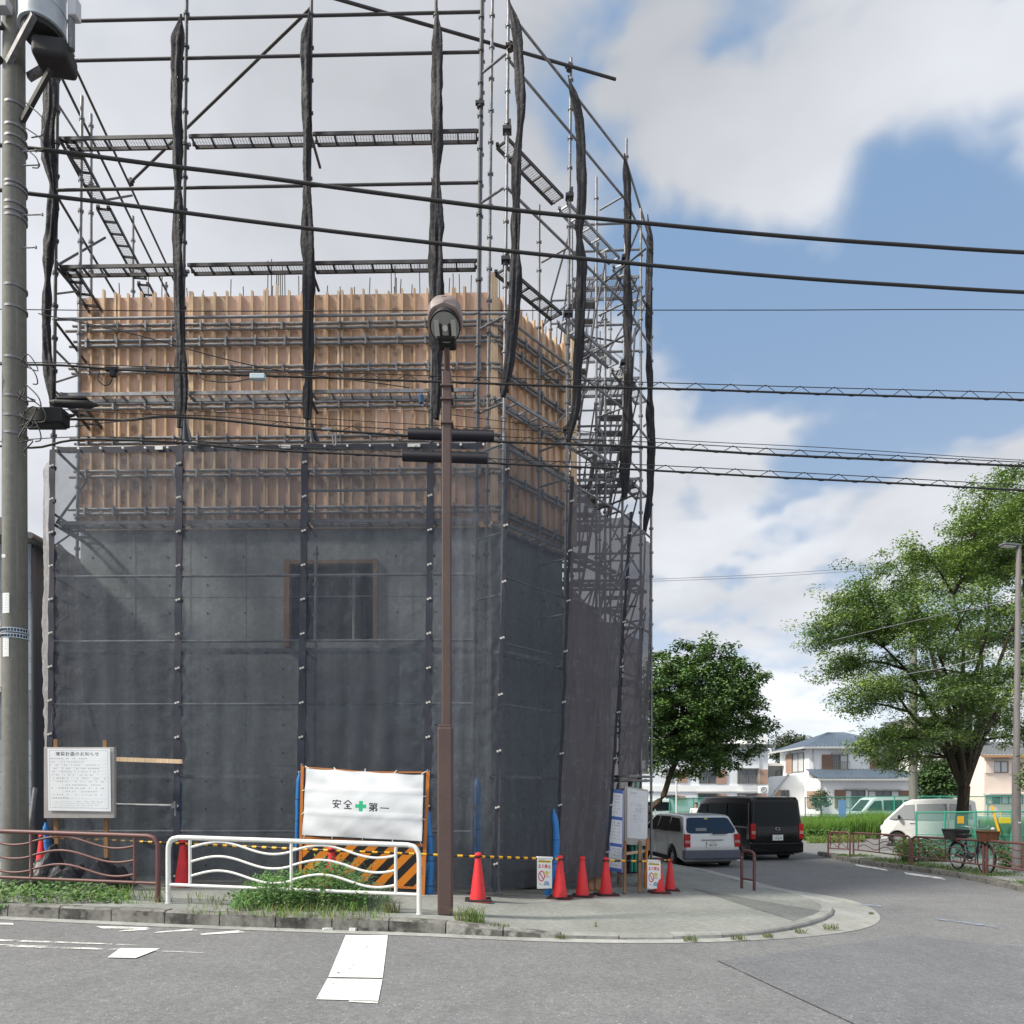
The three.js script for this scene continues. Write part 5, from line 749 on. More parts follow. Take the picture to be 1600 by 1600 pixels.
// ---------- information boards at the right end ----------
{
  const t = thing('information_board', 'tall narrow blue and white information board beside the cones', 'information board', onWalk(964, 1385).p), D = 12.7, q = (x, y) => at(x, y, D);
  const pr = printed(256, 900, (c, W, Hh) => { c.fillStyle = '#e2e6ec'; c.fillRect(0, 0, W, Hh); c.fillStyle = '#3f66b4'; for (const [y, h] of [[0, 40], [296, 36], [590, 36], [860, 40]]) c.fillRect(24, y, W, h); c.fillStyle = '#8f8ab8'; c.fillRect(W - 22, 0, 22, Hh); for (const y0 of [60, 350, 640]) { scribble(c, 60, y0, 140, 26, '#8a94a0', 0.9); for (let i = 1; i < 6; i++) { scribble(c, 34, y0 + i * 36, 60, 17, '#9aa2ac', 0.6); scribble(c, 104, y0 + i * 36, 96, 17, '#8a929c', 0.7); } } }, 0.4);
  const A = q(951, 1232), B = q(975, 1235), C2b = q(973, 1364), D2 = q(950, 1360);
  put('board', [prism([A, B, C2b, D2].map((p) => p.clone().add(V(0, 0, -0.006))), [A, B, C2b, D2].map((p) => p.clone().add(V(0.01, 0, -0.035))))], M.white, t); put('printed_sheet', face4(A, B, C2b, D2, 2), pr, t, { keepUV: true });
  for (const x of [954, 970]) put('stake', bar(at(x, 1240, D + 0.07), at(x - 1, 1392, D + 0.07), 0.04, 0.04, V(0, 0, 1)), M.timber, t);
  const t2 = thing('information_board', 'white board with a faint printed plan on brown wooden stakes', 'information board', onWalk(993, 1388).p), E = 12.9, p2 = (x, y) => at(x, y, E);
  const pr2 = printed(320, 520, (c, W, Hh) => { c.fillStyle = '#dfe2e8'; c.fillRect(0, 0, W, Hh); scribble(c, 50, 30, 90, 24, '#9aa0aa', 0.9); scribble(c, 30, 66, 240, 9, '#b0b6be', 0.8); c.strokeStyle = '#a2aab4'; c.lineWidth = 2; for (let i = 0; i < 22; i++) c.strokeRect(40 + R() * 180, 130 + R() * 180, 10 + R() * 60, 8 + R() * 50); for (let i = 0; i < 9; i++) scribble(c, 30, 330 + i * 18, 150 + R() * 110, 8, '#a8aeb8', 0.75); }, 0.4);
  const a = p2(980, 1231), b = p2(1012, 1237), c = p2(1011, 1312), d = p2(980, 1309);
  put('case', prism([p2(976, 1228), p2(1013, 1234), p2(1012, 1322), p2(976, 1319)].map((p) => p.clone().add(V(0, 0, -0.012))), [p2(976, 1228), p2(1013, 1234), p2(1012, 1322), p2(976, 1319)].map((p) => p.clone().add(V(0, 0, -0.06)))), mat([0.46, 0.45, 0.45], 0.5), t2);
  put('printed_sheet', face4(a, b, c, d, 2), pr2, t2, { keepUV: true });
  for (const [x, y] of [[976, 1397], [999, 1396]]) put('stake', bar(at(x + 0.5, 1315, E - 0.02), onWalk(x, y).p, 0.045, 0.045, V(0, 0, 1)), M.timber, t2);
  put('cross_brace', bar(at(976, 1334, E + 0.02), at(1012, 1329, E + 0.02), 0.04, 0.05, UP), M.batten[2], t2);
  meta(put('plastic_sheet', grid(14, 10, (u, v) => at(lerp(966, 1004, u), lerp(1232, 1368, v), 13.3 + 0.05 * Math.sin(u * 24))), mat([0.16, 0.13, 0.26], 0.5, { map: T.grime, side: THREE.DoubleSide }), scene), 'purple sheeting hung behind the information boards', 'sheeting');
  for (const [x0, x1, y0, y1, l] of [[986, 990, 1300, 1362, 'left'], [991, 997, 1222, 1362, 'middle'], [1000, 1003, 1300, 1360, 'right']]) meta(put('green_pipe', cy(at((x0 + x1) / 2, y0, 13.2), at((x0 + x1) / 2 - 1, y1, 13.15), 0.03, 0.03, 10), M.green, scene), `upright green pipe behind the white plan board, ${l} of three`, 'pipe');
  meta(put('orange_strap', tube([at(1012, 1310, 12.8), at(1010, 1335, 12.8), at(1010, 1350, 12.75), at(1008, 1370, 12.7), at(1008, 1392, 12.7)], 0.028, 24, 6), M.orange, scene), 'bright orange cord hanging at the right edge of the information boards', 'cord');
  for (const [x, l] of [[1003, 'left'], [1009, 'right']]) meta(put('pipe_leg', cy(at(x, 1325, 13.2), at(x - 1, 1395, 13), 0.025, 0.025, 8), M.galvM, scene), `dark grey pipe leg behind the orange cord, ${l} of two`, 'pipe');
  for (const [a2, b2, l] of [[[964, 1213], [1017, 1214], 'upper'], [[963, 1219], [1014, 1220], 'lower']]) meta(put('shelf_rail', bar(at(...a2, 13.2), at(...b2, 13.4), 0.3, 0.04, UP), M.galvM, scene), `grey ledge above the information boards, ${l} of two`, 'ledge');
  for (const [x, l] of [[924, 'left'], [934, 'right']]) meta(put('timber_post', bar(at(x, 1366, 12.6), onWalk(x, 1393).p, 0.09, 0.05, V(0, 0, 1)), M.timber, scene), `short brown timber upright between the cones under the dark sheet, ${l} of two`, 'timber');
  for (const [y, l] of [[1368, 'upper'], [1384, 'lower']]) meta(put('timber_rail', bar(at(955, y, 13.0), at(1000, y - 1, 13.0), 0.05, 0.05, UP), M.steel, scene), `grey brown rail low behind the stakes of the boards, ${l} of two`, 'rail');
}
// ---------- vehicles ----------
function vehicle(o) {   // local axes: the nose points to -z, the tail to +z, y up
  const t = thing(o.name, o.label, o.category, o.pos, null, o.ry); t.off = V(0, 0, 0);
  const H = o.H, W2 = o.W / 2, belt = o.belt, hw = (y) => W2 * (y > belt ? 1 - o.tum * (y - belt) / (H - belt) : 1 - 0.035 * Math.pow((belt - y) / belt, 2));
  const P = o.profile, sh = new THREE.Shape(); const arch = (z, r) => { for (let i = 0; i <= 10; i++) { const a = Math.PI * (1 - i / 10); sh.lineTo(z - Math.cos(a) * -r * 1, o.clear + Math.max(0, Math.sin(a)) * (r + o.wr - o.clear)); } };
  sh.moveTo(P[0][0], P[0][1]); for (const [z, y] of P.slice(1)) sh.lineTo(z, y);
  // underside from the nose back to the tail with the two arches
  for (const wz of [o.wf, o.wb]) { const r = o.wr + 0.05; for (let i = 0; i <= 12; i++) { const a = Math.PI - Math.PI * i / 12; sh.lineTo(wz + Math.cos(a) * r, Math.max(o.clear, o.wr + Math.sin(a) * r)); } }
  let g = new THREE.ExtrudeGeometry(sh, { depth: o.W - 0.12, bevelEnabled: true, bevelThickness: 0.06, bevelSize: 0.05, bevelOffset: -0.05, bevelSegments: 3, steps: 10 });
  g.rotateY(-Math.PI / 2); g.translate(W2 - 0.06, 0, 0); g = plain(g);
  const bulge = (z, y) => 1 - 0.06 * Math.pow(clamp((Math.abs(z) - o.L * 0.32) / (o.L * 0.18)), 2);
  const p = g.attributes.position; for (let i = 0; i < p.count; i++) p.setX(i, p.getX(i) / W2 * hw(p.getY(i)) * bulge(p.getZ(i), p.getY(i)));
  g = toCreasedNormals(g, 0.6); const body = put('body', g, o.paint, t);
  const sidePatch = (poly, s, off = 0.006) => { const q = new THREE.ShapeGeometry(new THREE.Shape(poly.map(([z, y]) => new THREE.Vector2(z, y)))), a = q.attributes.position; for (let i = 0; i < a.count; i++) { const z = a.getX(i), y = a.getY(i); a.setXYZ(i, s * (hw(y) * bulge(z, y) + off), y, z); } q.computeVertexNormals(); return q; };
  const tailZ = (y) => { for (let i = 0; i + 1 < o.tail.length; i++) { const [z0, y0] = o.tail[i], [z1, y1] = o.tail[i + 1]; if (y >= y0 && y <= y1) return lerp(z0, z1, (y - y0) / (y1 - y0)); } return o.tail[o.tail.length - 1][0]; };
  const endPatch = (poly, fz, off = 0.008, n = 1) => { const q = new THREE.ShapeGeometry(new THREE.Shape(poly.map(([x, y]) => new THREE.Vector2(x, y)))), a = q.attributes.position; for (let i = 0; i < a.count; i++) { const x = a.getX(i), y = a.getY(i); a.setXYZ(i, x, y, fz(y) + off); } q.computeVertexNormals(); return q; };
  const noseZ = (y) => { for (let i = 0; i + 1 < o.nose.length; i++) { const [z0, y0] = o.nose[i], [z1, y1] = o.nose[i + 1]; if (y >= y0 && y <= y1) return lerp(z0, z1, (y - y0) / (y1 - y0)); } return o.nose[0][0]; };
  for (const s of [-1, 1]) for (const w of o.sideWin) put('side_window', sidePatch(w, s), o.glass ?? M.glass, t);
  for (const s of [-1, 1]) { const ln = []; for (const z of o.doorLines) ln.push(sidePatch([[z - 0.006, o.clear + 0.12], [z + 0.006, o.clear + 0.12], [z + 0.006, belt - 0.01], [z - 0.006, belt - 0.01]], s, 0.003)); put('door_gap', ln, M.black, body); for (const [z, y] of o.handles) put('door_handle', rbx(0.03, 0.03, 0.16, 0.01, s * (hw(y) + 0.012), y, z), o.handleMat ?? o.paint, t); }
  put('rear_window', endPatch(o.rearWin, tailZ), o.rearGlass ?? M.glass, t);
  put('windscreen', endPatch(o.frontWin, noseZ, -0.008), o.glass ?? M.glass, t);
  for (const s of [-1, 1]) { const [x0, x1, y0, y1] = o.tailLamp, ty = (y) => tailZ(y), q = (x, y) => [s * x, y]; const m = (x0 + x1) / 2, lamp = put('tail_lamp', bx(x1 - x0, y1 - y0, 0.07, s * m, (y0 + y1) / 2, ty((y0 + y1) / 2) - 0.008), mat([0.42, 0.012, 0.016], 0.15), t); put('lamp_lens', bx(x1 - x0 - 0.01, (y1 - y0) * 0.2, 0.01, s * m, lerp(y0, y1, 0.42), ty((y0 + y1) / 2) + 0.03), mat([0.5, 0.26, 0.24], 0.15), lamp); const [h0, h1, k0, k1] = o.headLamp; put('headlight', rbx(h1 - h0, k1 - k0, 0.14, 0.03, s * (h0 + h1) / 2, (k0 + k1) / 2, noseZ((k0 + k1) / 2) + 0.04), phys([0.62, 0.64, 0.66], 0.1, { clearcoat: 1 }), t); }
  put('rear_bumper', rbx(o.W - 0.04, o.bump[1] - o.bump[0], 0.16, 0.05, 0, (o.bump[0] + o.bump[1]) / 2, o.L / 2 - 0.05), o.bumpMat, t);
  put('front_bumper', rbx(o.W - 0.08, 0.24, 0.16, 0.06, 0, o.clear + 0.14, -o.L / 2 + 0.07), o.frontBump ?? o.bumpMat, t);
  const pl = printed(160, 80, (c, w, h) => { c.fillStyle = o.plateBg ?? '#dfe2e2'; c.fillRect(0, 0, w, h); c.fillStyle = o.plateInk ?? '#2f5a48'; c.font = 'bold 44px sans-serif'; c.textAlign = 'center'; if (o.plate) c.fillText(o.plate, w / 2 + 6, 66); else scribble(c, 34, 34, 100, 34, o.plateInk ?? '#50705f', 1); scribble(c, 48, 8, 60, 16, o.plateInk ?? '#50705f', 1); });
  for (const e of o.plates) { const z = e.z, sh2 = face4(V(e.x - 0.165 * (e.front ? -1 : 1), e.y + 0.083, z), V(e.x + 0.165 * (e.front ? -1 : 1), e.y + 0.083, z), V(e.x + 0.165 * (e.front ? -1 : 1), e.y - 0.083, z), V(e.x - 0.165 * (e.front ? -1 : 1), e.y - 0.083, z)); put('number_plate', sh2, pl, t, { keepUV: true }); }
  for (const s of [-1, 1]) for (const wz of [o.wf, o.wb]) { const w = new THREE.Group(); w.name = 'wheel'; w.position.set(s * (W2 - 0.10), o.wr, wz); t.add(w); w.off = V(0, 0, 0);
    const pts = [[0.60, -0.09], [0.93, -0.095], [1, -0.07], [1, 0.07], [0.93, 0.095], [0.60, 0.09]].map(([r, y]) => new THREE.Vector2(r * o.wr, y)); const ty = new THREE.LatheGeometry(pts, 28); ty.rotateZ(Math.PI / 2); put('tyre', ty, M.tyre, w);
    const rm = [new THREE.CylinderGeometry(o.wr * 0.62, o.wr * 0.62, 0.1, 24).rotateZ(Math.PI / 2).translate(-s * 0.02, 0, 0), new THREE.CylinderGeometry(o.wr * 0.16, o.wr * 0.16, 0.05, 14).rotateZ(Math.PI / 2).translate(s * 0.06, 0, 0)]; for (let k = 0; k < 7; k++) { const q = new THREE.BoxGeometry(0.03, o.wr * 0.5, 0.05); q.translate(s * 0.05, o.wr * 0.33, 0); q.rotateX(k * Math.PI * 2 / 7); rm.push(q); } put('rim', rm, o.rim ?? M.rim, w); }
  for (const s of [-1, 1]) put('door_mirror', [rbx(0.17, 0.15, 0.09, 0.03, s * (W2 + 0.09), belt + 0.08, o.mirrorZ)], o.mirrorMat ?? M.black, t);
  put('underbody', bx(o.W - 0.34, 0.12, o.L - 0.5, 0, o.clear + 0.02, 0), M.black, t);
  return { t, sidePatch, endPatch, tailZ, noseZ, hw, body };
}
const carAt = (rearX, d, heading, L, y) => { const h = heading * Math.PI / 180, c = V(rearX - Math.sin(h) * L / 2, 0, -(d + Math.cos(h) * L / 2)); c.y = y ?? GY(c.x, -c.z); return { pos: c, ry: h }; };
// silver wagon
{
  const L = 4.2, g = gp(1112, 1357), place = carAt((1112 - CX) / F * (g.d + 0.3), g.d + 0.15, 9, L), k = 0.965;
  const sc = (a) => a.map((p) => p.map((q) => q * k));
  const tail = sc([[2.12, 0.25], [2.14, 0.62], [2.09, 0.98], [1.74, 1.44], [1.68, 1.5]]), nose = sc([[-2.12, 0.25], [-2.16, 0.6], [-2.05, 0.82], [-1.15, 1.02], [-0.36, 1.5]]);
  const v = vehicle({ name: 'parked_wagon', label: 'silver grey station wagon seen from behind, parked next to the red cones', category: 'car', ...place, L: 4.24 * k, W: 1.69 * k, H: 1.52 * k, belt: 0.98 * k, tum: 0.23, clear: 0.2 * k, wr: 0.3 * k, wf: -1.32 * k, wb: 1.25 * k, tail, nose,
    profile: sc([[2.0, 0.22], [2.12, 0.3], [2.14, 0.62], [2.09, 0.98], [1.74, 1.44], [1.56, 1.49], [0.6, 1.51], [-0.2, 1.5], [-0.42, 1.48], [-1.15, 1.02], [-1.7, 0.93], [-2.05, 0.82], [-2.16, 0.6], [-2.12, 0.3], [-2.0, 0.22]]),
    paint: phys([0.56, 0.58, 0.59], 0.32, { metalness: 0.3, clearcoat: 0.8, clearcoatRoughness: 0.08 }), bumpMat: mat([0.10, 0.11, 0.15], 0.4), frontBump: mat([0.3, 0.31, 0.32], 0.4), handleMat: mat([0.4, 0.41, 0.42], 0.3),
    sideWin: [[[-1.0, 1.03], [-0.32, 1.42], [0.02, 1.43], [0.02, 1.02]], [[0.08, 1.02], [0.08, 1.43], [0.86, 1.43], [0.92, 1.02]], [[1.0, 1.02], [0.95, 1.42], [1.52, 1.39], [1.84, 1.04]]].map(sc),
    rearWin: sc([[-0.70, 1.02], [-0.71, 1.1], [-0.61, 1.39], [-0.52, 1.42], [0.52, 1.42], [0.61, 1.39], [0.71, 1.1], [0.68, 1.02], [0.6, 0.995], [-0.6, 0.995]]), frontWin: sc([[-0.68, 1.05], [-0.56, 1.45], [0.56, 1.45], [0.68, 1.05]]),
    rearGlass: phys([0.012, 0.035, 0.07], 0.05, { specularIntensity: 0.4 }), doorLines: [-0.98, 0.05, 0.95].map((z) => z * k), handles: sc([[-0.12, 0.88], [0.78, 0.88]]), tailLamp: [0.64, 0.8, 0.62, 0.98].map((q) => q * k), headLamp: [0.5, 0.78, 0.6, 0.78].map((q) => q * k), bump: [0.28, 0.56].map((q) => q * k), plate: '42-51', plates: [{ x: 0.0, y: 0.70 * k, z: 2.155 * k }], mirrorZ: -0.82 * k, mirrorMat: M.blackM });
  put('rear_wiper', bar(V(0.0, 0.985 * k, 2.13 * k), V(0.42, 0.99 * k, 2.14 * k), 0.02, 0.02), M.black, v.t);
  put('tailgate_trim', bar(V(-0.3, 0.82 * k, 2.13 * k), V(0.3, 0.82 * k, 2.13 * k), 0.03, 0.025), mat([0.3, 0.31, 0.33], 0.3), v.t);
  put('window_sticker', bx(0.09, 0.06, 0.006, -0.05, 1.38 * k, v.tailZ(1.38 * k) + 0.014), mat([0.6, 0.55, 0.1], 0.6), v.t);
  put('seat_back', [bx(0.3, 0.14, 0.006, -0.28, 1.07 * k, v.tailZ(1.07 * k) + 0.012)], mat([0.25, 0.27, 0.27], 0.6), v.t);
}
// black van
{
  const k = 0.985, g = gp(1212, 1345), L = 4.7 * k, place = carAt((1213 - CX) / F * (g.d + 0.2), g.d + 0.1, 8, L), sc = (a) => a.map((p) => p.map((q) => q * k));
  const tail = sc([[2.33, 0.25], [2.35, 0.7], [2.33, 1.05], [2.22, 1.88], [2.15, 1.98]]), nose = sc([[-2.33, 0.25], [-2.34, 0.8], [-2.2, 1.05], [-1.62, 1.78], [-1.5, 1.9]]);
  const v = vehicle({ name: 'parked_van', label: 'large glossy black van seen from behind on the side street', category: 'van', ...place, L: 4.68 * k, W: 1.72 * k, H: 1.98 * k, belt: 1.08 * k, tum: 0.10, clear: 0.26 * k, wr: 0.34 * k, wf: -1.35 * k, wb: 1.28 * k, tail, nose,
    profile: sc([[2.2, 0.27], [2.33, 0.36], [2.35, 0.7], [2.33, 1.05], [2.22, 1.88], [2.1, 1.97], [1.0, 2.0], [-1.2, 1.98], [-1.55, 1.88], [-2.2, 1.08], [-2.34, 0.8], [-2.33, 0.36], [-2.2, 0.27]]),
    paint: phys([0.006, 0.006, 0.008], 0.25, { clearcoat: 0.35, clearcoatRoughness: 0.04, specularIntensity: 0.35 }), bumpMat: phys([0.007, 0.007, 0.009], 0.25, { clearcoat: 0.3, specularIntensity: 0.35 }),
    sideWin: [[[-1.98, 1.12], [-1.5, 1.72], [-0.95, 1.74], [-0.95, 1.1]], [[-0.85, 1.1], [-0.85, 1.76], [0.62, 1.78], [0.62, 1.1]], [[0.7, 1.1], [0.7, 1.78], [2.02, 1.76], [2.08, 1.14]]].map(sc),
    rearWin: sc([[-0.72, 1.14], [-0.66, 1.8], [-0.58, 1.84], [0.58, 1.84], [0.66, 1.8], [0.72, 1.14], [0.66, 1.1], [-0.66, 1.1]]), frontWin: sc([[-0.7, 1.15], [-0.62, 1.8], [0.62, 1.8], [0.7, 1.15]]),
    doorLines: [-0.9, 0.66].map((z) => z * k), handles: sc([[-0.98, 0.98], [0.5, 0.98]]), handleMat: M.rim, tailLamp: [0.7, 0.83, 0.72, 1.18].map((q) => q * k), headLamp: [0.45, 0.76, 0.7, 0.92].map((q) => q * k), bump: [0.3, 0.62].map((q) => q * k), plates: [{ x: 0.0, y: 0.76 * k, z: 2.37 * k }], mirrorZ: -1.75 * k });
  put('tailgate_emblem', [new THREE.TorusGeometry(0.05, 0.01, 6, 18).scale(1.3, 0.8, 1).translate(0, 1.02 * k, 2.36 * k)], M.rim, v.t);
  put('door_trim', [v.sidePatch(sc([[-0.85, 1.04], [-0.85, 1.07], [2.1, 1.07], [2.1, 1.04]]), -1, 0.008)], M.rim, v.t); put('rear_pillar', [v.sidePatch(sc([[2.05, 0.7], [2.02, 1.8], [2.1, 1.8], [2.2, 0.7]]), -1, 0.007)], phys([0.08, 0.08, 0.09], 0.1, { clearcoat: 1 }), v.t);
}
// white minivan, nose to the left
const van3 = (() => {
  const g = gp(1404, 1326), k = 0.90, sc = (a) => a.map((p) => p.map((q) => q * k)), d = g.d;
  const nose = sc([[-1.69, 0.25], [-1.70, 0.7], [-1.58, 0.98], [-0.98, 1.62], [-0.8, 1.8]]), tail = sc([[1.69, 0.25], [1.70, 0.9], [1.66, 1.1], [1.56, 1.8], [1.5, 1.86]]);
  const pos = V(g.x + 1.62, 0, -(d + 1.0)); pos.y = GY(pos.x, -pos.z);
  const v = vehicle({ name: 'parked_minivan', label: 'white boxy minivan facing left behind the green mesh fence and the big tree', category: 'van', pos, ry: 62 * Math.PI / 180, L: 3.4 * k, W: 1.5 * k, H: 1.9 * k, belt: 1.08 * k, tum: 0.12, clear: 0.22 * k, wr: 0.28 * k, wf: -1.1 * k, wb: 1.15 * k, tail, nose,
    profile: sc([[1.6, 0.24], [1.69, 0.32], [1.70, 0.9], [1.66, 1.1], [1.56, 1.8], [1.4, 1.88], [0.4, 1.92], [-0.6, 1.88], [-0.86, 1.76], [-1.58, 1.0], [-1.69, 0.72], [-1.69, 0.32], [-1.6, 0.24]]),
    paint: phys([0.78, 0.79, 0.79], 0.35, { clearcoat: 0.7 }), bumpMat: mat([0.74, 0.75, 0.75], 0.4), sideWin: [[[-1.42, 1.1], [-0.86, 1.66], [-0.5, 1.68], [-0.5, 1.08]], [[-0.42, 1.08], [-0.42, 1.7], [0.62, 1.72], [0.62, 1.08]], [[0.7, 1.08], [0.7, 1.72], [1.42, 1.7], [1.5, 1.12]]].map(sc),
    rearWin: sc([[-0.6, 1.15], [-0.52, 1.72], [0.52, 1.72], [0.6, 1.15]]), frontWin: sc([[-0.64, 1.04], [-0.54, 1.72], [0.54, 1.72], [0.64, 1.04]]), glass: phys([0.28, 0.30, 0.31], 0.08, { clearcoat: 1 }), doorLines: [-0.46, 0.66].map((z) => z * k), handles: sc([[-0.6, 0.96], [0.5, 0.96]]), tailLamp: [0.6, 0.7, 0.7, 1.1].map((q) => q * k), headLamp: [0.42, 0.68, 0.62, 0.8].map((q) => q * k), bump: [0.28, 0.56].map((q) => q * k), plateBg: '#e2b31e', plateInk: '#2a2a20', plates: [{ x: 0.0, y: 0.42 * k, z: -1.71 * k - 0.012, front: true }], mirrorZ: -1.05 * k, mirrorMat: M.blackM });
  put('grille', [0, 1, 2].map((i) => bx(0.7 * k, 0.025, 0.02, 0, (0.60 + i * 0.06) * k, -1.705 * k)), M.blackM, v.t);
  return v;
})();
// two vans beyond the lot fence: their upper halves show over the grass
for (const [px, l, ry] of [[1385, 'pale teal van parked beyond the green lot fence before the white house', 92], [1010, 'pale blue van far away behind the leaning tree trunk', 80]]) {
  const D = px > 1200 ? 40 : 47, k = 0.95, sc = (a) => a.map((p) => p.map((q) => q * k)), pos = V((px - CX) / F * D, 0, -D); pos.y = GY(pos.x, D) - 0.1;
  vehicle({ name: 'distant_van', label: l, category: 'van', pos, ry: ry * Math.PI / 180, L: 3.8 * k, W: 1.6 * k, H: 1.9 * k, belt: 1.08 * k, tum: 0.1, clear: 0.22, wr: 0.28, wf: -1.2 * k, wb: 1.2 * k, tail: sc([[1.9, 0.25], [1.9, 1.1], [1.75, 1.85]]), nose: sc([[-1.9, 0.25], [-1.85, 1.0], [-1.2, 1.75]]), profile: sc([[1.8, 0.25], [1.9, 0.4], [1.9, 1.1], [1.75, 1.85], [1.5, 1.9], [-0.9, 1.88], [-1.2, 1.75], [-1.85, 1.0], [-1.9, 0.4], [-1.8, 0.25]]), paint: phys([0.55, 0.66, 0.66], 0.35, { clearcoat: 0.6 }), bumpMat: mat([0.4, 0.46, 0.46], 0.4), sideWin: [[[-1.6, 1.1], [-1.1, 1.65], [-0.7, 1.66], [-0.7, 1.1]], [[-0.6, 1.1], [-0.6, 1.68], [0.5, 1.7], [0.5, 1.1]], [[0.6, 1.1], [0.6, 1.7], [1.6, 1.68], [1.7, 1.12]]].map(sc), rearWin: sc([[-0.6, 1.15], [-0.5, 1.75], [0.5, 1.75], [0.6, 1.15]]), frontWin: sc([[-0.6, 1.05], [-0.5, 1.7], [0.5, 1.7], [0.6, 1.05]]), doorLines: [-0.65, 0.55], handles: [], tailLamp: [0.6, 0.7, 0.7, 1.1], headLamp: [0.4, 0.66, 0.6, 0.8], bump: [0.28, 0.55], plates: [], mirrorZ: -1.4 });
}
// ---------- a person by the black van ----------
{
  const D = 31.5, x0 = (1087 - CX) / F * D, base = V(x0, GY(x0, D), -D), sy = 1.66 / 1.72;
  const t = thing('person', 'person in a white shirt with dark hair standing beyond the front of the black van', 'person', base); t.off = V(0, 0, 0);
  const J = { pel: [0, 0.93, 0], chest: [0.01, 1.28, 0], neck: [0.02, 1.46, 0.0], sL: [-0.18, 1.40, 0], sR: [0.19, 1.40, 0], eL: [-0.25, 1.13, 0.06], eR: [0.27, 1.13, 0.04], wL: [-0.24, 0.9, 0.14], wR: [0.29, 0.89, 0.12], hL: [-0.09, 0.9, 0], hR: [0.09, 0.9, 0], kL: [-0.12, 0.5, 0.03], kR: [0.11, 0.5, 0.01], aL: [-0.13, 0.09, 0], aR: [0.13, 0.09, -0.02], tL: [-0.14, 0.04, 0.14], tR: [0.15, 0.04, 0.12] };
  const bones = [['pel', 'chest', 0.135, 0.15], ['chest', 'neck', 0.13, 0.065], ['sL', 'sR', 0.065, 0.065], ['sL', 'eL', 0.052, 0.042], ['eL', 'wL', 0.04, 0.028], ['sR', 'eR', 0.052, 0.042], ['eR', 'wR', 0.04, 0.028], ['hL', 'kL', 0.088, 0.06], ['kL', 'aL', 0.056, 0.038], ['hR', 'kR', 0.088, 0.06], ['kR', 'aR', 0.056, 0.038], ['aL', 'tL', 0.045, 0.035], ['aR', 'tR', 0.045, 0.035]].map(([a, b, r, s]) => [V(...J[a]), V(...J[b]), r, s]);
  const head = V(0.03, 1.60, 0.01); bones.push([V(...J.neck), head, 0.055, 0.06]);
  for (const s of [-1, 1]) { const w = V(...(s < 0 ? J.wL : J.wR)); for (let f = 0; f < 5; f++) { const d = f === 4 ? V(-s * 0.05, -0.05, 0.04) : V(0, -0.075 - 0.012 * (1 - Math.abs(f - 1.5)), 0.012); const o = V((f < 4 ? (f - 1.5) * 0.019 : -s * 0.03), -0.07, 0.0); const a = w.clone().add(f === 4 ? V(-s * 0.02, -0.03, 0.01) : o); bones.push([w, a, 0.026, 0.012], [a, a.clone().add(d), 0.0095, 0.007]); } }
  const sd = (p) => { let m = 9; const k = 0.035; for (const [a, b, r, s] of bones) { const ab = b.clone().sub(a), h = clamp(p.clone().sub(a).dot(ab) / ab.lengthSq()); const q = p.distanceTo(a.clone().addScaledVector(ab, h)) - lerp(r, s, h); const w = Math.max(k - Math.abs(m - q), 0) / k; m = Math.min(m, q) - w * w * k * 0.25; } const e = p.clone().sub(head); const q = (Math.hypot(e.x / 0.078, e.y / 0.115, e.z / 0.095) - 1) * 0.08; m = Math.min(m, q); const nz = p.distanceTo(head.clone().add(V(0, -0.015, 0.1))) - 0.016; return Math.min(m, nz); };
  const N = 96, mc = new MarchingCubes(N, new THREE.MeshBasicMaterial(), false, false, 200000); mc.isolation = 0; const S0 = 1.84, lo = V(-0.9, 0, -0.9);
  for (let z = 0; z < N; z++) for (let y = 0; y < N; y++) for (let x = 0; x < N; x++) { const p = V((x / N) * S0 - 0.92, (y / N) * S0 - 0.03, (z / N) * S0 - 0.92); mc.field[x + y * N + z * N * N] = Math.abs(p.x) > 0.5 || Math.abs(p.z) > 0.4 ? -1 : -sd(p); }
  mc.update(); const cnt = mc.count, g = new THREE.BufferGeometry(), pos = new Float32Array(mc.positionArray.slice(0, cnt * 3)), col = new Float32Array(cnt * 3);
  for (let i = 0; i < cnt; i++) { const x = (pos[3 * i] + 1) / 2 * S0 - 0.92, y = (pos[3 * i + 1] + 1) / 2 * S0 - 0.03, z = (pos[3 * i + 2] + 1) / 2 * S0 - 0.92; pos.set([x, y, z], 3 * i); const arm = Math.abs(x) > 0.2 && y < 1.18 && y > 0.6; const c = arm || y > 1.45 ? [0.50, 0.32, 0.24] : y > 0.9 ? [0.75, 0.75, 0.76] : y > 0.07 ? [0.05, 0.06, 0.09] : [0.03, 0.03, 0.03]; col.set(c, 3 * i); }
  g.setAttribute('position', new THREE.BufferAttribute(pos, 3)); g.setAttribute('normal', new THREE.BufferAttribute(new Float32Array(mc.normalArray.slice(0, cnt * 3)), 3)); g.setAttribute('color', new THREE.BufferAttribute(col, 3)); g.computeVertexNormals();
  put('body', g, mat([1, 1, 1], 0.8, { vertexColors: true }), t);
  put('hair', new THREE.SphereGeometry(0.1, 20, 12, 0, Math.PI * 2, 0, 1.75).rotateX(-0.45).scale(0.9, 1.12, 1.06).translate(head.x, head.y + 0.018, head.z - 0.004), mat([0.02, 0.017, 0.015], 0.6), t);
  t.rotation.y = -0.5; t.scale.setScalar(sy);
}
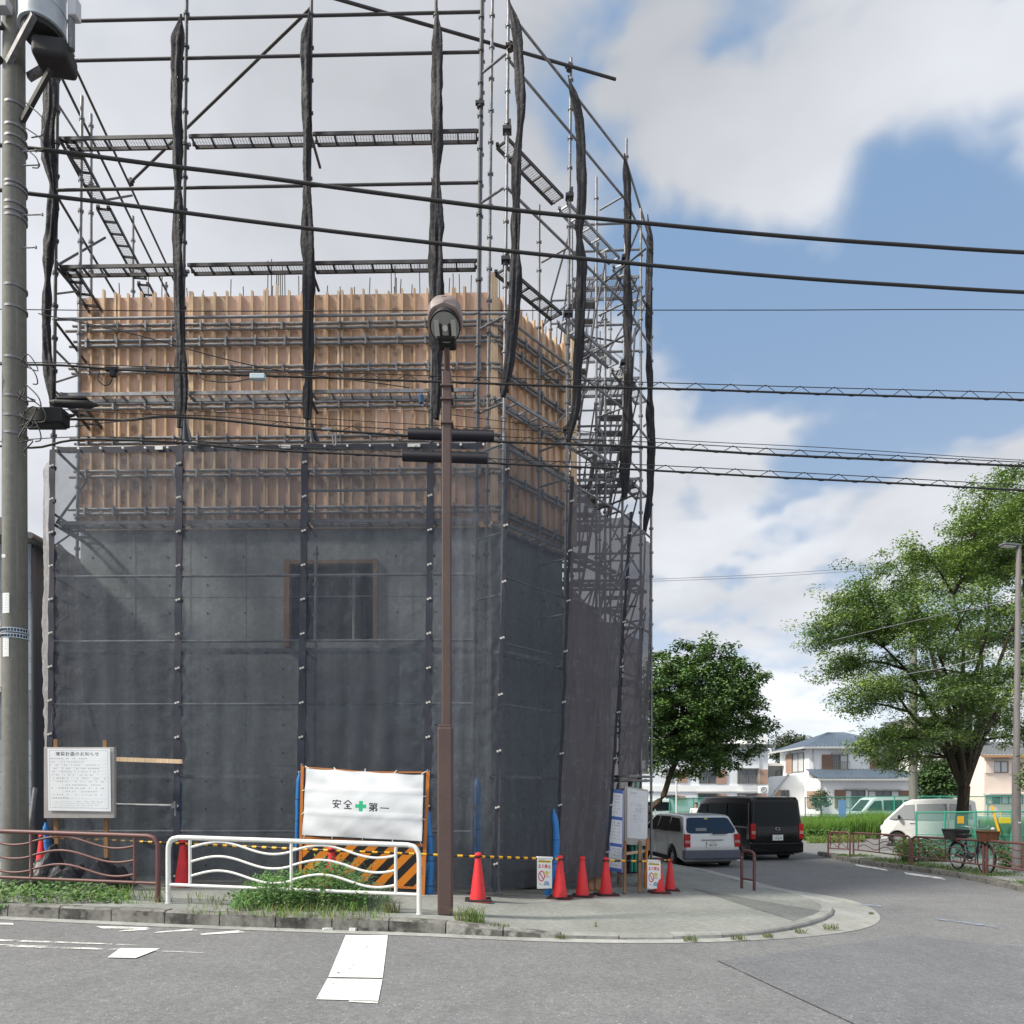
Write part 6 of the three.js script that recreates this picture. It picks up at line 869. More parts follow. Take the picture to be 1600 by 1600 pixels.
// ---------- bicycle ----------
{
  const b = gp(1543, 1364, 0.11), f = gp(1500, 1357, 0.11), r = 0.30;
  const A = gp(1541, 1366.5, 0.11).p, B = gp(1508, 1362, 0.11).p, dir = B.clone().sub(A).setY(0).normalize();                        // front wheel at A (right), rear wheel at B
  const t = thing('bicycle', 'black bicycle with a brown front basket and a black rear basket behind the maroon guardrail', 'bicycle', A.clone());
  const wb = 1.02, q = (s, y, o = 0) => V(A.x + dir.x * s * wb - dir.z * o, A.y + y, A.z + dir.z * s * wb + dir.x * o), ry = Math.atan2(-dir.z, dir.x);
  for (const s of [0, 1]) { const w = new THREE.Group(); w.name = 'wheel'; t.add(w); w.off = A.clone(); const c = q(s, r); const to = (g) => { g.rotateY(ry); return g.translate(c.x, c.y, c.z); }; put('tyre', to(new THREE.TorusGeometry(r - 0.018, 0.02, 8, 40)), M.tyre, w); put('rim', to(new THREE.TorusGeometry(r - 0.045, 0.011, 6, 40)), M.rim, w); const sp = []; for (let i = 0; i < 18; i++) { const a = i / 18 * 6.283; const g = new THREE.CylinderGeometry(0.0022, 0.0022, r - 0.05, 4); g.translate(0, (r - 0.05) / 2, 0); g.rotateZ(a); sp.push(to(g)); } put('spoke', sp, M.galv, w).userData.kind = 'stuff'; put('hub', to(new THREE.CylinderGeometry(0.025, 0.025, 0.1, 10).rotateX(Math.PI / 2)), M.rim, w); }
  const fm = mat([0.03, 0.03, 0.035], 0.35);
  put('frame', [tube([q(0.22, 0.78), q(0.3, 0.45), q(0.45, 0.32), q(0.6, 0.3)], 0.018, 20, 7), tube([q(0.24, 0.68), q(0.36, 0.4), q(0.5, 0.38), q(0.62, 0.45)], 0.014, 20, 7), cy(q(0.6, 0.28), q(0.7, 0.72), 0.016), cy(q(0.6, 0.28), q(1, r, 0.05), 0.011), cy(q(0.6, 0.28), q(1, r, -0.05), 0.011), cy(q(0.68, 0.62), q(1, r, 0.05), 0.009), cy(q(0.68, 0.62), q(1, r, -0.05), 0.009)], fm, t);
  put('fork', [cy(q(0.22, 0.8), q(0.16, 0.6), 0.016), cy(q(0.16, 0.6, 0.045), q(0, r, 0.05), 0.011), cy(q(0.16, 0.6, -0.045), q(0, r, -0.05), 0.011)], fm, t);
  put('handlebar', [cy(q(0.22, 0.78), q(0.22, 0.93), 0.012), tube([q(0.42, 0.96, 0.25), q(0.3, 0.97, 0.24), q(0.2, 0.93, 0.1), q(0.2, 0.93, -0.1), q(0.3, 0.97, -0.24), q(0.42, 0.96, -0.25)], 0.011, 30, 7)], M.rim, t);
  put('saddle', [rbx(0.26, 0.06, 0.17, 0.028, ...q(0.73, 0.76).toArray(), ry), rbx(0.14, 0.05, 0.07, 0.02, ...q(0.58, 0.765).toArray(), ry)], M.black, t);
  const basket = (s, y, w, h, l, m, name) => { const c = q(s, y), g = [], rot = (k) => { k.rotateY(ry); return k.translate(c.x, c.y, c.z); }; const f2 = (u, v) => { const a = u * 4, e = Math.floor(a) % 4, k = a - Math.floor(a), sx = [1 - 2 * k, -1, -1 + 2 * k, 1][e], sz = [1, 1 - 2 * k, -1, -1 + 2 * k][e]; const tp = 0.78 + 0.22 * v; return V(sx * l / 2 * tp, v * h, sz * w / 2 * tp); }; g.push(rot(grid(24, 6, f2)), rot(new THREE.BoxGeometry(l * 0.78, 0.012, w * 0.78))); const o = put(name, g, m, t); const rim = rot(tube([V(l / 2, h, w / 2), V(-l / 2, h, w / 2), V(-l / 2, h, -w / 2), V(l / 2, h, -w / 2)], 0.012, 48, 6, true, 0.05)); put('basket_rim', rim, m === M.timber ? mat([0.4, 0.38, 0.35], 0.6) : m, o); };
  basket(-0.05, 0.68, 0.32, 0.2, 0.3, mat([0.20, 0.10, 0.055], 0.8, { map: T.timber, side: THREE.DoubleSide }), 'front_basket'); basket(1.06, 0.66, 0.38, 0.2, 0.42, mat([0.03, 0.03, 0.032], 0.7, { side: THREE.DoubleSide }), 'rear_basket');
  for (const s of [0, 1]) put('mudguard', [s].map((s) => { const c = q(s, r), g = new THREE.TorusGeometry(r + 0.02, 0.02, 4, 24, Math.PI * 0.75); g.rotateZ(Math.PI * (s ? -0.02 : 0.25)); g.rotateY(ry); return g.translate(c.x, c.y, c.z); }), M.blackM, t);
  put('carrier', [bar(q(0.78, 0.64, 0.06), q(1.2, 0.64, 0.06), 0.015, 0.015), bar(q(0.78, 0.64, -0.06), q(1.2, 0.64, -0.06), 0.015, 0.015)], M.blackM, t); put('kickstand', [cy(q(1, r, 0.06), q(1.06, 0.02, 0.14), 0.01), cy(q(1, r, -0.06), q(1.06, 0.02, -0.14), 0.01)], M.rim, t);
  put('chainwheel', [new THREE.TorusGeometry(0.085, 0.012, 6, 24).rotateY(ry).translate(...q(0.6, 0.28, 0.03).toArray()), cy(q(0.6, 0.28, 0.08), q(0.68, 0.14, 0.08), 0.01), cy(q(0.6, 0.28, -0.08), q(0.52, 0.42, -0.08), 0.01)], M.galvM, t); put('chain_guard', bar(q(0.56, 0.3, 0.04), q(1, r, 0.04), 0.012, 0.08), M.blackM, t);
  const s = q(-0.05, 0.93); put('bell_lamp', new THREE.SphereGeometry(0.035, 12, 8).translate(s.x + 0.1, s.y, s.z), M.white, t);
}
// ---------- houses ----------
const wallM = (c) => mat(c, 0.85, { map: T.wall });
const HM = { white: wallM([1.0, 1.02, 1.03]), grey: wallM([0.30, 0.31, 0.32]), pink: wallM([0.95, 0.80, 0.70]), cream: wallM([0.85, 0.85, 0.82]), pale: wallM([0.85, 0.90, 0.95]), brown: wallM([0.26, 0.16, 0.12]), tan: wallM([0.46, 0.31, 0.24]), roofBlue: mat([0.105, 0.145, 0.20], 0.55, { map: T.grime }), roofGrey: mat([0.16, 0.17, 0.18], 0.7, { map: T.grime }), frame: mat([0.16, 0.15, 0.14], 0.5), pane: mat([0.10, 0.12, 0.135], 0.08), curtain: mat([0.55, 0.57, 0.58], 0.8), trim: wallM([0.55, 0.56, 0.56]) };
function house(name, label, base) { return thing(name, label, 'house', base); }
// a window on the wall facing the camera at depth D between pixels, with frame, panes and an optional shutter box
function win(t, D, x0, y0, x1, y1, { sh = 0, curtain = 0.5, n = 2, bars = false, hood = true, m = HM.brown } = {}) {
  const a = at(x0, y0, D), b = at(x1, y1, D), w = b.x - a.x, h = a.y - b.y, cx = (a.x + b.x) / 2, cy0 = (a.y + b.y) / 2, z = a.z + 0.02;
  const f = put('window', [bx(w, 0.06, 0.1, cx, a.y, z), bx(w, 0.06, 0.1, cx, b.y, z), ...Array.from({ length: n + 1 }, (_, i) => bx(0.06, h - 0.06, 0.1, a.x + 0.03 + (w - 0.06) * i / n, cy0, z + (i % 2 ? 0.004 : 0)))], HM.frame, t);
  for (let i = 0; i < n; i++) put('pane', bx(w / n - 0.07, h - 0.07, 0.02, a.x + w * (i + 0.5) / n, cy0, z - 0.015), R() < curtain ? HM.curtain : HM.pane, f);
  if (hood) put('hood', bx(w + 0.2, 0.06, 0.35, cx, a.y + 0.14, z + 0.12), HM.trim, f);
  if (sh) { const sw = Math.abs(sh) * (D / F), sx = sh < 0 ? a.x - sw / 2 : b.x + sw / 2; const k = put('shutter_box', bx(sw, h + 0.08, 0.14, sx, cy0, z + 0.02), m, t); const sl = []; for (let i = 1; i < 5; i++) sl.push(bx(0.02, h + 0.06, 0.012, sx - sw / 2 + sw * i / 5, cy0, z + 0.093)); put('shutter_rib', sl, m, k).userData.kind = 'stuff'; }
  if (bars) { const g = []; for (let i = 0; i <= 9; i++) g.push(bx(0.03, h * 0.55, 0.03, a.x + w * i / 9, b.y + h * 0.27, z + 0.3)); g.push(bx(w, 0.04, 0.04, cx, b.y + h * 0.55, z + 0.3), bx(w, 0.04, 0.04, cx, b.y, z + 0.3)); put('railing', g, HM.frame, f); }
  return f;
}
const HG = -1.0;
function boxWall(x0, x1, z0, z1, y0, y1) { return bx(x1 - x0, y1 - y0, z1 - z0, (x0 + x1) / 2, (y0 + y1) / 2, (z0 + z1) / 2); }
function tiledRoof(pts, cols, m, name, t) {                          // a sloping rectangle of ribbed tiles: eave left, eave right, ridge right, ridge left
  const [a, b, c, d] = pts, g = grid(cols * 4, 10, (u, v) => { const p = a.clone().lerp(b, u).lerp(d.clone().lerp(c, u), v); const n = b.clone().sub(a).cross(d.clone().sub(a)).normalize(); return p.addScaledVector(n, 0.05 * Math.abs(Math.sin(u * cols * Math.PI)) + 0.03 * (1 - (v * 10 % 1))); });
  return put(name, g, m, t);
}
{ // white house with blue roof tiles
  const D = 58, P = (x, y, d = D) => at(x, y, d), t = house('white_house', 'white two storey house with blue tiled roof and brown shutters beyond the grass lot', P(1350, 1285)); 
  const xl = P(1280, 0).x, xr = P(1424, 0).x, y1 = P(0, 1166).y, y2 = P(0, 1216).y, zb = -D - 8.5;
  put('wall', boxWall(xl, xr, zb, -D - 2.0, HG, y1), HM.white, t); put('wall', boxWall(xl + 0.01, xr - 0.01, -D - 1.998, -D, HG, y2), HM.white, t);
  // blue roof over the upper storey, hipped
  const e = 0.7, A = V(xl - e, y1, -D - 2 + e), B = V(xr + e, y1, -D - 2 + e), C3 = V(xr + e, y1, zb - e), E = V(xl - e, y1, zb - e), r0 = V(xl + 3.0, y1 + 1.5, (zb - D - 2) / 2), r1 = V(xr - 3.0, y1 + 1.5, (zb - D - 2) / 2);
  tiledRoof([A, B, r1, r0], 26, HM.roofBlue, 'roof', t); tiledRoof([E, A, r0, r0], 20, HM.roofBlue, 'roof', t); tiledRoof([B, C3, r1, r1], 20, HM.roofBlue, 'roof', t);
  put('fascia', [bx(xr - xl + 2 * e, 0.16, 0.08, (xl + xr) / 2, y1 - 0.02, -D - 2 + e), bx(0.08, 0.16, 6.5 + 2 * e, xl - e, y1 - 0.02, (zb - D - 2) / 2)], HM.trim, t);
  // lower roof over the front
  tiledRoof([V(xl - 0.3, y2 - 0.05, -D + 0.7), V(xr + 0.4, y2 - 0.05, -D + 0.7), V(xr + 0.4, y2 + 0.75, -D - 2.0), V(xl - 0.3, y2 + 0.75, -D - 2.0)], 26, HM.roofBlue, 'lower_roof', t); put('gutter_pipe', bx(xr - xl + 0.8, 0.14, 0.12, (xl + xr) / 2, y2 - 0.12, -D + 0.7), HM.trim, t);
  // lean-to on the left with a sloping white parapet
  const lx = P(1206, 0, D + 3).x; const sh = new THREE.Shape([[lx, HG], [xl, HG], [xl, y2 + 0.4], [lx + 1.4, y2 + 0.3], [lx, y2 - 1.6]].map(([x, y]) => new THREE.Vector2(x, y))); const g = new THREE.ExtrudeGeometry(sh, { depth: 4.5, bevelEnabled: false }); g.translate(0, 0, -D - 7.5); put('wall', g, HM.white, t);
  put('coping', bar(V(lx - 0.05, y2 - 1.55, -D - 3.0), V(lx + 1.4, y2 + 0.35, -D - 3.0), 0.3, 0.14), HM.trim, t);
  // windows
  win(t, D + 2, 1300, 1180, 1325, 1203, { sh: -16, n: 2, bars: true, curtain: 0.7 }); win(t, D + 2, 1371, 1180, 1397, 1202, { sh: -12, n: 2, bars: true });
  win(t, D, 1320, 1235, 1352, 1262, { sh: -16, n: 3, curtain: 0.7 }); win(t, D, 1356, 1236, 1405, 1252, { sh: 16, n: 4, curtain: 0.6 });
  // gable side windows on the sunlit left wall
  const sideWin = (z0, z1, ya, yb, shut) => { const zc = (z0 + z1) / 2, f = put('window', [bx(0.1, 0.06, z1 - z0, xl - 0.02, ya, zc), bx(0.1, 0.06, z1 - z0, xl - 0.02, yb, zc), bx(0.1, ya - yb, 0.06, xl - 0.02, (ya + yb) / 2, z0), bx(0.1, ya - yb, 0.06, xl - 0.02, (ya + yb) / 2, z1), bx(0.1, ya - yb, 0.06, xl - 0.018, (ya + yb) / 2, zc)], HM.frame, t); put('pane', bx(0.02, ya - yb, z1 - z0, xl - 0.012, (ya + yb) / 2, zc), HM.curtain, f); put('shutter_box', bx(0.14, ya - yb + 0.1, shut, xl - 0.05, (ya + yb) / 2, z0 - shut / 2 - 0.04), HM.tan, t); put('hood', bx(0.4, 0.06, z1 - z0 + 0.3, xl - 0.15, ya + 0.2, zc), HM.trim, f); };
  sideWin(-D - 5.4, -D - 3.0, P(0, 1177, 62).y, P(0, 1206, 62).y, 1.4);
  { const ya = P(0, 1236, 60).y, yb = P(0, 1262, 60).y; put('shutter', [bx(0.1, ya - yb, 1.3, xl - 0.05, (ya + yb) / 2, -D - 1.6), bx(0.1, ya - yb, 1.3, xl - 0.05, (ya + yb) / 2, -D - 0.25 + -0.03)], HM.tan, t); }
  win(t, D + 2.98, 1219, 1235, 1233, 1251, { sh: -9, n: 2, m: HM.tan, hood: false });
  put('drain_pipe', [cy(V(xl + 0.12, HG, -D + 0.06), V(xl + 0.12, y2, -D + 0.06), 0.05), cy(V(xl + 0.3, y2 + 0.7, -D - 1.9), V(xl + 0.3, y1, -D - 1.9), 0.05)], HM.trim, t);
}
{ // pale apartment house on the left of it
  const D = 60, P = (x, y, d = D) => at(x, y, d), t = house('apartment_house', 'pale bluish apartment house with brown shutters behind the dark tree', P(1120, 1285)), xl = P(1000, 0).x, xr = P(1200, 0).x, y1 = P(0, 1168).y;
  put('wall', boxWall(xl, xr, -D - 9, -D, HG, y1), HM.pale, t); put('roof', [boxWall(xl - 0.5, xr + 0.3, -D - 9.4, -D + 0.5, y1 + 0.004, y1 + 0.25)], HM.roofGrey, t); put('parapet', boxWall(P(1170, 0).x, xr + 0.1, -D - 6, -D - 0.5, y1 + 0.26, y1 + 1.0), HM.white, t);
  const fl = P(0, 1232).y; put('floor_band', bx(xr - xl, 0.5, 0.14, (xl + xr) / 2, fl, -D + 0.05), HM.white, t);
  for (const [x0, y0, x1, yb, o] of [[1092, 1205, 1119, 1224, { sh: 16, m: HM.tan }], [1152, 1203, 1183, 1224, { sh: 16, bars: true, m: HM.tan }], [1090, 1241, 1119, 1252, { sh: 16, m: HM.tan, curtain: 0.1 }], [1152, 1241, 1181, 1252, { sh: 16, m: HM.tan }], [1040, 1244, 1056, 1254, { sh: 14, m: HM.tan, curtain: 0.1 }], [1040, 1205, 1060, 1222, { sh: 14, m: HM.tan }]]) win(t, D, x0, y0, x1, yb, o);
  const ac = P(1191, 1234, D - 0.4); const k = put('air_conditioner', rbx(0.75, 0.6, 0.3, 0.04, ac.x, ac.y, ac.z + 0.2), HM.white, t); put('fan_grille', [new THREE.TorusGeometry(0.2, 0.03, 6, 20).translate(ac.x, ac.y, ac.z + 0.36), cy(V(ac.x, ac.y, ac.z + 0.34), V(ac.x, ac.y, ac.z + 0.37), 0.07)], HM.frame, k);
  put('drain_pipe', cy(P(1186, 1165, D - 0.1), P(1186, 1282, D - 0.1), 0.05), HM.trim, t);
}
{ const D = 66, P = (x, y, d = D) => at(x, y, d), t = house('grey_shed', 'narrow grey building squeezed between the pale apartments and the white house', P(1218, 1285)); put('wall', boxWall(P(1196, 0).x, P(1245, 0).x, -D - 5, -D, HG, P(0, 1197).y), HM.grey, t); put('roof', boxWall(P(1192, 0).x, P(1249, 0).x, -D - 5.4, -D + 0.5, P(0, 1197).y + 0.004, P(0, 1193).y), HM.cream, t); win(t, D, 1212, 1204, 1229, 1217, { n: 1, curtain: 0, hood: false }); }
{ // pink house at the right
  const D = 60, P = (x, y, d = D) => at(x, y, d), t = house('pink_house', 'pale pink two storey house at the right edge behind the grey lamp post', P(1570, 1285)), xl = P(1538, 0).x, xr = P(1700, 0).x, y1 = P(0, 1181).y;
  put('wall', boxWall(xl, xr, -D - 8, -D, HG, y1), HM.pink, t); const e = 0.6; tiledRoof([V(xl - e, y1, -D + e), V(xr + e, y1, -D + e), V(xr, y1 + 1.4, -D - 4), V(xl + 1.5, y1 + 1.4, -D - 4)], 30, HM.roofGrey, 'roof', t); put('fascia', bx(xr - xl + 1.2, 0.2, 0.1, (xl + xr) / 2, y1 - 0.06, -D + e), mat([0.42, 0.24, 0.12], 0.7), t);
  win(t, D, 1552, 1190, 1575, 1207, { sh: -13, n: 2, m: HM.pink, curtain: 0.9 }); win(t, D, 1540, 1244, 1562, 1256, { n: 2 }); win(t, D, 1564, 1243, 1598, 1256, { n: 3, curtain: 0.8 }); put('eave', bx(P(1604, 0).x - xl, 0.12, 0.8, (xl + P(1604, 0).x) / 2, P(0, 1241).y, -D + 0.3), HM.trim, t);
}
{ const D = 63, P = (x, y, d = D) => at(x, y, d), t = house('cream_house', 'cream grey house partly hidden behind the trunk of the big tree', P(1490, 1285)), y1 = P(0, 1160).y; put('wall', boxWall(P(1436, 0).x, P(1537, 0).x, -D - 7, -D, HG, y1), HM.cream, t); put('roof', boxWall(P(1430, 0).x, P(1541, 0).x, -D - 7.5, -D + 0.5, y1 + 0.004, y1 + 0.3), HM.roofGrey, t); win(t, D, 1522, 1203, 1535, 1218, { n: 1 }); win(t, D, 1510, 1244, 1534, 1256, { n: 2, curtain: 0 }); win(t, D, 1462, 1190, 1484, 1208, { n: 2 }); }
{ const D = 72, P = (x, y, d = D) => at(x, y, d), t = house('tall_pale_house', 'pale house front glimpsed high between the limbs of the big tree', P(1470, 1285)), y1 = P(0, 1125).y; put('wall', boxWall(P(1436, 0).x, P(1490, 0).x, -D - 6, -D, HG, y1), wallM([0.78, 0.72, 0.62]), t); put('roof', boxWall(P(1432, 0).x, P(1494, 0).x, -D - 6.4, -D + 0.4, y1 + 0.004, y1 + 0.3), HM.roofGrey, t); win(t, D, 1444, 1150, 1460, 1165, { n: 2 }); }
{ // neighbour on the left, behind the utility pole
  const D = 13.4, P = (x, y, d = D) => at(x, y, d), t = house('neighbour_house', 'blue grey sided house behind the utility pole at the left edge', P(-20, 1380)), xr = P(50, 0).x, xl = xr - 7, y1 = P(0, 850).y, yg = -0.2;
  const sid = [], rows = Math.floor((y1 - yg) / 0.3); for (let i = 0; i < rows; i++) put('siding_board', [bx(7, 0.292, 0.03, (xl + xr) / 2, yg + 0.15 + i * 0.3, -D + 0.017, 0, 0.05)], mat(i > 8 && i < 12 ? [0.20, 0.22, 0.28] : [0.34, 0.39, 0.46], 0.7, { map: T.grime }), t);
  put('wall', boxWall(xl, xr, -D - 9, -D - 0.01, yg, y1), mat([0.055, 0.065, 0.09], 0.8), t); put('roof', [prism([V(xl - 0.4, y1, -D + 0.5), V(xr + 0.35, y1, -D + 0.5), V(xr - 3.4, y1 + 2.0, -D + 0.5)], [V(xl - 0.4, y1, -D - 9.4), V(xr + 0.35, y1, -D - 9.4), V(xr - 3.4, y1 + 2.0, -D - 9.4)])], HM.roofGrey, t);
  put('gutter_pipe', [cy(V(xr + 0.36, y1 - 0.05, -D + 0.6), V(xr + 0.36, y1 - 0.05, -D - 9), 0.06), cy(V(xr + 0.06, y1 - 0.1, -D + 0.05), V(xr + 0.06, yg, -D + 0.05), 0.04)], mat([0.05, 0.055, 0.065], 0.6), t); const f = put('window', [bx(1.2, 0.08, 0.12, xr - 1.1, 4.6, -D + 0.05), bx(1.2, 0.08, 0.12, xr - 1.1, 3.4, -D + 0.05), bx(0.08, 1.1, 0.12, xr - 0.52, 4.0, -D + 0.05), bx(0.08, 1.1, 0.12, xr - 1.68, 4.0, -D + 0.05)], HM.trim, t); put('pane', bx(1.1, 1.1, 0.02, xr - 1.1, 4.0, -D + 0.05), HM.pane, f);
}
{ // next house down the side street: hidden by the site, it shades and is mirrored in the parked vehicles
  const t = house('brown_house', 'brown two storey house down the side street behind the building site', V(-3, HG, -29)), x0 = -8, x1 = 0.7, z0 = -37, z1 = -23.5;
  put('wall', boxWall(x0, x1, z0, z1, HG, 5.6), wallM([0.22, 0.17, 0.14]), t); put('roof', prism([V(x0 - 0.4, 5.6, z1 + 0.4), V(x1 + 0.4, 5.6, z1 + 0.4), V((x0 + x1) / 2, 7.2, z1 + 0.4)], [V(x0 - 0.4, 5.6, z0 - 0.4), V(x1 + 0.4, 5.6, z0 - 0.4), V((x0 + x1) / 2, 7.2, z0 - 0.4)]), HM.roofGrey, t);
  for (const z of [-26, -30, -34]) for (const y of [1.0, 3.9]) { const f = put('window', [bx(0.1, 0.07, 1.6, x1 + 0.03, y + 0.6, z), bx(0.1, 0.07, 1.6, x1 + 0.03, y - 0.6, z), bx(0.1, 1.13, 0.07, x1 + 0.03, y, z - 0.77), bx(0.1, 1.13, 0.07, x1 + 0.03, y, z + 0.77)], HM.frame, t); put('pane', bx(0.03, 1.1, 1.5, x1 + 0.02, y, z), HM.pane, f); }
}
// ---------- fences ----------
function meshFence(P, h, label, sp = 2, wm = M.wire) {
  const t = thing('mesh_fence', label, 'fence', P[0].clone()), c = new THREE.CatmullRomCurve3(P, false, 'catmullrom', 0.02), L = c.getLength(), n = Math.round(L / sp);
  for (let i = 0; i <= n; i++) { const p = c.getPointAt(i / n); put('post', cy(V(p.x, p.y - 0.05, p.z), V(p.x, p.y + h + 0.02, p.z), 0.028, 0.028, 8), M.green, t); }
  for (let i = 0; i < n; i++) { const p = c.getPointAt(i / n), q = c.getPointAt((i + 1) / n); for (const y of [0.1, h * 0.52, h - 0.02]) put('rail', cy(p.clone().add(V(0, y, 0.02)), q.clone().add(V(0, y, 0.02)), y > h * 0.6 ? 0.022 : 0.012, y > h * 0.6 ? 0.022 : 0.012, 6), M.green, t); const g = face4(p.clone().add(V(0, h - 0.03, 0)), q.clone().add(V(0, h - 0.03, 0)), q.clone().add(V(0, 0.05, 0)), p.clone().add(V(0, 0.05, 0))); const uv = g.attributes.uv; for (let k = 0; k < uv.count; k++) uv.setXY(k, uv.getX(k) * L / n, uv.getY(k) * h); put('wire_mesh', g, wm, t, { keepUV: true }); }
}
const gd = (px, d, l = 0) => V((px - CX) / F * d, GY((px - CX) / F * d, d, l), -d);
meshFence([gd(1258, 35), gd(1328, 34.5), gd(1450, 34), gd(1620, 33)], 1.75, 'green mesh fence along the back of the bright grass lot', 2.1);
meshFence([gd(1432, 20.5, 0.05), gd(1472, 19.9, 0.05), gd(1520, 19.2, 0.05), gd(1640, 18.2, 0.05)], 1.32, 'nearer green mesh fence in front of the white minivan and the big tree', 0.82);
meshFence([gd(1046, 44), gd(1120, 44)], 1.75, 'green fence panel behind the black van seen under the dark tree', 1.4, mat([0.14, 0.46, 0.38], 0.6, { transparent: true, opacity: 0.72, side: THREE.DoubleSide }));
{ const a = gd(1014, 40), b = gd(1060, 40), t = thing('low_fence', 'low pale garden fence beyond the bonnet of the silver wagon', 'fence', a.clone()); for (let i = 0; i <= 8; i++) { const p = a.clone().lerp(b, i / 8); put('picket', bx(0.05, 0.9, 0.05, p.x, p.y + 0.45, p.z), M.white, t); } for (const y of [0.3, 0.82]) put('rail', bar(a.clone().add(V(0, y, 0.05)), b.clone().add(V(0, y, 0.05)), 0.04, 0.05), M.white, t); }
// ---------- poles, tags ----------
{ const b = gd(1588, 15.3, 0.1), t = thing('lamp_post', 'tall slim grey steel lamp post at the right edge', 'street lamp', b), s = F / 15.3, y = (py) => EYE + (HY - py) / s; put('shaft', [cy(b, V(b.x, y(1190), b.z), 0.085, 0.08, 16), cy(V(b.x, y(1190), b.z), V(b.x + 0.05, y(860), b.z), 0.062, 0.05, 16)], mat([0.25, 0.23, 0.23], 0.55, { map: T.grime }), t); put('lamp_head', [rbx(0.42, 0.05, 0.16, 0.024, b.x - 0.14, y(852), b.z, 0.2), cy(V(b.x + 0.05, y(862), b.z), V(b.x + 0.06, y(852), b.z), 0.04, 0.04, 10)], M.galvM, t); put('lamp_lens', rbx(0.3, 0.02, 0.12, 0.008, b.x - 0.17, y(852) - 0.03, b.z, 0.2), M.white, t); put('sticker', bx(0.05, 0.03, 0.01, b.x + 0.01, y(1285), b.z + 0.085), M.white, t); }
{ const b = gd(1427, 30), t = thing('concrete_pole', 'pale concrete utility pole standing in front of the white house', 'utility pole', b); put('shaft', cy(b, V(b.x, at(0, 850, 30).y, b.z), 0.17, 0.12, 16), M.pole, t); for (const y of [1180, 1040]) put('band', cy(at(1427, y, 30).add(V(0, -0.04, 0)), at(1427, y, 30).add(V(0, 0.04, 0)), 0.16, 0.16, 14), M.galvM, t); }
{ const b = gd(1057, 40), t = thing('white_pole', 'thin white pole before the green fence under the dark tree', 'pole', b); put('shaft', cy(b, V(b.x, at(0, 1222, 40).y, b.z), 0.05, 0.05, 10), M.white, t); put('cap', cy(V(b.x, at(0, 1222, 40).y, b.z), V(b.x, at(0, 1221, 40).y, b.z), 0.055, 0.03, 10), M.white, t); }
meta(put('tree_tag', rbx(0.17, 0.19, 0.01, 0.004, ...at(1501, 1281, 18.95).toArray()), mat([0.80, 0.42, 0.02], 0.6), scene), 'square yellow tag on the nearer mesh fence before the big trunk', 'tag');
meta(put('yellow_strap', bar(at(1549, 1259, 19.0), at(1562, 1303, 18.7), 0.035, 0.05, V(0, 0, 1)), M.yellow, scene), 'long yellow strap leaning on the nearer mesh fence', 'strap');
{ const c = at(1570, 1282, 18.6), g = rbx(0.3, 0.15, 0.02, 0.009, c.x, c.y, c.z, 0, 3); meta(put('yellow_plate', [g, cy(c.clone().add(V(-0.1, 0.06, 0)), c.clone().add(V(-0.1, 0.22, -0.02)), 0.006)], printed(128, 64, (k, w, h) => { k.fillStyle = '#dccc30'; k.fillRect(0, 0, w, h); scribble(k, 20, 18, 90, 24, '#a8962a', 0.9); }), scene), 'yellow plate hanging on the nearer mesh fence', 'sign'); }
{ const p = gd(1316, 33.5); meta(put('blue_banner', [bx(0.34, 1.3, 0.02, p.x, p.y + 0.95, p.z), cy(p, p.clone().add(V(0, 1.7, 0)), 0.012)], mat([0.16, 0.34, 0.62], 0.7), scene), 'narrow blue upright banner standing in the grass lot', 'banner'); }

// ---------- leaves ----------
const leafM = (o = 0.25) => phys([1, 1, 1], 0.75, { vertexColors: true, side: THREE.DoubleSide, transmission: o, thickness: 0 });
class Leaves {
  constructor() { this.p = []; this.c = []; this.n = []; this.i = []; }
  leaf(p, len, wid, dir, nrm, col) {                                 // a folded rhombus
    const b = this.p.length / 3, s = dir.clone().cross(nrm).normalize().multiplyScalar(wid / 2), m = p.clone().addScaledVector(dir, len * 0.45).addScaledVector(nrm, len * 0.06), e = p.clone().addScaledVector(dir, len).addScaledVector(nrm, -len * 0.08);
    for (const q of [p, m.clone().add(s), m.clone().sub(s), e]) { this.p.push(q.x, q.y, q.z); this.c.push(...col); this.n.push(nrm.x, nrm.y, nrm.z); }
    this.i.push(b, b + 1, b + 2, b + 1, b + 3, b + 2);
  }
  blade(p, h, w, lean2, col) { const b = this.p.length / 3, a = R() * 6.283, s = V(Math.cos(a), 0, Math.sin(a)).multiplyScalar(w / 2), l = V(lean2 * Math.cos(a * 3.7), 0, lean2 * Math.sin(a * 3.7)); const m = p.clone().add(V(0, h * 0.6, 0)).addScaledVector(l, 0.35), e = p.clone().add(V(0, h * (1 - 0.25 * Math.min(1, lean2 / h)), 0)).add(l); for (const q of [p.clone().add(s), p.clone().sub(s), m.clone().addScaledVector(s, 0.7), m.clone().addScaledVector(s, -0.7), e]) { this.p.push(q.x, q.y, q.z); this.c.push(...col); this.n.push(0, 0.6, 0.8); } this.i.push(b, b + 1, b + 2, b + 1, b + 3, b + 2, b + 2, b + 3, b + 4); }
  geo() { const g = new THREE.BufferGeometry(); g.setAttribute('position', new THREE.Float32BufferAttribute(this.p, 3)); g.setAttribute('color', new THREE.Float32BufferAttribute(this.c, 3)); g.setAttribute('uv', new THREE.Float32BufferAttribute(new Float32Array(this.p.length / 3 * 2), 2)); g.setIndex(this.i); g.computeVertexNormals(); return g; }
}
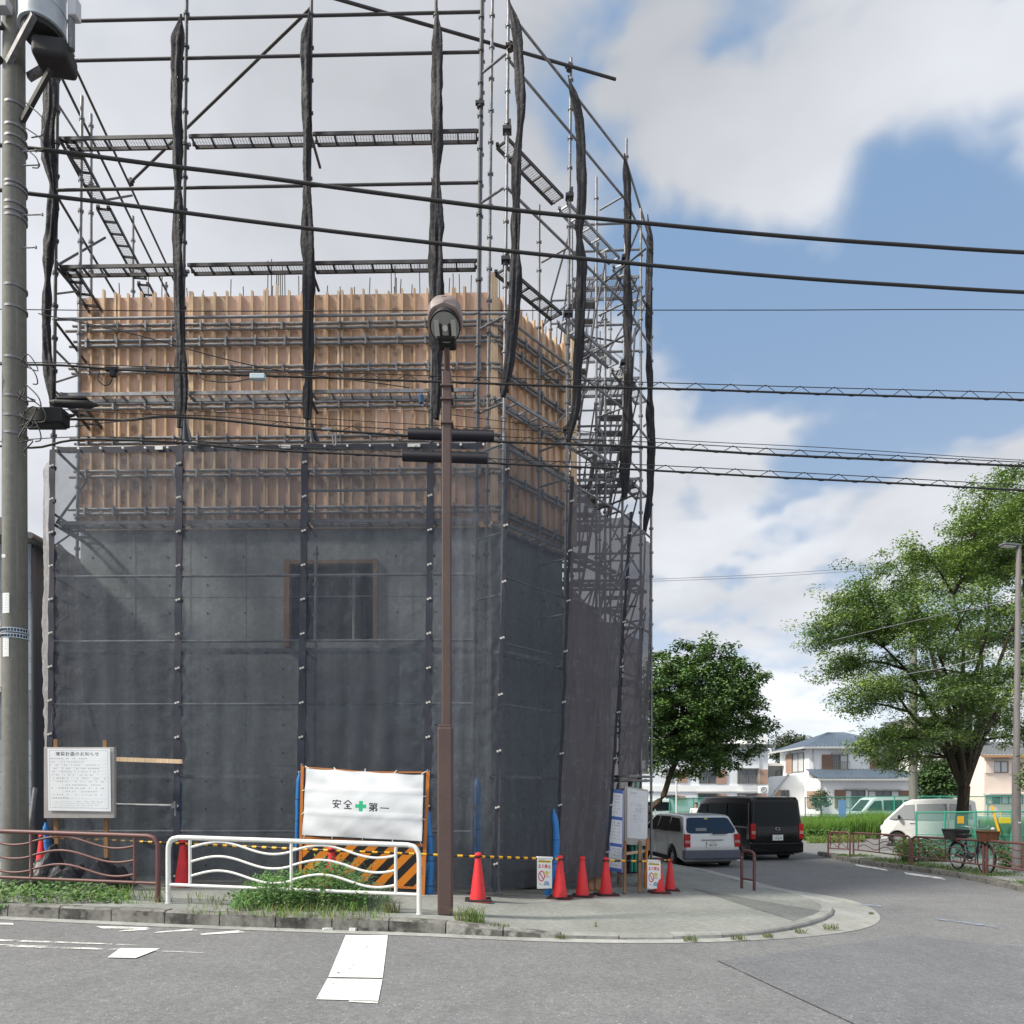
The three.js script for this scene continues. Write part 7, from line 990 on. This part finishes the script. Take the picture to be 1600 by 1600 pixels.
const rdir = (up = 0) => { const a = R() * 6.283, y = rr(-1, 1), r = Math.sqrt(1 - y * y); return V(Math.cos(a) * r, y + up, Math.sin(a) * r).normalize(); };
const tint = (c, v = 0.25) => { const k = 1 + (R() - 0.5) * 2 * v, w = (R() - 0.5) * 0.3; return [c[0] * k * (1 + w), c[1] * k, c[2] * k * (1 - w)]; };
function cluster(L, c, rx, ry, rz, n, len, col, flat = 0.3) { for (let i = 0; i < n; i++) { const d = rdir(), q = Math.pow(R(), 0.4); const p = V(c.x + d.x * rx * q, c.y + d.y * ry * q, c.z + d.z * rz * q); const dir = rdir(-flat).setY(rr(-0.6, 0.25)).normalize(), nr = V(rr(-0.6, 0.6), 1, rr(-0.6, 0.6)).normalize(); const l = len * rr(0.7, 1.3); L.leaf(p, l, l * rr(0.4, 0.55), dir, nr, tint(col)); } }
function limb(pts, r0, r1, gs) { const c = new THREE.CatmullRomCurve3(pts), n = 14, k = 7, g = grid(k, n, (u, v) => { const p = c.getPointAt(v), t = c.getTangentAt(v), s = t.clone().cross(Math.abs(t.y) > 0.9 ? V(1, 0, 0) : UP).normalize(), w = s.clone().cross(t), a = u * 6.2832, r = lerp(r0, r1, Math.pow(v, 0.8)) * (1 + 0.08 * Math.sin(a * 3 + v * 9)); return p.addScaledVector(s, Math.cos(a) * r).addScaledVector(w, Math.sin(a) * r); }); gs.push(g); return c; }
// the big spreading tree
{
  const D = 22.5, b = gd(1503, D), t = thing('big_tree', 'tall spreading green tree with many fanning limbs behind the bicycle', 'tree', b.clone()), wood = [], Lf = new Leaves(), Lf2 = new Leaves();
  const P = (x, y, dd = 0) => at(x, y, D + dd), fork = P(1506, 1228);
  limb([b.clone().add(V(0, -0.1, 0)), P(1503, 1290), P(1505, 1250), fork], 0.20, 0.17, wood);
  put('trunk', wood.splice(0), M.bark, t);
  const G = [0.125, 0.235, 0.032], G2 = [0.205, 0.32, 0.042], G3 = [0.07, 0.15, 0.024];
  const T0 = [[1288, 980, -1.5], [1278, 1008, 1], [1312, 934, 0.5], [1300, 1060, -0.5], [1350, 905, -2], [1400, 885, 1.5], [1346, 1172, -1.2], [1322, 1112, 1.5], [1440, 860, -1], [1470, 880, 2.5], [1520, 815, 0], [1545, 770, -1.5], [1590, 730, 0.5], [1600, 800, -2.5], [1500, 850, 1.2], [1560, 840, -0.8], [1580, 790, 1.6], [1640, 760, -1], [1630, 820, 0.6], [1420, 920, 1.8], [1380, 940, -1.2], [1520, 880, 2.0], [1590, 960, 1.0], [1450, 1100, 2.2], [1610, 1020, 1.8], [1322, 1030, 2], [1470, 980, -0.6], [1560, 900, 2.6], [1370, 1000, 2.8], [1430, 960, -3], [1480, 930, 3], [1540, 920, -3], [1610, 880, 2.5], [1650, 860, -1], [1390, 1160, -2], [1420, 1060, 3.2], [1560, 1000, 3.2], [1640, 980, -2.5], [1680, 960, 1], [1460, 1010, -3.4], [1520, 1020, 3.6], [1590, 1060, -3.2], [1660, 1070, 0.5], [1350, 1080, -2.5], [1480, 1150, -2.6], [1380, 1200, 0.3], [1560, 1140, 3.0], [1640, 1150, 1.5], [1330, 960, -1.5], [1420, 1180, 1.6], [1500, 1090, -3.5], [1560, 1095, -3.2]];
  const main = [[1380, 1010], [1440, 960], [1490, 930], [1545, 900], [1600, 930], [1640, 1000], [1400, 1080], [1470, 1030], [1530, 1000], [1580, 1040]].map(([x, y], i) => [x, y, [-1.2, 1.4, -0.4, 0.9, -1.4, 0.4, 0.6, -1.8, 1.8, -1.0][i]]);
  const curves = main.map(([x, y, d], i) => { const e = P(x, y, d), m = fork.clone().lerp(e, 0.38); m.y -= 0.12 * i % 3 * 0.1; m.x = lerp(fork.x, e.x, 0.26); m.z = lerp(fork.z, e.z, 0.3); return limb([fork.clone().add(V(0, -0.15, 0)), fork.clone().lerp(m, 0.5).add(V(rr(-0.08, 0.08), 0, 0)), m, e.clone().lerp(m, 0.4).add(V(rr(-0.2, 0.2), 0.15, rr(-0.2, 0.2))), e], 0.115, 0.03, wood); });
  const sprays = [];
  for (const [x, y, d] of T0) {
    const e = P(x, y, d); let best = null; for (const c of curves) for (let s = 0.3; s <= 1; s += 0.1) { const q = c.getPointAt(s), k = q.distanceTo(e) + Math.max(0, q.y - e.y) * 1.2; if (!best || k < best.k) best = { k, q }; }
    const q = best.q, mid = q.clone().lerp(e, 0.5).add(V(rr(-0.25, 0.25), rr(0.1, 0.45), rr(-0.25, 0.25))); const c = limb([q, mid, e], 0.045, 0.01, wood), L = c.getLength();
    const n = Math.max(4, Math.round(L / 0.34));
    for (let i = 0; i <= n; i++) { const s = lerp(0.28, 1, i / n), p = c.getPointAt(s), k = 3 + (s > 0.7 ? 1 : 0); for (let j = 0; j < k; j++) { const o = V(rr(-1, 1), rr(-0.35, 0.45), rr(-1, 1)).multiplyScalar(lerp(0.85, 0.5, s)); const f = p.clone().add(o); if (R() < 0.6) limb([p, p.clone().lerp(f, 0.55).add(V(0, 0.06, 0)), f], 0.012, 0.004, wood); sprays.push(f); if (R() < 0.55) sprays.push(f.clone().add(V(rr(-0.6, 0.6), rr(-0.15, 0.35), rr(-0.6, 0.6)))); } }
  }
  for (const c of curves) for (let i = 0; i < 7; i++) { const p = c.getPointAt(lerp(0.5, 1, i / 6)); sprays.push(p.clone().add(V(rr(-0.7, 0.7), rr(-0.2, 0.5), rr(-0.7, 0.7)))); }
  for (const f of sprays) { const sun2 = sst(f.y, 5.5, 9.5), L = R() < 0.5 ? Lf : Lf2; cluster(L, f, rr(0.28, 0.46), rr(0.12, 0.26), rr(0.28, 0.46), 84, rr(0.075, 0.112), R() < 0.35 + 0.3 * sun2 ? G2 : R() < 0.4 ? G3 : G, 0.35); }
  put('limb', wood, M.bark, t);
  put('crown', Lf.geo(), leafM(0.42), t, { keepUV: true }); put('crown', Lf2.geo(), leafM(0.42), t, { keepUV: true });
}
function denseTree(name, label, D, px, py, rx, ry, nClump, perClump, len, cols, trunkPts, r0, o = {}) {
  const c = at(px, py, D), s = D / F, t = thing(name, label, o.cat ?? 'tree', at(trunkPts[0][0], trunkPts[0][1], D)), wood = [], Lf = new Leaves();
  limb(trunkPts.map(([x, y, d = 0]) => at(x, y, D + d)), r0, r0 * 0.5, wood);
  const top = at(...trunkPts[trunkPts.length - 1].slice(0, 2), D);
  for (let i = 0; i < nClump; i++) {
    const d = rdir(), q = Math.pow(R(), 0.33), lump = 1 + 0.5 * fbm(d.x * 2.2 + px, d.y * 2.2, d.z * 2.2, 3); const p = V(c.x + d.x * rx * s * q * lump, c.y + d.y * ry * s * q * lump, c.z + d.z * rx * s * 0.9 * q * lump);
    if (i % 5 === 0) limb([top, top.clone().lerp(p, 0.5).add(V(0, 0.15, 0)), p], r0 * 0.32, 0.012, wood);
    const k = o.clump ?? 0.45; cluster(Lf, p, k * rr(0.7, 1.3), k * rr(0.45, 0.8), k * rr(0.7, 1.3), perClump, len, cols[Math.floor(R() * cols.length)], 0.3);
  }
  put('trunk', wood, M.bark, t); put('crown', Lf.geo(), leafM(o.tr ?? 0.12), t, { keepUV: true }); return t;
}
denseTree('dense_tree', 'round dense dark green tree with a leaning trunk behind the silver wagon', 36, 1088, 1112, 114, 108, 680, 80, 0.2, [[0.070, 0.145, 0.026], [0.10, 0.20, 0.034], [0.05, 0.115, 0.022]], [[1010, 1302], [1014, 1268], [1034, 1248], [1046, 1215], [1060, 1180]], 0.22);
denseTree('far_tree', 'dull green treetop far away between the apartments and the white house', 95, 1236, 1172, 33, 26, 110, 50, 0.42, [[0.05, 0.075, 0.028], [0.065, 0.09, 0.035]], [[1236, 1270], [1236, 1180]], 0.3, { clump: 1.0 });
denseTree('round_shrub', 'bright green rounded shrub between the concrete pole and the big trunk', 38, 1468, 1222, 34, 34, 120, 60, 0.2, [[0.05, 0.12, 0.02], [0.065, 0.14, 0.024]], [[1468, 1295], [1468, 1235]], 0.09, { clump: 0.4, cat: 'shrub', tr: 0.2 });
denseTree('edge_sapling', 'light green leaf sprays reaching in from the right edge in front of the lamp post', 14.4, 1628, 1195, 34, 46, 34, 34, 0.10, [[0.10, 0.17, 0.025], [0.13, 0.20, 0.03]], [[1668, 1400], [1664, 1300], [1640, 1210]], 0.05, { clump: 0.16, tr: 0.3 });
denseTree('garden_shrub', 'small garden shrub before the white house beside the green fence', 46, 1283, 1250, 14, 16, 36, 40, 0.16, [[0.05, 0.085, 0.025], [0.08, 0.10, 0.03]], [[1283, 1290], [1283, 1258]], 0.05, { clump: 0.25, cat: 'shrub', tr: 0.15 });
// ---------- grass, weeds ----------
const stuff = (L, name, label, cat, tr = 0.2) => meta(put(name, L.geo(), leafM(tr), scene, { keepUV: true }), label, cat, null, 'stuff');
{ const L = new Leaves(); for (let i = 0; i < 26000; i++) { const d = rr(30.8, 34.3), x = lerp(1250, 1460, R()); const p = gd(x, d); if (x > 1372 && d < 31.5) continue; const h = rr(0.75, 1.35) * (0.75 + 0.5 * fbm(p.x * 0.5, d, 2, 3)); L.blade(p, h, 0.035, h * rr(0.1, 0.5), tint([0.17, 0.33, 0.05], 0.3)); } stuff(L, 'tall_grass', 'bright tall grass filling the empty lot before the green fence', 'grass', 0.3); }
{ const L = new Leaves(); for (let i = 0; i < 9000; i++) { const d = rr(23.5, 31), x = lerp(1520, 1640, R()), p = gd(x, d); const h = rr(0.4, 1.0); L.blade(p, h, 0.035, h * rr(0.1, 0.5), tint([0.15, 0.30, 0.05], 0.3)); } stuff(L, 'tall_grass', 'bright tall grass behind the yellow plate at the right', 'grass', 0.3); }
{ const L = new Leaves(); for (let i = 0; i < 5000; i++) { const px = lerp(1262, 1350, R()), d = rr(28.8, 31), p = gd(px, d), h = rr(0.05, 0.3); L.blade(p, h, 0.03, h * 0.5, tint([0.18, 0.28, 0.06], 0.3)); } for (let i = 0; i < 90; i++) { const p = gd(lerp(1252, 1330, R()), rr(30.5, 31.2)); cluster(L, p.add(V(0, rr(0.05, 0.4), 0)), 0.22, 0.2, 0.22, 24, 0.11, [0.10, 0.22, 0.04]); } stuff(L, 'verge_weeds', 'leafy weeds along the front edge of the grass lot', 'weeds'); }
{ const L = new Leaves(); for (let i = 0; i < 2500; i++) { const p = gd(lerp(1012, 1120, R()), rr(41.5, 43.5)), h = rr(0.2, 0.7); L.blade(p, h, 0.05, h * 0.5, tint([0.14, 0.20, 0.05], 0.3)); } stuff(L, 'verge_weeds', 'pale green weeds at the foot of the fence under the dark tree', 'weeds'); }
{ const L = new Leaves(); for (let i = 0; i < 7000; i++) { const k = Math.floor(rr(8, k2f.length - 1)), p = k2f[k], n = k2fn[k], s = rr(0.18, 1.1) * Math.pow(R(), 0.5); if (fbm(p.x * 0.8, p.y * 0.8, 4, 3) < -0.06) continue; const q = P2(p.x + n.x * s, p.y + n.y * s), h = rr(0.02, 0.08); L.blade(onG(q, 0.115), h, 0.014, h * 0.7, tint([0.14, 0.22, 0.05], 0.3)); } stuff(L, 'short_grass', 'short mossy grass along the kerb under the right guardrails', 'grass'); }
for (const [x, w, dd, h, n, l] of [[1440, 42, 18.8, 0.55, 60, 'green undergrowth at the foot of the nearer mesh fence left of the bicycle'], [1585, 30, 16.4, 0.5, 36, 'green weeds around the foot of the grey lamp post'], [1416, 14, 21, 0.4, 20, 'leafy weeds between the minivan nose and the guardrail']]) { const L = new Leaves(); for (let i = 0; i < n; i++) { const p = gd(x + rr(-w, w) * 0.9, dd + rr(-0.5, 0.5), 0.1); cluster(L, p.add(V(0, rr(0.05, h), 0)), 0.2, 0.16, 0.2, 40, 0.085, R() < 0.5 ? [0.07, 0.14, 0.025] : [0.10, 0.17, 0.03]); } stuff(L, 'undergrowth', l, 'weeds'); }
// weeds along the near kerb
const wk = (px, py, l = WALK) => { const g = gp(px, py, l); return g.p; };
{ const L = new Leaves(); for (let i = 0; i < 1500; i++) { const x = lerp(-60, 205, Math.pow(R(), 0.8)), y = lerp(1388, 1412, R()), p = wk(x, y), k = 1 - sst(x, 120, 205); p.y += rr(0, 0.13) * (0.25 + k); const nr = V(rr(-0.4, 0.4), 0.8, rr(0.1, 0.9)).normalize(), l = rr(0.035, 0.07); L.leaf(p, l, l * 0.75, V(rr(-1, 1), rr(-0.2, 0.5), rr(-0.2, 1)).normalize(), nr, tint([0.085, 0.19, 0.03], 0.35)); }
  for (let i = 0; i < 700; i++) { const x = lerp(-40, 112, R()), p = wk(x, 1411); p.y -= rr(0, 0.13) * (0.5 + 0.5 * Math.sin(x * 0.3)); p.z += rr(0.01, 0.1); const l = rr(0.035, 0.07); L.leaf(p, l, l * 0.75, V(rr(-1, 1), rr(-0.8, 0.1), 0.3).normalize(), V(rr(-0.4, 0.4), 0.4, 1).normalize(), tint([0.075, 0.17, 0.03], 0.35)); }
  for (let i = 0; i < 500; i++) { const x = lerp(-40, 270, R()), p = wk(x, lerp(1392, 1413, R())); const h = rr(0.04, 0.16); L.blade(p, h, 0.008, h * 0.5, tint([0.16, 0.26, 0.05], 0.3)); } stuff(L, 'kerb_ivy', 'leafy ground cover spilling over the kerb in front of the utility pole', 'weeds'); }
{ const L = new Leaves(); for (let i = 0; i < 1500; i++) { const x = lerp(292, 610, R()), p = wk(x, lerp(1398, 1430, R()) + (x - 292) * 0.03), dense = sst(x, 360, 420) * (1 - sst(x, 560, 610)); const h = rr(0.03, 0.11) + 0.08 * dense * R(); if (R() > 0.35 + 0.65 * dense) continue; L.blade(p, h, 0.009, h * rr(0.3, 0.8), tint(R() < 0.25 ? [0.30, 0.29, 0.12] : [0.14, 0.25, 0.045], 0.3)); } stuff(L, 'kerb_grass', 'rough grass growing on the pavement edge under the white guardrail', 'grass'); }
{ const L = new Leaves(); for (let i = 0; i < 230; i++) { const u = rr(-1, 1), x = 470 + u * 100, p = wk(x, lerp(1402, 1424, R())), hh = (0.34 + 0.2 * sst(u, 0, 0.5)) * Math.sqrt(Math.max(0, 1 - u * u)) * (0.7 + 0.6 * R()); const top = p.clone().add(V(rr(-0.06, 0.06), hh, rr(-0.05, 0.06))); L.blade(p, hh, 0.012, 0.05, [0.07, 0.11, 0.03]); for (let j = 0; j < 34; j++) { const q = p.clone().lerp(top, rr(0.1, 1)), l = rr(0.025, 0.065); q.x += rr(-0.08, 0.08); q.z += rr(-0.06, 0.08); L.leaf(q, l, l * rr(0.3, 0.6), V(rr(-1, 1), rr(-0.1, 0.7), rr(-0.6, 1)).normalize(), V(rr(-0.5, 0.5), 0.8, rr(0, 0.8)).normalize(), tint(R() < 0.03 ? [0.2, 0.2, 0.06] : [0.085, 0.21, 0.035], 0.35)); } } stuff(L, 'weed_bush', 'bushy green weeds growing up through the white guardrail', 'weeds'); }
{ const L = new Leaves(); for (let i = 0; i < 90; i++) { const u = rr(-1, 1), x = 560 + u * 42, p = wk(x, lerp(1404, 1422, R())), hh = 0.5 * Math.sqrt(1 - u * u) * (0.6 + 0.5 * R()); for (let j = 0; j < 22; j++) { const q = p.clone().add(V(rr(-0.09, 0.09), hh * R(), rr(-0.07, 0.07))), l = rr(0.03, 0.07); L.leaf(q, l, l * 0.25, V(rr(-1, 1), rr(0, 0.8), rr(-0.6, 1)).normalize(), V(rr(-0.5, 0.5), 0.8, rr(0, 0.8)).normalize(), tint([0.07, 0.16, 0.06], 0.3)); } } stuff(L, 'weed_bush', 'darker feathery weeds before the black and orange stripes', 'weeds'); }
{ const L = new Leaves(); for (let i = 0; i < 420; i++) { const k = Math.floor(rr(70, fineP.length - 60)), p = fineP[k], n = fineN[k], s = R() < 0.7 ? -Math.pow(R(), 2.2) * 0.7 - 0.01 : rr(0.2, 2.2); const q = P2(p.x + n.x * s, p.y + n.y * s); if (q.x > 5.4 || q.y > 16) continue; const l = rr(0.012, 0.034), c = onG(q, (s > 0 ? walkL(q.x) : 0.006) + 0.006); L.leaf(c, l, l * 0.55, V(rr(-1, 1), rr(-0.02, 0.15), rr(-1, 1)).normalize(), V(rr(-0.3, 0.3), 1, rr(-0.3, 0.3)).normalize(), tint(R() < 0.6 ? [0.20, 0.13, 0.06] : [0.26, 0.23, 0.10], 0.4)); } stuff(L, 'dead_leaves', 'scattered dry leaves and grit along the near gutter and pavement', 'leaves', 0.05); }
const tuft = (px, py, h, n, w, label, col = [0.16, 0.27, 0.05], lvl = 0, leaf = false) => { const L = new Leaves(), c = gp(px, py, lvl).p; for (let i = 0; i < n; i++) { const a = R() * 6.283, r = w * Math.sqrt(R()); const p = c.clone().add(V(Math.cos(a) * r * 0.6, 0, Math.sin(a) * r * 0.35)); const k = h * rr(0.5, 1.1); if (leaf) { const d = V(Math.cos(a), rr(0.5, 1.2), Math.sin(a)).normalize(); L.leaf(p, k, k * 0.28, d, V(-Math.cos(a) * 0.5, 0.8, -Math.sin(a) * 0.5 + 0.2).normalize(), tint(col, 0.35)); } else L.blade(p, k, 0.009, k * rr(0.3, 0.9), tint(R() < 0.2 ? [0.24, 0.22, 0.10] : col, 0.3)); } meta(put('weed_tuft', L.geo(), leafM(0.25), scene, { keepUV: true }), label, 'weed', null, 'stuff'); };
tuft(415, 1444, 0.14, 60, 0.14, 'leafy weed at the kerb foot below the second post of the white guardrail', [0.20, 0.31, 0.03], 0, true); tuft(480, 1447, 0.16, 70, 0.13, 'spiky weed at the kerb foot below the middle of the white guardrail', [0.22, 0.30, 0.05], 0, true); tuft(566, 1451, 0.14, 70, 0.14, 'round dark green weed at the kerb foot left of the lamp post', [0.13, 0.28, 0.03], 0, true); tuft(612, 1426, 0.2, 60, 0.16, 'dry weed on the pavement below the right end of the white guardrail', [0.16, 0.19, 0.05], WALK);
tuft(735, 1441, 0.24, 150, 0.26, 'grass tuft at the right foot of the brown lamp post', [0.18, 0.28, 0.06], 0.1); tuft(775, 1450, 0.07, 80, 0.24, 'low grass trailing right of the brown lamp post', [0.14, 0.19, 0.05], 0.07); tuft(680, 1453, 0.05, 20, 0.06, 'tiny yellow weed in the gutter below the lamp post', [0.28, 0.25, 0.02], 0, true);
tuft(930, 1449, 0.10, 10, 0.05, 'wisps of dry grass on the pavement before the cones', [0.24, 0.24, 0.10], 0.04);
for (const [x, y, w, l] of [[1080, 1470.5, 0.14, 'small grass tuft in the gutter below the silver wagon'], [1155, 1468, 0.14, 'small grass tuft in the gutter right of the middle of the bend'], [1200, 1464, 0.1, 'small grass tuft in the gutter where the bend begins'], [1250, 1457, 0.11, 'small grass tuft in the gutter inside the wide bend'], [1298, 1452, 0.16, 'flattened grass tuft at the outer bend of the gutter'], [875, 1466, 0.1, 'thin grass in the gutter below the cones'], [1219, 1399, 0.07, 'weed growing at the kerb beside the hoop barrier'], [1330, 1338.5, 0.2, 'weed clump between the first two far guardrails'], [1163, 1389, 0.06, 'tiny weed at the foot of the hoop barrier'], [1361, 1428, 0.06, 'tiny weed at the tip of the rounded gutter']]) tuft(x, y, w * 0.6, 44, w, l, [0.14, 0.19, 0.05], 0.015);
renderer.render(scene, camera);
